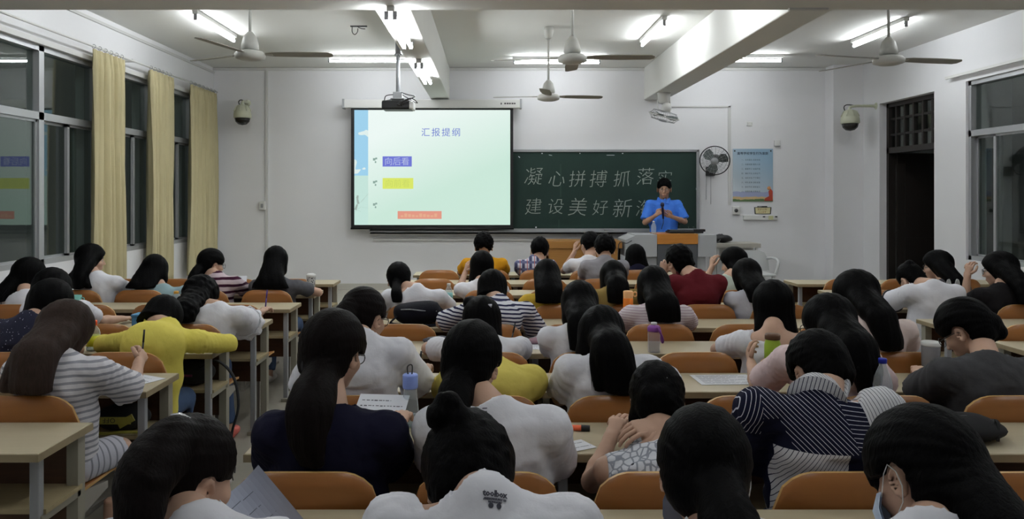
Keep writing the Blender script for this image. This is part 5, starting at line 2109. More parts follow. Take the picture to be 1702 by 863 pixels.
def student(name, label, row, seat, head, yh, neck=None, yaw=0, pitch=15, roll=0, hair=None, shirt=None, **kw):
    """head = (pixel x, pixel y of the top of the hair); yh = how far the head is in front of the chair back; neck = (pixel x, pixel y, depth)"""
    _seed[0] += 1
    d0 = ROW[row]
    sx_, _ = seat, 0
    t = thing('person', label, 'person', (seat, d0, 0), 0, None)
    org = Vector((seat, d0, 0))
    R = rot_head(yaw, pitch, roll)
    top = W(head[0], head[1], d0 + yh) - org
    vol = (hair or {}).get('vol', 1.0) * (1.045 if (hair or {}).get('style') != 'short' else 1.0)
    Hc = NP(top) - NP([0, 0, (0.008 + 0.098 * vol) * kw.get('hs', 1.05)])
    if neck is None:
        a = math.radians(pitch)
        Nb = Hc + NP([0, -0.055 - 0.14 * math.sin(a), -0.195 * math.cos(a * 0.75)])
    else:
        Nb = NP(W(neck[0], neck[1], d0 + neck[2]) - org)
    Nb[2] -= 0.05 * math.sin(math.radians(pitch)) if neck is not None else 0
    Nb[2] += (0, 0.0, 0.035, 0.045, 0.045, 0.05, 0.05, 0.085, 0.085)[row]
    hip = kw.pop('hip', (0.0, 0.175, 0.535))
    near = row <= 2
    S = dict(seed=_seed[0], head=Hc, R=R, neck=Nb, hip=hip, vox=0.0095 if near else (0.0115 if row <= 4 else 0.014), hair=hair or {}, shirt=shirt or WHITE_T)
    for n in ('el_l', 'el_r', 'wr_l', 'wr_r'):
        if n in kw and len(kw[n]) == 4:      # a pixel, its depth in front of the chair back, flag
            a = kw[n]
            kw[n] = NP(W(a[0], a[1], d0 + a[2]) - org)
    S.update(kw)
    P = build_person(t, S)
    P['t'] = t
    P['org'] = org
    PEOPLE[name] = P
    return P


# hair shapes used again and again: chains fall in world space from the head centre
def fall(L, w=0.09, w2=None, d=0.05, dx=0.0, back=0.09, y0=-0.05, start=0.0):
    """a sheet of hair down the back"""
    w2 = w if w2 is None else w2
    return [(0, y0, start, w * 0.94, 0.075), (dx * 0.15, y0 - 0.02, -0.08, w, 0.066), (dx * 0.45, -back, -0.08 - (L - 0.08) * 0.35, (w + w2) / 2, d), (dx * 0.8, -back - 0.01, -0.08 - (L - 0.08) * 0.72, w2, d * 0.8), (dx, -back - 0.005, -L - 0.012, w2 * 0.9, d * 0.5)]


def tail(p0, p1, p2, r=0.03, p3=None):
    c = [(p0[0] * 0.7, p0[1] * 0.72, p0[2] + (0.05 if p0[2] < 0.03 else -0.005), r * 0.8, r * 0.7), p0 + (r * 0.8, r * 0.75), tuple((a + b) / 2 for a, b in zip(p0, p1)) + (r * 1.15, r * 1.1), p1 + (r * 1.2, r), p2 + (r * 0.9, r * 0.7)]
    if p3:
        c.append(p3 + (r * 0.4, r * 0.35))
    return c
# ------------------------------------------------------------------ the class, nearest rows first
LONG = lambda L, **k: dict(style='long', chains=[fall(L, **k)])
M_SCR = mat('black_band', (0.01, 0.01, 0.012, 1), 0.8)

# back row, cut by the bottom edge of the picture
student('p1', 'person in white at the bottom edge, thick ponytail swept aside, clip in the hair', 0, -0.60, (316, 692), 0.26, (318, 838, 0.13), 36, 14, 4,
        dict(style='pony', tie=(-0.03, -0.1, 0.05), vol=0.95, nape=0.07, chains=[tail((-0.01, -0.055, 0.085), (-0.03, -0.13, 0.03), (0.0, -0.15, -0.14), 0.047, (0.03, -0.14, -0.28))], strands=30),
        hair_mat=M_HAIRBR, ease=0.014)
student('p2', 'person with a top bun bending forward, white shirt with printed word at the collar', 0, 0.01, (780, 690), 0.27, (798, 776, 0.12), 4, 46, -8,
        dict(style='bun', tie=(-0.035, -0.11, 0.0), vol=1.1, lumps=[(-0.03, -0.095, 0.075, 0.036, 0.034, 0.036), (-0.052, -0.115, 0.07, 0.026, 0.03, 0.028), (-0.008, -0.11, 0.065, 0.028, 0.028, 0.026), (-0.03, -0.125, 0.092, 0.032, 0.026, 0.026)], messy=0.6, face=0.075, nape=0.078),
        ease=0.016, sw=0.175, close=False)
student('p3', 'person with a thick low ponytail and a white mask loop behind the ear', 0, 0.50, (1170, 678), 0.26, (1195, 832, 0.14), 14, 28, 0,
        dict(style='pony', tie=(0.0, -0.10, -0.05), vol=1.07, nape=0.086, chains=[tail((-0.005, -0.10, -0.04), (-0.01, -0.16, -0.13), (-0.015, -0.16, -0.27), 0.056, (-0.02, -0.10, -0.36))], strands=30), sw=0.15, el_r=(0.15, 0.38, 0.80))
student('p4', 'person with long hair over one shoulder, mask loop behind the visible ear, head tilted', 0, 0.95, (1530, 678), 0.25, (1555, 836, 0.12), -24, 28, 10,
        dict(style='pony', vol=1.13, nape=0.075, ear=0.034, face=0.085, tie=(0.03, -0.1, -0.02), chains=[[(0.03, -0.06, 0.02, 0.07, 0.06), (0.055, -0.09, -0.07, 0.062, 0.05), (0.075, -0.10, -0.17, 0.055, 0.045), (0.08, -0.09, -0.30, 0.045, 0.035)]], strands=36),
        neckcut=True, sw=0.145, el_l=(-0.22, 0.36, 0.80))
# second row from the camera
student('q1', 'person in a loose navy T-shirt with a low ponytail, holding up a sheet', 1, -0.53, (556, 515), 0.30, (553, 668, 0.14), 22, 14, 0,
        dict(style='pony', tie=(-0.01, -0.1, -0.06), vol=1.10, nape=0.088, ear=0.022, chains=[tail((-0.02, -0.09, -0.07), (-0.03, -0.13, -0.15), (-0.022, -0.13, -0.25), 0.058, (0.0, -0.12, -0.34))], strands=34),
        shirt=NAVY_T, hair_mat=M_HAIRBR, glasses=True, sleeve=0.92, flare=0.03, ease=0.022, sw=0.172, drape=0.03, el_l=(-0.17, 0.30, 0.80), el_r=(0.185, 0.31, 0.80), wr_r=(0.20, 0.5, 0.84), collar=1.15, ties=[((-0.01, -0.11, -0.06), 0.022, M_SCR)])
student('q2', 'person in a wide white T-shirt with a low side ponytail, behind the top bun', 1, 0.0, (785, 534), 0.30, (818, 655, 0.15), 14, 22, 4,
        dict(style='pony', tie=(-0.03, -0.09, -0.05), vol=1.06, nape=0.082, ear=0.022, chains=[tail((-0.035, -0.085, -0.04), (-0.055, -0.10, -0.10), (-0.055, -0.10, -0.17), 0.042, (-0.05, -0.10, -0.22))], strands=24),
        sleeve=0.95, flare=0.026, ease=0.022, sw=0.178, drape=0.04, el_l=(-0.165, 0.30, 0.80), el_r=(0.20, 0.29, 0.80), collar=1.15)
student('q3', 'person in an open-backed grey print top with a hand on the bare shoulder', 1, 0.56, (1092, 604), 0.36, (1088, 722, 0.17), 10, 36, -4,
        dict(style='pony', tie=(-0.02, -0.09, -0.02), vol=1.0, nape=0.07, chains=[[(-0.05, -0.03, 0.0, 0.03, 0.03), (-0.075, -0.04, -0.06, 0.022, 0.022), (-0.085, -0.05, -0.13, 0.014, 0.014)]], lumps=[(-0.01, -0.1, -0.03, 0.05, 0.03, 0.04)], messy=0.5, strands=20), loose_hair=True,
        shirt=dotted('grey_print', srgb(206, 208, 214), (0.02, 0.02, 0.03, 1), 58, 0.10, srgb(140, 144, 154)), sleeve=0, collar=0, collar_h=0.1, below=[((-0.27, 0, 0.96), (-0.10, 0, 0.885)), ((-1, 0, 0), (-0.195, 0, 0))], ease=0.009, sw=0.155, bow=0.06,
        el_r=(0.16, 0.36, 0.83), wr_r=(-0.045, 0.19, 0.945), hd_r=(-1, -0.28, -0.12), hn_r=(0.1, -0.35, 0.9), curl_r=0.75, thumb_r=-1, el_l=(-0.20, 0.27, 0.74), wr_l=(-0.14, 0.47, 0.79))
student('q4', 'broad-shouldered person in a navy and white pinstriped patchwork shirt', 1, 1.10, (1358, 552), 0.46, (1358, 640, 0.16), -12, 42, 0,
        dict(style='pony', tie=(0.0, -0.1, 0.0), vol=1.06, nape=0.076, ear=0.03, lumps=[(0.0, -0.10, -0.005, 0.045, 0.03, 0.04)], messy=0.4), shirt=patchwork('pinstripe_patchwork'), shirt_name='pinstriped_shirt', sleeve=0.98, flare=0.024, ease=0.02, sw=0.195, drape=0.035,
        drop=0.045, el_l=(-0.25, 0.28, 0.81), el_r=(0.30, 0.26, 0.81), collar=1.05, stand_collar=striped('collar_pinstripe', (0.5, 0.5, 0.52, 1), (0.03, 0.03, 0.06, 1), (1, 0, 0), 95, 0.2, 0.003))
# third row
student('r1', 'person in glasses and white T-shirt with a reddish ponytail, behind the navy shirt', 2, -0.58, (606, 478), 0.30, (600, 562, 0.14), 30, 12, 0,
        dict(style='pony', tie=(-0.05, -0.08, 0.05), vol=1.0, nape=0.076, chains=[tail((-0.045, -0.08, 0.05), (-0.075, -0.11, 0.0), (-0.075, -0.10, -0.07), 0.034, (-0.07, -0.1, -0.12))]), hair_mat=M_HAIRBR,
        glasses=True, ease=0.016, drape=0.03, sleeve=0.85, flare=0.025, el_r=(0.27, 0.33, 0.80), el_l=(-0.24, 0.28, 0.80), wr_r=(0.27, 0.5, 0.83))
student('r2', 'person in a yellow top hunched behind the wide white T-shirt', 2, 0.02, (800, 548), 0.44, (818, 597, 0.20), 0, 55, 0,
        dict(style='pony', tie=(0, -0.1, 0), nape=0.08), shirt=cloth('yellow_cotton', srgb(210, 194, 100)), sleeve=1.5, ease=0.016, el_l=(-0.22, 0.36, 0.80), el_r=(0.17, 0.38, 0.80), bow=0.07)
student('r3', 'person in white with long loose hair over the back, purple-lidded bottle beside', 2, 0.50, (1000, 509), 0.30, (1012, 588, 0.14), 16, 18, 4,
        dict(style='long', chains=[fall(0.34, 0.080, 0.045, 0.045, 0.095), [(-0.05, -0.07, -0.05, 0.03, 0.03), (-0.06, -0.11, -0.14, 0.016, 0.016), (-0.045, -0.125, -0.24, 0.010, 0.010)]], strands=26),
        el_r=(0.33, 0.36, 0.80), wr_r=(0.2, 0.52, 0.79), el_l=(-0.185, 0.27, 0.80), sleeve=0.72, flare=0.018, ease=0.014)
student('r4', 'person in a pale pink T-shirt and glasses gripping the green bottle', 2, 1.50, (1375, 489), 0.30, (1368, 572, 0.14), -32, 16, 0,
        dict(style='long', chains=[fall(0.28, 0.085, 0.055, 0.045, 0.06), [(0.06, -0.03, -0.08, 0.035, 0.035), (0.085, -0.05, -0.17, 0.026, 0.026), (0.08, -0.07, -0.25, 0.014, 0.014)]], strands=24),
        shirt=cloth('pale_pink_cotton', srgb(222, 200, 200)), glasses=True, el_l=(-0.29, 0.37, 0.80), wr_l=(-0.255, 0.56, 0.855), hd_l=(0.05, 0.6, 0.5), hn_l=(-1, 0.2, 0), curl_l=1.0, el_r=(0.25, 0.30, 0.80), sleeve=0.78, flare=0.02)
student('r5', 'person in a dark grey T-shirt and black glasses looking down, low knot of hair', 2, 2.14, (1600, 497), 0.34, (1640, 590, 0.15), -34, 34, -4,
        dict(style='pony', tie=(0.03, -0.1, -0.05), nape=0.085, vol=1.06, ear=0.034, lumps=[(0.03, -0.095, -0.035, 0.055, 0.04, 0.05), (0.045, -0.09, -0.075, 0.042, 0.036, 0.04)]),
        shirt=cloth('dark_grey_cotton', srgb(66, 66, 68)), glasses=True, sleeve=0.9, flare=0.025, ease=0.02, sw=0.18, el_l=(-0.22, 0.30, 0.80), wr_l=(-0.13, 0.5, 0.82), el_r=(0.27, 0.28, 0.80), collar=1.1)
student('l1', 'person in a white and grey striped T-shirt with long brown hair, writing by the aisle', 2, -1.86, (112, 499), 0.30, (98, 592, 0.14), 22, 16, 8,
        dict(style='long', vol=1.05, chains=[fall(0.36, 0.10, 0.095, 0.05, 0.0, 0.10), [(0.05, -0.05, -0.08, 0.04, 0.035), (0.055, -0.09, -0.18, 0.035, 0.03), (0.04, -0.12, -0.30, 0.024, 0.022)], [(-0.06, -0.05, -0.08, 0.04, 0.04), (-0.09, -0.08, -0.20, 0.035, 0.035), (-0.11, -0.08, -0.34, 0.022, 0.022)]], strands=40),
        hair_mat=M_HAIRRED, shirt=striped('white_grey_stripes', srgb(214, 212, 216), srgb(150, 150, 158), (0.0, 0.0, 1.0), 38, 0.38), ease=0.014, sleeve=0.92, flare=0.02, el_r=(0.255, 0.34, 0.79), wr_r=(0.22, 0.47, 0.86), hd_r=(-0.1, 0.7, 0.35), hn_r=(0.9, 0, 0.4),
        curl_r=1.05, bottom='skirt', pants=striped('striped_skirt', srgb(196, 196, 206), srgb(136, 138, 148), (0.3, 1, 0), 24, 0.25), knee_r=(0.16, 0.42, 0.495), ank_r=(0.19, 0.27, 0.08))
# fourth row
student('s1', 'person in a white T-shirt with dark bobbed hair and a pale bow clip', 3, -0.05, (801, 494), 0.34, (802, 560, 0.16), 0, 30, 0,
        dict(style='bob', len=0.12, vol=1.08, wide=0.095, face=0.085, lumps=[(-0.06, -0.02, 0.085, 0.045, 0.045, 0.04)]), el_l=(-0.30, 0.36, 0.80), el_r=(0.25, 0.37, 0.80), wr_l=(-0.16, 0.52, 0.79), wr_r=(0.16, 0.52, 0.79), sleeve=0.66, flare=0.02)
student('s2', 'person in white with long straight hair down to the chair, beside the bow clip', 3, 0.50, (963, 467), 0.28, (962, 545, 0.13), 0, 14, 0,
        LONG(0.40, w=0.088, w2=0.07, dx=0.01), shirt=WHITE_T, el_l=(-0.16, 0.31, 0.80), el_r=(0.24, 0.36, 0.80))
student('s3', 'person with a sleek black bob in an off-shoulder white top', 3, 1.52, (1284, 466), 0.30, (1284, 552, 0.14), 0, 12, 0,
        dict(style='bob', len=0.165, vol=1.06, wide=0.10, face=0.09), collar=1.9, scoop_back=0.03, collar_h=-0.02, sleeve=0.7, el_l=(-0.25, 0.33, 0.80), el_r=(0.19, 0.34, 0.80), wr_l=(-0.12, 0.5, 0.8))
student('s4', 'person in pale pink with long hair over one side, beside the sleek bob', 3, 2.08, (1420, 449), 0.30, (1448, 533, 0.13), -34, 14, 4,
        dict(style='long', vol=1.08, chains=[fall(0.38, 0.085, 0.07, 0.05, 0.09)], strands=16), shirt=cloth('cream_pink_cotton', srgb(216, 198, 192)), sw=0.175, el_l=(-0.25, 0.32, 0.80), el_r=(0.26, 0.34, 0.80))
student('l2', 'person in a bright yellow sweater slumped over the desk by the aisle', 3, -1.92, (272, 494), 0.52, (280, 535, 0.28), 8, 62, 0,
        dict(style='bob', len=0.10, vol=1.03, face=0.09), shirt=YELLOW_T, shirt_name='sweater', sleeve=1.75, armk=0.9, ease=0.013, drape=0.02, sw=0.18, bow=0.10, el_r=(0.40, 0.50, 0.80), wr_r=(0.20, 0.66, 0.79), el_l=(-0.32, 0.48, 0.80), wr_l=(-0.15, 0.64, 0.79), hip=(0.06, 0.17, 0.53), shz_r=-0.02, shz_l=-0.02, hem=0.46)
student('l3', 'person in a dark navy speckled top with a white hair clip, at the edge', 3, -2.52, (86, 464), 0.30, (52, 532, 0.12), 10, 18, 10,
        dict(style='bob', len=0.13, vol=1.06, face=0.085), shirt=dotted('navy_speckled', (0.008, 0.009, 0.03, 1), srgb(190, 192, 210), 70, 0.16), el_r=(0.22, 0.32, 0.80), el_l=(-0.25, 0.32, 0.80))
# fifth row
student('t1', 'person in a navy and white striped shirt spread over the desk', 4, 0.0, (819, 450), 0.42, (830, 497, 0.22), 12, 40, -4,
        dict(style='bob', len=0.10, vol=1.0, face=0.085), shirt=striped('breton_stripes', srgb(214, 214, 220), srgb(36, 38, 70), (0.1, 0, 1), 42, 0.42), sleeve=0.9, flare=0.02, sw=0.185, el_l=(-0.33, 0.36, 0.80), el_r=(0.30, 0.30, 0.78), bow=0.08)
student('t2', 'person in a thin pink-striped T-shirt with shoulder-length hair, orange bottle beside', 4, 1.08, (1086, 442), 0.28, (1093, 510, 0.13), 8, 10, 0,
        dict(style='long', vol=1.06, chains=[fall(0.22, 0.095, 0.09, 0.06, 0.02)]), shirt=striped('pink_pinstripes', srgb(216, 206, 210), srgb(186, 166, 176), (0, 0, 1), 60, 0.35), sw=0.172, el_l=(-0.22, 0.3, 0.80), el_r=(0.25, 0.3, 0.80))
student('l4', 'person in white with a lace sleeve and wavy hair, pen raised by the aisle', 4, -1.94, (336, 458), 0.34, (362, 512, 0.16), 32, 22, -6,
        dict(style='long', vol=1.05, messy=1.0, chains=[fall(0.17, 0.095, 0.085, 0.06, -0.05)]), sleeve=1.0, flare=0.045, ease=0.02, sw=0.18, el_r=(0.30, 0.36, 0.80), wr_r=(0.34, 0.52, 0.84), el_l=(-0.2, 0.35, 0.8), ank_r=(0.16, 0.42, 0.085), shoes=SUITS['pink'])
student('l6', 'person with dark hair in white, forearm reaching over the desk, behind speckled top', 4, -2.92, (88, 446), 0.30, (100, 500, 0.16), 10, 20, 0,
        dict(style='bob', len=0.13, vol=1.1, face=0.085), el_r=(0.27, 0.42, 0.80), wr_r=(0.33, 0.6, 0.79))
# sixth row
student('l5', 'person in white by the window wearing a pale mask, hair hanging down', 5, -3.50, (50, 428), 0.30, (42, 492, 0.14), 30, 12, 0,
        dict(style='long', vol=1.05, chains=[[(-0.05, -0.05, -0.02, 0.06, 0.06), (-0.09, -0.06, -0.12, 0.05, 0.05), (-0.13, -0.07, -0.26, 0.045, 0.04), (-0.15, -0.07, -0.4, 0.04, 0.03)]], face=0.055))
student('u1', 'person in white with a short dark ponytail behind the black backpack', 5, -0.60, (663, 436), 0.32, (690, 482, 0.14), -6, 20, -6,
        dict(style='pony', tie=(0, -0.1, -0.02), vol=1.03, chains=[tail((0.0, -0.09, -0.04), (0.015, -0.12, -0.11), (0.02, -0.12, -0.18), 0.03, (0.0, -0.12, -0.23))]), shirt=WHITE_T, sw=0.19, sleeve=0.9, el_r=(0.27, 0.3, 0.80), el_l=(-0.26, 0.3, 0.80))
student('u2', 'person in a mustard vest over white with very long straight hair', 5, 0.47, (909, 431), 0.26, (912, 492, 0.13), 0, 10, 0,
        LONG(0.46, w=0.10, w2=0.09, dx=-0.01), shirt=cloth('mustard_vest', srgb(198, 166, 60)), sw=0.16)
student('u3', 'person in a khaki top with long hair gathered behind the back', 5, 0.97, (1019, 433), 0.26, (1019, 484, 0.12), 0, 10, 0,
        dict(style='long', vol=1.02, chains=[fall(0.34, 0.078, 0.062, 0.05)]), shirt=cloth('khaki_cotton', srgb(140, 118, 68)))
student('u4', 'person in a dark maroon top with pinned-up hair, hand near the mouth', 5, 1.58, (1128, 406), 0.34, (1156, 460, 0.13), -18, 12, -8,
        dict(style='pony', messy=1.2, vol=1.04, nape=0.075, lumps=[(0.045, -0.06, -0.05, 0.04, 0.04, 0.035), (0.0, -0.10, -0.02, 0.05, 0.03, 0.05)]), shirt=cloth('maroon_cotton', srgb(92, 26, 34)), sleeve=1.4, sw=0.17, el_l=(-0.26, 0.42, 0.82), wr_l=(-0.20, 0.46, 1.03), hd_l=(0.1, 0.1, 1), hn_l=(-0.4, -1, 0), curl_l=1.2, el_r=(0.13, 0.28, 0.80))
student('u5', 'person in a white top with a thin black strap, long dark hair', 5, 2.06, (1240, 430), 0.28, (1246, 488, 0.13), -14, 14, 4,
        dict(style='long', vol=1.05, chains=[fall(0.26, 0.09, 0.085, 0.055, 0.05)]), shirt=cloth('white_lilac', srgb(206, 206, 216)), el_l=(-0.13, 0.3, 0.80), sw=0.155)
student('r_a', 'person in a white T-shirt with dark-banded sleeve bent low, knot of hair on top', 5, 3.39, (1512, 438), 0.46, (1548, 472, 0.14), -8, 42, -10,
        dict(style='bun', vol=0.96, lumps=[(0.0, -0.08, 0.07, 0.035, 0.035, 0.032)]), sleeve=0.75, flare=0.026, sw=0.175, ease=0.02, drape=0.03, bow=0.05, hip=(0.0, 0.18, 0.535), el_l=(-0.27, 0.40, 0.80), el_r=(0.14, 0.36, 0.80))
student('r_c', 'person in black with very long hair and glasses, hand raised to the face', 5, 3.92, (1660, 418), 0.30, (1664, 482, 0.13), -48, 8, 0,
        dict(style='long', vol=1.08, chains=[fall(0.42, 0.10, 0.14, 0.06, 0.05)], face=0.06), shirt=cloth('black_cotton', srgb(26, 24, 26)), glasses=True, sw=0.165, sleeve=1.0, el_l=(-0.18, 0.40, 0.80), wr_l=(-0.15, 0.42, 1.02), hd_l=(0.2, 0, 1), hn_l=(-1, -0.5, 0), curl_l=1.2)
# seventh row
student('l7', 'person in white by the window with long loose hair, face turned to the aisle', 6, -3.36, (152, 405), 0.24, (158, 462, 0.12), 55, 4, 6,
        dict(style='long', vol=1.05, face=0.058, chains=[fall(0.38, 0.09, 0.07, 0.05, 0.0), [(0.03, -0.06, -0.12, 0.02, 0.02), (0.09, -0.10, -0.24, 0.02, 0.02), (0.14, -0.09, -0.40, 0.018, 0.018)], [(-0.05, -0.05, -0.1, 0.04, 0.04), (-0.12, -0.06, -0.22, 0.03, 0.03), (-0.16, -0.05, -0.3, 0.014, 0.014)]]), el_r=(0.18, 0.3, 0.80))
student('l8', 'person in a pale teal T-shirt, smooth long hair leaning to the windows', 6, -2.94, (258, 423), 0.26, (268, 480, 0.13), -6, 14, -6,
        dict(style='long', vol=1.08, chains=[fall(0.34, 0.11, 0.11, 0.055, -0.09)]), shirt=cloth('pale_teal', srgb(150, 176, 182)), el_r=(0.24, 0.32, 0.80), sw=0.18)
student('l9', 'person in round glasses and a maroon and white striped top, hair tied low', 6, -2.42, (352, 413), 0.26, (360, 462, 0.12), 42, 8, 0,
        dict(style='pony', vol=1.06, nape=0.086, tie=(-0.02, -0.1, -0.05), chains=[tail((-0.06, -0.07, -0.03), (-0.10, -0.08, -0.10), (-0.10, -0.09, -0.16), 0.038)]), shirt=striped('maroon_stripes', srgb(206, 190, 196), srgb(62, 26, 48), (0, 0, 1), 17, 0.4), glasses=True, el_r=(0.25, 0.34, 0.80), sleeve=0.8)
student('l10', 'person in sheer black over white with hair spreading down the back, window block', 6, -1.86, (459, 409), 0.24, (460, 468, 0.13), 0, 8, 0,
        dict(style='long', vol=1.02, chains=[fall(0.42, 0.085, 0.15, 0.05, 0.0), [(-0.05, -0.06, -0.1, 0.04, 0.04), (-0.11, -0.09, -0.24, 0.045, 0.035), (-0.15, -0.09, -0.4, 0.04, 0.03)], [(0.05, -0.06, -0.1, 0.04, 0.04), (0.12, -0.09, -0.24, 0.045, 0.035), (0.18, -0.06, -0.34, 0.04, 0.03)]]), shirt=cloth('sheer_black', srgb(84, 84, 88)), el_r=(0.33, 0.28, 0.80), sw=0.18)
student('v1', 'person in white with shoulder-length hair in front of the orange shirt', 6, -0.03, (801, 417), 0.28, (798, 472, 0.13), 0, 14, 0,
        dict(style='bob', len=0.20, vol=1.05, wide=0.105, face=0.085), el_l=(-0.25, 0.4, 0.80), wr_l=(-0.2, 0.5, 0.95), hd_l=(0.3, 0, 1), hn_l=(-1, -0.5, 0))
student('v2', 'person in pale green leaning the forehead on one hand near the lectern', 6, 2.12, (1218, 411), 0.34, (1207, 466, 0.12), -62, 16, 0,
        dict(style='long', vol=1.02, face=0.058, chains=[[(0.0, -0.03, -0.03, 0.07, 0.07), (0.02, -0.06, -0.13, 0.05, 0.05), (0.0, -0.08, -0.26, 0.04, 0.035)]]), shirt=cloth('pale_green', srgb(186, 198, 188)), el_l=(-0.22, 0.42, 0.80), wr_l=(-0.12, 0.44, 1.0), hd_l=(0.15, 0, 1), hn_l=(-1, -0.4, 0), curl_l=1.2)
student('r_b', 'person with long hair and glasses facing the wall beside the white bag', 6, 3.93, (1557, 416), 0.28, (1570, 474, 0.13), -58, 8, 0,
        dict(style='long', vol=1.05, face=0.06, chains=[fall(0.28, 0.09, 0.07, 0.055, 0.09)]), shirt=cloth('grey_cotton', srgb(90, 88, 92)), glasses=True)
# the front rows
student('w1', 'person in a grey T-shirt behind the person with a hand at the cheek', 7, 1.09, (1005, 391), 0.22, (1006, 441, 0.12), 0, 6, 0,
        dict(style='short', vol=1.02), shirt=cloth('grey_tee', srgb(136, 134, 140)), female=False, hs=1.13, sw=0.18)
student('x1', 'person in an orange T-shirt with bushy hair, front row', 8, -0.03, (804, 388), 0.2, (804, 437, 0.12), 0, 6, 0,
        dict(style='short', vol=1.06, messy=2.0), shirt=cloth('orange_tee', srgb(206, 148, 34)), female=False, hs=1.13, sw=0.19, sleeve=0.7, el_l=(-0.3, 0.3, 0.80), el_r=(0.20, 0.3, 0.80), skin=M_SKIN2)
student('x2', 'person in a plaid shirt with cropped hair, front row', 8, 0.50, (897, 396), 0.2, (890, 440, 0.12), 4, 4, 4,
        dict(style='short', vol=1.0), shirt=plaid('plaid_shirt', srgb(190, 190, 204), srgb(62, 66, 100), srgb(92, 96, 130)), female=False, hs=1.13, sw=0.17, el_l=(-0.17, 0.32, 0.80))
student('x3', 'person in a white T-shirt with a hand at the cheek', 8, 1.07, (980, 387), 0.22, (980, 438, 0.12), -20, 4, 0,
        dict(style='short', vol=1.0), female=False, hs=1.13, sw=0.18, el_l=(-0.25, 0.3, 0.82), wr_l=(-0.14, 0.3, 1.02), hd_l=(0.15, 0, 1), hn_l=(-1, -0.4, 0))
student('x4', 'person in navy with a rounded bob, before the grey lectern wing', 8, 1.58, (1056, 406), 0.24, (1060, 452, 0.12), 0, 12, 0,
        dict(style='bob', len=0.13, vol=1.08, wide=0.125, face=0.085), shirt=NAVY_T, el_r=(0.3, 0.3, 0.8), sleeve=1.5)

# ------------------------------------------------------------------ the speaker
DT2 = 11.22
tx0 = (1103 - CX) * DT2 / F
t = thing('person', 'person in a blue polo shirt and glasses holding a microphone before the blackboard', 'person', (tx0, DT2, 0.2), PI)
R = rot_head(14, 4, 0)
t.scale = (1.08, 1.08, 1.08)
LOW = 0.115
zl = lambda p: (p[0], p[1], p[2] - LOW)
SP = build_person(t, dict(seed=99, head=zl((0.0, 0.035, 1.560)), R=R, neck=zl((0, 0.0, 1.405)), hip=zl((0, 0, 0.88)), vox=0.0105, close=True, stand=True, female=False, sw=0.185, bow=0.02, drape=0.03, ease=0.014, drop=0.075, hs=1.10,
                          hair=dict(style='short', vol=0.97, messy=0.5, face=0.052), shirt=cloth('blue_polo', srgb(72, 128, 226)), shirt_name='polo_shirt', sleeve=0.85, flare=0.022, hem=0.86 - LOW, pants=SUITS['dark'], shoes=mat('black_shoe', (0.01, 0.01, 0.01, 1), 0.3), skin=M_SKIN2,
                          glasses=True, el_r=zl((0.265, 0.08, 1.09)), wr_r=zl((0.165, 0.27, 1.19)), hd_r=(-0.55, 0.3, 0.5), hn_r=(0.5, 0.8, 0.3), curl_r=1.25, thumb_r=-1,
                          el_l=zl((-0.27, 0.06, 1.10)), wr_l=zl((-0.045, 0.235, 1.175)), hd_l=(0.8, 0.35, 0.35), hn_l=(-0.2, 0.8, -0.3), curl_l=1.2, collar=1.0, collar_h=0.012))
mb = MB()
P = SP['P']
for s in (-1, 1):
    pr = [zl(p) for p in ((s * 0.004, 0.088, 1.350), (s * 0.066, 0.052, 1.418), (s * 0.076, 0.0, 1.432), (s * 0.092, 0.012, 1.402), (s * 0.050, 0.098, 1.338))]
    q_ = [(p[0], p[1] - 0.006, p[2] - 0.004) for p in pr]
    mb.add(pr + q_, [(0, 1, 2, 3, 4), (9, 8, 7, 6, 5), (0, 5, 6, 1), (1, 6, 7, 2), (2, 7, 8, 3), (3, 8, 9, 4), (4, 9, 5, 0)])
mb.build('collar', MATS['blue_polo'], t)
mb = MB().tube([(0.16 * math.cos(a), 0.128 * math.sin(a), 0.90 - LOW) for a in [2 * PI * i / 24 for i in range(25)]], 0.014, 6)
mb.build('belt', M_BLACK, t)
# microphone: local hand position of the speaker, in world space (turned by half a turn)
mp = Vector((tx0 - 0.085 * 1.08, DT2 - 0.335 * 1.08, 0.2 + (1.215 - LOW) * 1.08))
k = thing('microphone', 'dark blue hand microphone held by the speaker', 'microphone', mp)
mblue = mat('microphone_blue', (0.008, 0.01, 0.05, 1), 0.35)
Mx = Matrix.Rotation(0.28, 4, 'X') @ Matrix.Rotation(-0.12, 4, 'Y')
MB().lathe([(0.0, -0.08), (0.013, -0.078), (0.015, 0.0), (0.017, 0.09), (0.017, 0.1)], 14, 0, Mx).build('handle', mblue, k)
MB().lathe([(0.017, 0.1), (0.026, 0.115), (0.028, 0.14), (0.02, 0.16), (0.0, 0.168)], 14, 0, Mx).build('head', mblue, k)
MB().tube(smooth_path([tuple(Mx @ Vector((0, 0, -0.08))), (0.0, -0.02, -0.14), (-0.005, 0.03, -0.19), (-0.01, 0.05, -0.225)], 5), 0.004, 6).build('cable', M_BLACK, k)
# ------------------------------------------------------------------ bottles, papers, bags and small things on the desks


def on_desk(px, row, back):
    """a point on a desk top: the pixel column, the row, and how far the spot is before the desk's far edge"""
    d = ROW[row] - back
    return Vector(((px - CX) * d / F, d, HD))


def bottle(px, row, back, label, prof, m, cap=None, capm=None, liquid=None, band=None, name='bottle', z=None):
    loc = on_desk(px, row, back)
    if z is not None:
        loc.z = z
    t = thing(name, label, 'bottle', loc)
    MB().lathe(prof, 24).build('body', m, t)
    if liquid:
        MB().lathe(liquid[0], 24).build('liquid', liquid[1], t)
    if band:
        MB().lathe(band[0], 24).build('label_band', band[1], t)
    if cap:
        MB().lathe(cap, 20).build('cap', capm, t)
    return t


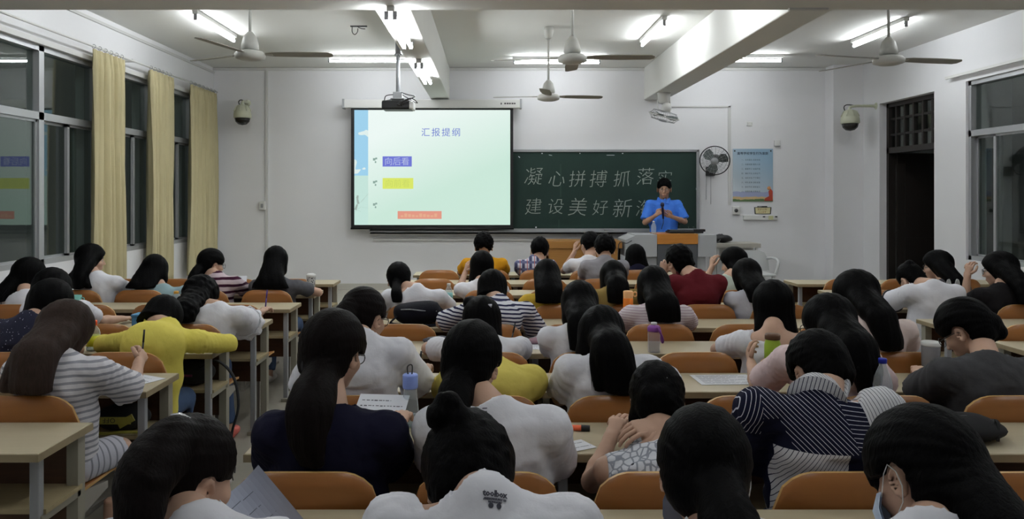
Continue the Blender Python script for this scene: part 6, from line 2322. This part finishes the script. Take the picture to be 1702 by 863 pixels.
PET = lambda h, r: [(r * 0.7, 0.0), (r * 0.95, 0.004), (r, 0.02), (r * 0.94, h * 0.12), (r, h * 0.2), (r * 0.96, h * 0.32), (r, h * 0.45), (r, h * 0.62), (r * 0.86, h * 0.74), (r * 0.48, h * 0.87), (0.0135, h * 0.91), (0.0135, h)]
CAP = lambda h, r=0.016, k=0.02: [(r, h - k * 0.8), (r, h), (r * 0.9, h + 0.003), (0, h + 0.003)]
blue = mat('blue_cap', srgb(28, 40, 160), 0.4)
b = bottle(1467, 2, 0.06, 'clear water bottle with dark blue cap and blue label', PET(0.262, 0.036), M_CLEAR, CAP(0.265), blue, ([(0.03, 0.004), (0.034, 0.02), (0.034, 0.11), (0.0, 0.11)], M_WATER), ([(0.0372, 0.075), (0.0372, 0.135)], mat('blue_label', srgb(34, 50, 170), 0.4)))
lav = mat('lavender_cap', srgb(134, 156, 224), 0.5)
b = bottle(682, 2, 0.06, 'clear flask with a lavender-blue lid and carry loop', [(0.028, 0), (0.036, 0.004), (0.036, 0.03), (0.031, 0.09), (0.026, 0.14), (0.026, 0.155)], M_CLEAR, [(0.029, 0.15), (0.0305, 0.155), (0.0305, 0.2), (0.028, 0.205), (0.0, 0.205)], lav, ([(0.03, 0.004), (0.034, 0.02), (0.033, 0.045), (0.0, 0.045)], M_WATER))
MB().tube(smooth_path([(-0.008, 0, 0.2), (-0.012, 0, 0.232), (0.0, 0, 0.243), (0.008, 0, 0.235), (0.006, 0, 0.2)], 5), 0.0025, 6).build('carry_loop', M_DARK, b)
green = mat('lime_thermos', srgb(158, 190, 62), 0.4)
b = bottle(1284, 3, 0.24, 'lime green thermos bottle with brown lid, gripped by a hand', [(0.03, 0), (0.038, 0.004), (0.038, 0.19), (0.033, 0.212), (0.033, 0.218)], green, [(0.035, 0.216), (0.036, 0.22), (0.036, 0.236), (0.032, 0.243), (0, 0.243)], mat('brown_lid', srgb(92, 62, 38), 0.5), name='thermos')
mb = MB()
for k, w in enumerate((0.0045, 0.005, 0.004, 0.005, 0.0045)):
    mb.box((-0.013 + k * 0.0057, -0.0388, 0.148), (-0.013 + k * 0.0057 + w, -0.037, 0.156))
for x in (-0.012, 0.014):
    mb.box((x - 0.003, -0.0388, 0.095), (x + 0.002, -0.036, 0.106))
mb.build('printed_mark', M_DARK, b)
pur = mat('purple_lid', srgb(128, 66, 146), 0.45)
b = bottle(1087, 4, 0.35, 'clear bottle with a purple lid, strap and white spout', [(0.03, 0), (0.036, 0.004), (0.036, 0.11), (0.034, 0.122), (0.034, 0.128)], clear('clear_rosy', (0.92, 0.86, 0.88, 1)), [(0.037, 0.122), (0.038, 0.126), (0.038, 0.146), (0.028, 0.156), (0.018, 0.16), (0.0, 0.16)], pur, ([(0.03, 0.004), (0.034, 0.01), (0.034, 0.06), (0, 0.06)], M_WATER))
MB().lathe([(0.017, 0.158), (0.018, 0.168), (0.016, 0.174), (0, 0.175)], 14).build('spout', M_WHITE, b)
MB().tube(smooth_path([(0.01, -0.036, 0.15), (0.028, -0.042, 0.12), (0.045, -0.035, 0.08), (0.045, -0.02, 0.06), (0.04, -0.01, 0.08), (0.036, 0, 0.13)], 5), 0.006, 6).build('strap', pur, b)
b = bottle(1044, 5, 0.12, 'tall bright orange bottle with a peach lid and finger loop', [(0.034, 0), (0.036, 0.006), (0.036, 0.165), (0.034, 0.17)], mat('orange_bottle', srgb(246, 138, 52), 0.35), [(0.034, 0.168), (0.035, 0.172), (0.035, 0.215), (0.03, 0.22), (0, 0.22)], mat('peach_lid', srgb(246, 186, 128), 0.4))
MB().tube([(0.035 + 0.014 + 0.014 * math.cos(a), 0, 0.195 + 0.016 * math.sin(a)) for a in [i * PI / 6 for i in range(13)]], 0.005, 6).build('finger_loop', MATS['peach_lid'], b)
bottle(155, 4, 0.30, 'small drink bottle with an orange cap and yellow label', PET(0.165, 0.038), M_CLEAR, [(0.022, 0.148), (0.022, 0.172), (0.02, 0.176), (0, 0.176)], mat('orange_cap', srgb(236, 92, 40), 0.4), ([(0.034, 0.004), (0.036, 0.02), (0.036, 0.05), (0, 0.05)], M_WATER), ([(0.0395, 0.03), (0.0395, 0.09)], mat('yellow_label', srgb(206, 206, 40), 0.5)))
bottle(293, 6, 0.24, 'stubby clear bottle with a golden cap, window block desk', PET(0.12, 0.038), M_CLEAR, [(0.02, 0.105), (0.02, 0.12), (0.016, 0.126), (0, 0.126)], mat('gold_cap', srgb(206, 158, 70), 0.35))
b = bottle(517, 7, 0.10, 'patterned black and white tumbler at the desk end', [(0.028, 0), (0.034, 0.004), (0.042, 0.13), (0.042, 0.14)], dotted('tumbler_print', srgb(190, 190, 190), (0.03, 0.03, 0.03, 1), 60, 0.35), [(0.044, 0.136), (0.045, 0.142), (0.045, 0.155), (0.03, 0.165), (0, 0.168)], M_WHITE, name='tumbler')
bottle(746, 6, 0.22, 'clear drink bottle with a white cap and teal label', PET(0.18, 0.032), M_CLEAR, CAP(0.182), M_WHITE, None, ([(0.033, 0.045), (0.033, 0.11)], mat('teal_label', srgb(120, 178, 178), 0.5)))
b = bottle(1311, 5, 0.14, 'clear square bottle with a light blue lid beside the sleek bob', [(0.03, 0), (0.034, 0.004), (0.034, 0.10), (0.032, 0.11)], clear('clear_blue', (0.8, 0.88, 0.94, 1)), [(0.035, 0.104), (0.036, 0.108), (0.036, 0.14), (0.03, 0.148), (0, 0.148)], mat('light_blue_lid', srgb(126, 170, 214), 0.45))
MB().box((0.02, -0.036, 0.09), (0.034, -0.03, 0.12)).build('latch', M_DARK, b)
b = bottle(1547, 3, 0.06, 'frosted grey cup with a flat white lid near the grey T-shirt', [(0.034, 0), (0.04, 0.004), (0.044, 0.15), (0.044, 0.155)], mat('frosted_grey', srgb(136, 136, 140), 0.35), [(0.045, 0.15), (0.046, 0.154), (0.046, 0.166), (0.04, 0.172), (0, 0.172)], M_WHITE, name='cup')
t = thing('cup', 'teal mug on the window block desk behind dark hair', 'cup', on_desk(127, 6, 0.3))
teal = mat('teal_cup', srgb(110, 176, 164), 0.4)
MB().lathe([(0.03, 0), (0.038, 0.004), (0.04, 0.10), (0.036, 0.10), (0.034, 0.01), (0, 0.01)], 20).build('body', teal, t)
MB().tube(smooth_path([(0.038, 0, 0.08), (0.06, 0, 0.075), (0.06, 0, 0.035), (0.037, 0, 0.025)], 4), 0.005, 6).build('handle', teal, t)
t = thing('storage_box', 'blue plastic box on the desk in front of the yellow sweater', 'box', on_desk(238, 5, 0.32))
bb = mat('blue_box', srgb(84, 140, 176), 0.45)
MB().box((-0.06, -0.05, 0), (0.06, 0.06, 0.075)).build('case', bb, t, 0.008)
MB().box((-0.064, -0.054, 0.07), (0.064, 0.064, 0.088)).build('lid', bb, t, 0.006)


def sheet(name, label, loc, w, h, rotz=0.0, tilt=0.0, lines=0, curl=0.0, cat='paper', roll=0.0, m=None, hand=False, spin=0.0):
    t = thing(name, label, cat, loc, rotz)
    M = Matrix.Rotation(tilt, 4, 'X') @ Matrix.Rotation(roll, 4, 'Y') @ Matrix.Rotation(spin, 4, 'Z')
    n = 10
    v, f = [], []
    g = lambda u: curl * (u - 0.5) ** 2 * 4
    for lay in (0.0012, 0.0):
        for i in range(n + 1):
            u = i / n
            for j in range(2):
                v.append(((u - 0.5) * w, (j - 0.5) * h, lay + 0.0015 + g(u)))
    k = 2 * (n + 1)
    for i in range(n):
        a = 2 * i
        f += [(a, a + 2, a + 3, a + 1), (k + a, k + a + 1, k + a + 3, k + a + 2), (a, k + a, k + a + 2, a + 2), (a + 1, a + 3, k + a + 3, k + a + 1)]
    f += [(0, 1, k + 1, k), (2 * n, k + 2 * n, k + 2 * n + 1, 2 * n + 1)]
    MB().add(v, f, 0, False, M).build('page', m or M_PAPER, t)
    if lines:
        rnd = random.Random(int(w * 1e4) + lines)
        mb = MB()
        for q in range(lines):
            y = h * 0.42 - h * 0.84 * (q + 0.5) / lines
            x = -w * 0.42
            end = w * (0.42 if q % 3 else rnd.uniform(0.1, 0.4))
            while x < end:
                l = rnd.uniform(0.006, 0.014) if hand else rnd.uniform(0.02, 0.05)
                th = 0.004 if hand else 0.0022
                mb.box((x, y - th / 2 + (rnd.uniform(-0.001, 0.001) if hand else 0), 0.0030 + g(0.5 + x / w)), (min(x + l, end), y + th / 2, 0.0034 + g(0.5 + x / w)), 0, M)
                x += l + rnd.uniform(0.003, 0.007)
        mb.build('writing', mat('faint_ink', srgb(120, 124, 138), 0.8) if not hand else M_INK, t)
    return t


sheet('paper_sheet', 'printed white sheet lying alone on the middle desk beside pink sleeve', on_desk(1200, 3, 0.12) + Vector((0, -0.04, 0)), 0.29, 0.20, 0.04, 0, 9)
sheet('paper_sheet', 'handwritten sheet propped up before the navy shirt', on_desk(628, 2, 0.16) + Vector((0, 0, 0.062)), 0.20, 0.25, -0.12, 0.48, 7, 0.0, hand=True)
sheet('paper_sheet', 'white sheet under the hand of the striped shirt writer', on_desk(213, 3, 0.20), 0.22, 0.26, -0.5, 0, 5)
sheet('paper_sheet', 'bluish sheet standing curled at the bottom edge by the ponytail', on_desk(446, 1, 0.22) + Vector((0, 0, 0.06)), 0.13, 0.24, 0.15, 1.1, 5, 0.03, spin=0.72, m=mat('bluish_paper', srgb(170, 178, 196), 0.6))
sheet('paper_sheet', 'open notebook page with a pen near the bow clip person', on_desk(908, 4, 0.2), 0.22, 0.17, -0.1, 0, 6)
sheet('paper_sheet', 'pale blue paper beside the crumpled wrapper', on_desk(1592, 3, 0.18), 0.16, 0.14, 0.3, 0, 4, m=mat('pale_blue_paper', srgb(196, 206, 226), 0.6))
sheet('paper_sheet', 'corner of white paper at the wide white T-shirt elbow', on_desk(962, 2, 0.30), 0.09, 0.10, 0.5, 0, 2)
sheet('paper_sheet', 'small white note beside the hand in the window block', on_desk(158, 5, 0.22), 0.10, 0.09, 0.2, 0, 2)
sheet('paper_sheet', 'paper under the maroon striped person, window block', on_desk(398, 7, 0.22), 0.16, 0.18, 0.2, 0, 4)
t = sheet('phone', 'white phone screen lit up before the maroon striped person', on_desk(403, 7, 0.1) + Vector((0, 0, 0.07)), 0.075, 0.15, 0.1, 1.2, 0, cat='phone', m=mat('phone_white', srgb(225, 228, 235), 0.2))
t = thing('phone', 'phone in a pale case on the desk by the grey T-shirt', 'phone', on_desk(1606, 3, 0.20) + Vector((0, 0, 0.045)), 0.5)
M = Matrix.Rotation(0.5, 4, 'X')
MB().box((-0.038, -0.075, -0.004), (0.038, 0.075, 0.004), 0, M).build('case', mat('pale_case', srgb(200, 200, 204), 0.3), t, 0.003)
MB().box((-0.035, -0.07, 0.0042), (0.035, 0.07, 0.0048), 0, M).build('screen', mat('phone_glass', (0.3, 0.32, 0.36, 1), 0.1), t)
MB().box((-0.02, 0.065, -0.05), (0.02, 0.072, 0.0), 0).build('stand', M_GREY, t)
# crumpled clear wrapper
t = thing('wrapper', 'crumpled tan plastic wrapper on the desk by the water bottle', 'wrapper', on_desk(1548, 3, 0.16))
rnd = random.Random(3)
mb = MB().ball((0, 0, 0.025), (0.075, 0.05, 0.028), 16, 10)
mb.v = [(x + rnd.uniform(-.012, .012), y + rnd.uniform(-.012, .012), max(0.0, z + rnd.uniform(-.012, .012))) for x, y, z in mb.v]
mb.sm = [False] * len(mb.f)
mb.build('film', clear('tan_film', (0.8, 0.7, 0.58, 1), body=0.35), t)


def pen(label, loc, direction, L, m, m2, r=0.0045, name='pen'):
    t = thing(name, label, 'pen', loc)
    d = Vector(direction).normalized()
    MB().tube([d * 0.008, d * L * 0.6], [r, r], 8).build('barrel', m, t)
    MB().tube([d * L * 0.6, d * L], [r * 1.15, r * 1.05], 8).build('cap', m2, t)
    MB().tube([d * 0, d * 0.009], [0.0006, r], 8).build('tip', M_GREY, t)
    return t


PB = mat('pen_black', (0.012, 0.012, 0.014, 1), 0.3)
h = PEOPLE['l1']['wr']['r'] + NP(PEOPLE['l1']['org'])
pen('black pen in the hand of the striped shirt writer', Vector(h) + Vector((-0.02, 0.075, -0.005)), (0.02, 0.1, 0.75), 0.15, PB, PB)
pen('purple pen held upright by the lace sleeve', Vector(PEOPLE['l4']['wr']['r'] + NP(PEOPLE['l4']['org'])) + Vector((0.01, 0.07, 0.0)), (0.1, 0.0, 1), 0.15, mat('pen_purple', srgb(70, 50, 150), 0.35), MATS['pen_purple'])
pen('black pen upright by the bow clip person', on_desk(848, 4, 0.28) + Vector((0, 0, 0.02)), (0.2, 0.1, 0.9), 0.14, PB, PB)
pen('dark pen at the elbow of the white T-shirt, behind the flask', on_desk(695, 3, 0.25) + Vector((0, 0, 0.03)), (0.1, 0.1, 0.9), 0.13, PB, PB)
pen('pen held by the maroon striped person', on_desk(410, 7, 0.3) + Vector((0, 0, 0.02)), (0.5, 0.1, 0.6), 0.14, PB, PB)
pen('pen standing above the desk by the teal shirt', on_desk(300, 7, 0.3) + Vector((0, 0, 0.02)), (0.6, 0.1, 0.6), 0.12, PB, PB)
org = mat('highlighter_orange', srgb(255, 120, 80), 0.35)
pen('fat orange highlighter with a black tip on the near desk', on_desk(944, 2, 0.12) + Vector((0, 0, 0.012)), (1, -0.12, 0.0), 0.085, org, PB, 0.011, 'highlighter')
pen('short navy blue marker lying on the nearest desk', on_desk(1404, 1, 0.20) + Vector((0, 0, 0.012)), (1, 0.45, 0), 0.055, mat('marker_navy', srgb(44, 40, 120), 0.4), MATS['marker_navy'], 0.011, 'marker')


def pouch(name, label, loc, r, m, rotz=0.0, cat='pencil case', zip_m=None):
    t = thing(name, label, cat, loc, rotz)
    mb = MB().ball((0, 0, 0), r, 20, 12)
    mb.v = [(x * (1 + 0.15 * (1 - (z / r[2]) ** 2)), y * (1 + 0.2 * (1 - (z / r[2]) ** 2)), max(0.0, z + r[2] * 0.85 + 0.004 * math.sin(40 * x) * math.cos(30 * y))) for x, y, z in mb.v]
    mb.build('body', m, t)
    MB().tube([(-r[0] * 0.75, -r[1] * 0.2, r[2] * 1.5), (0, -r[1] * 0.25, r[2] * 1.8), (r[0] * 0.75, -r[1] * 0.2, r[2] * 1.5)], 0.003, 6).build('zip', zip_m or M_GREY, t)
    return t


pouch('pencil_case', 'dark grey pencil case lying on the middle block desk', on_desk(727, 4, 0.1), (0.08, 0.035, 0.026), mat('grey_fabric', srgb(74, 74, 82), 0.8))
pouch('pencil_case', 'pink pencil case beside the yellow top', on_desk(880, 3, 0.12), (0.07, 0.035, 0.03), mat('pink_fabric', srgb(206, 96, 100), 0.7), -0.3)
pouch('pencil_case', 'dusty pink pencil case beside the long straight hair', on_desk(893, 4, 0.10), (0.06, 0.03, 0.026), mat('dusty_pink', srgb(150, 120, 132), 0.7), 0.2)
t = pouch('cloth_pouch', 'black folded cloth pouch on the desk behind the tilted head', on_desk(1600, 2, 0.21), (0.13, 0.09, 0.05), mat('black_cloth_bag', (0.008, 0.008, 0.009, 1), 0.9), -0.15, 'bag', M_DARK)
for k in range(3):
    MB().tube(smooth_path([(0.02 + 0.03 * k, -0.09, 0.02), (0.06 + 0.02 * k, -0.05, 0.075), (0.12, 0.02 + 0.01 * k, 0.06)], 5), 0.006, 6).build('fold', MATS['black_cloth_bag'], t)

# backpack lying on the desk
t = thing('backpack', 'black backpack lying on the desk behind the person in white', 'bag', on_desk(697, 5, 0.2))
bk = mat('backpack_black', (0.005, 0.005, 0.009, 1), 0.85, 0.2, 20, 0.2, 120, spec=0.12)
mb = MB().ball((0, 0, 0.075), (0.19, 0.13, 0.085), 28, 14)
mb.v = [(math.copysign(abs(x / 0.19) ** 0.75, x) * 0.185, y, max(0.0, 0.075 + math.copysign(abs((z - 0.075) / 0.085) ** 0.8, z - 0.075) * 0.08 + 0.006 * math.sin(22 * x) - (0.02 if x > 0.12 else 0))) for x, y, z in mb.v]
mb.build('body', bk, t)
MB().tube(smooth_path([(-0.12, -0.095, 0.11), (-0.05, -0.118, 0.115), (0.05, -0.12, 0.105), (0.13, -0.095, 0.10)], 5), 0.004, 6).build('zip', M_GREY, t)
MB().tube(smooth_path([(0.13, -0.08, 0.05), (0.17, -0.13, 0.03), (0.10, -0.16, 0.012), (0.04, -0.15, 0.012)], 5), 0.013, 8, flat=0.3).build('strap', bk, t)
MB().tube(smooth_path([(-0.15, -0.08, 0.06), (-0.19, -0.12, 0.02), (-0.12, -0.15, 0.012)], 5), 0.013, 8, flat=0.3).build('strap', bk, t)
# plastic bag
t = thing('plastic_bag', 'thin white plastic bag standing on the desk by the door block', 'bag', on_desk(1584, 6, 0.20))
mb = MB().ball((0, 0, 0.06), (0.085, 0.06, 0.065), 20, 12)
rnd = random.Random(5)
mb.v = [(x + rnd.uniform(-.006, .006), y + rnd.uniform(-.006, .006), max(0.0, z + rnd.uniform(-.004, .004))) for x, y, z in mb.v]
film = clear('white_film', (0.8, 0.82, 0.82, 1), body=0.5)
mb.build('body', film, t)
for s in (-1, 1):
    MB().tube(smooth_path([(s * 0.02, 0, 0.11), (s * 0.045, 0, 0.17), (s * 0.035, 0, 0.21), (s * 0.02, 0, 0.16), (s * 0.01, 0, 0.11)], 5), 0.011, 6, flat=0.3).build('handle', film, t)

# bags in the window aisle
t = thing('shoulder_bag', 'black bag with yellow printed strap on the shelf by the aisle', 'bag', (-1.80, 3.77, 0.519))
bg = mat('bag_black', (0.009, 0.009, 0.01, 1), 0.8)
mb = MB().ball((0, 0, 0), (0.13, 0.10, 0.065), 20, 12)
mb.v = [(x, y, max(0.0, z + 0.055)) for x, y, z in mb.v]
mb.build('body', bg, t)
ys = mat('strap_yellow', srgb(150, 144, 56), 0.6, 0.2, 30)
MB().box((-0.13, -0.125, 0.055), (0.09, -0.118, 0.088)).box((0.05, -0.12, 0.01), (0.13, -0.114, 0.045), 0, Matrix.Rotation(-0.5, 4, 'Y')).build('strap', ys, t)
MB().tube(smooth_path([(-0.14, -0.1, 0.03), (-0.05, -0.135, 0.015), (0.06, -0.13, 0.02), (0.12, -0.1, 0.01)], 5), 0.016, 8, flat=0.35).build('strap', ys, t)
mb = MB()
v, f = text_mesh('OFF', 0.033, 1.1)
mb.add(v, f, 0, False, Matrix.Translation((0.02, -0.1258, 0.084)) @ Matrix.Rotation(PI, 4, 'Y') @ Matrix.Rotation(PI / 2, 4, 'X') @ Matrix.Rotation(0, 4, 'Z') @ Matrix.Rotation(0, 4, 'X'))
mb.build('strap_print', PB, t)
t = thing('backpack', 'dark backpack hanging beside the desk end, strap loop in the aisle', 'bag', (-1.62, 4.60, 0.519))
mb = MB().ball((-0.17, 0.03, 0.075), (0.13, 0.10, 0.075), 20, 12)
mb.build('body', bg, t)
MB().tube(smooth_path([(-0.10, -0.04, 0.12), (0.0, -0.05, 0.16), (0.10, -0.06, 0.07), (0.13, -0.06, -0.10), (0.09, -0.05, -0.26), (0.07, -0.05, -0.42)], 6), 0.016, 8, flat=0.35).build('strap', bg, t)
MB().box((-0.26, -0.075, 0.07), (-0.14, -0.068, 0.082)).build('piping', mat('magenta_trim', srgb(110, 40, 80), 0.6), t)

# writing printed on two shirts, laid onto the cloth


def print_on(person, body, px, py, size, m, name, turn=0.0, sp=1.0, extra=None):
    P = PEOPLE[person]
    sh = P['shirt']
    me = sh.data
    bv = BVHTree.FromPolygons([v.co.copy() for v in me.vertices], [tuple(p.vertices) for p in me.polygons])
    o = P['org']
    eye = Vector((0, 0, EYE)) - o
    ray = (W(px, py, 2.0) - o - eye).normalized()
    hit = bv.ray_cast(eye, ray)
    if hit[0] is None:
        return
    n = hit[1]
    ux = Vector((1, 0, 0)) - n * n.x
    ux.normalize()
    uy = n.cross(ux)
    if uy.z < 0:
        uy = -uy
    c, s_ = math.cos(turn), math.sin(turn)
    ux, uy = ux * c + uy * s_, uy * c - ux * s_
    mb = MB()
    for txt, dx, dy, sz in ([(body, 0, 0, size)] + (extra or [])):
        v, f = text_mesh(txt, sz, sp, 0.0006, 'CENTER', 1)
        pts = []
        for p in v:
            w = hit[0] + ux * (p[0] + dx) + uy * (p[1] + dy) + n * 0.05
            h2 = bv.ray_cast(w, -n)
            pts.append((h2[0] if h2[0] is not None else w - n * 0.05) + n * 0.0016)
        mb.add(pts, f)
    ob = mb.build(name, m, sh)
    return ob


print_on('p2', 'toolbox', 823, 826, 0.017, M_INK, 'shirt_print', -0.05, 0.9, [('AMERICAN SUPPLY CO', 0, -0.0065, 0.0048), ('THE TOOL MAKERS', 0, -0.0115, 0.0034), ('●  ●', 0, -0.021, 0.012)])
print_on('q2', 'I love', 802, 690, 0.020, M_INK, 'shirt_print', -PI / 2)

# hair clips and mask loops


def hair_prop(person, name, pts, r, m, sides=6, flat=None):
    P = PEOPLE[person]
    q = [tuple(P['P'](*p)) for p in pts]
    return MB().tube(q, r, sides, flat=flat).build(name, m, P['t'])


SIL = mat('bright_metal', (0.7, 0.7, 0.72, 1), 0.25, metal=0.9)
hair_prop('p1', 'hair_clip', [(-0.02, -0.06, 0.100), (0.0, -0.055, 0.107), (0.03, -0.05, 0.104)], 0.004, SIL)
hair_prop('s1', 'hair_bow', [(0.0, -0.11, 0.045), (0.02, -0.122, 0.035), (0.03, -0.122, 0.033), (0.05, -0.115, 0.030)], [0.012, 0.005, 0.005, 0.012], mat('pale_bow', srgb(190, 190, 200), 0.5), 8)
hair_prop('l3', 'hair_clip', [(-0.02, -0.09, 0.065), (0.0, -0.093, 0.063)], 0.006, M_WHITE)
hair_prop('q3', 'hair_clip', [(-0.02, -0.112, 0.022), (0.03, -0.112, 0.018)], 0.003, SIL)
MASK = mat('mask_cloth', srgb(190, 206, 226), 0.8)
for nm, s in (('p3', 1), ('p4', -1), ('l5', 1)):
    hair_prop(nm, 'mask_loop', [(s * 0.072, 0.05, -0.05), (s * 0.080, 0.022, -0.010), (s * 0.086, 0.002, 0.004), (s * 0.090, -0.018, -0.012), (s * 0.088, -0.022, -0.04), (s * 0.082, -0.008, -0.068), (s * 0.068, 0.04, -0.1)], 0.0013, M_WHITE)
    P = PEOPLE[nm]['P']
    v, f = [], []
    for lay in (0.0, 0.004):
        for i in range(9):
            a = -1.25 + 2.5 * i / 8
            for j, z in enumerate((-0.04, -0.07, -0.10, -0.125)):
                rr = 0.078 + lay + (0.012 if j in (1, 2) else 0)
                v.append(tuple(P(math.sin(a) * rr * 0.93, 0.022 + math.cos(a) * (rr + 0.006 * (j == 1)), z)))
    for i in range(8):
        for j in range(3):
            a = i * 4 + j
            f += [(a, a + 1, a + 5, a + 4), (36 + a, 40 + a, 41 + a, 37 + a)]
    MB().add(v, f, 0, True).build('face_mask', MASK, PEOPLE[nm]['t'])


# sleeve trims and a strap
def sleeve_ring(person, arm, frac, r, tube_r, m, name, wave=0.0, wide=0.0):
    P = PEOPLE[person]
    a, b = Vector(P['sh'][arm]), Vector(P['el'][arm])
    u = (b - a).normalized()
    c = a.lerp(b, frac)
    x = u.cross(Vector((0, 0, 1))).normalized()
    y = u.cross(x)
    mb = MB()
    if not wide:
        mb.tube([tuple(c + (x * math.cos(q) + y * math.sin(q)) * r) for q in [2 * PI * k / 24 for k in range(25)]], tube_r, 7)
    else:
        n, v, f = 60, [], []
        for lay in (0.0, 0.005):
            for j in range(5):
                for k in range(n):
                    q = 2 * PI * k / n
                    rr = r + lay + 0.010 * j / 4 + wave * (0.4 + j / 4) * math.sin(9 * q + 0.6 * j) + 0.4 * wave * math.sin(23 * q + j)
                    v.append(tuple(c + u * (wide * j / 4) + (x * math.cos(q) + y * math.sin(q)) * rr))
        for lay in (0, 1):
            for j in range(4):
                for k in range(n):
                    e = lay * 5 * n + j * n
                    k2 = (k + 1) % n
                    fc = (e + k, e + k2, e + n + k2, e + n + k)
                    f.append(fc if lay else fc[::-1])
        for k in range(n):
            k2 = (k + 1) % n
            f += [(k, 5 * n + k, 5 * n + k2, k2)[::-1], (4 * n + k, 4 * n + k2, 9 * n + k2, 9 * n + k)[::-1]]
        mb.add(v, f, 0, True)
    return mb.build(name, m, P['shirt'])


sleeve_ring('r_a', 'l', 0.70, 0.086, 0.006, M_BLACK, 'sleeve_band')
sleeve_ring('l4', 'r', 0.72, 0.098, 0.0, mat('white_lace', srgb(226, 226, 232), 0.9, 0.25, 70, 0.6, 90), 'lace_cuff', 0.006, 0.07)
P = PEOPLE['u5']
me = P['shirt'].data
bv = BVHTree.FromPolygons([v.co.copy() for v in me.vertices], [tuple(p.vertices) for p in me.polygons])
pts = []
for k in range(9):
    x = -0.15 + 0.035 * k
    z = P['Nb'][2] - 0.02 - 0.018 * k - 0.02 * (k == 0)
    hit = bv.ray_cast(Vector((x, -1.0, z)), Vector((0, 1, 0)))
    if hit[0] is not None:
        pts.append(hit[0] + Vector((0, -0.003, 0)))
if len(pts) > 3:
    MB().tube(pts, 0.008, 6, flat=0.4).build('strap', M_BLACK, P['t'])
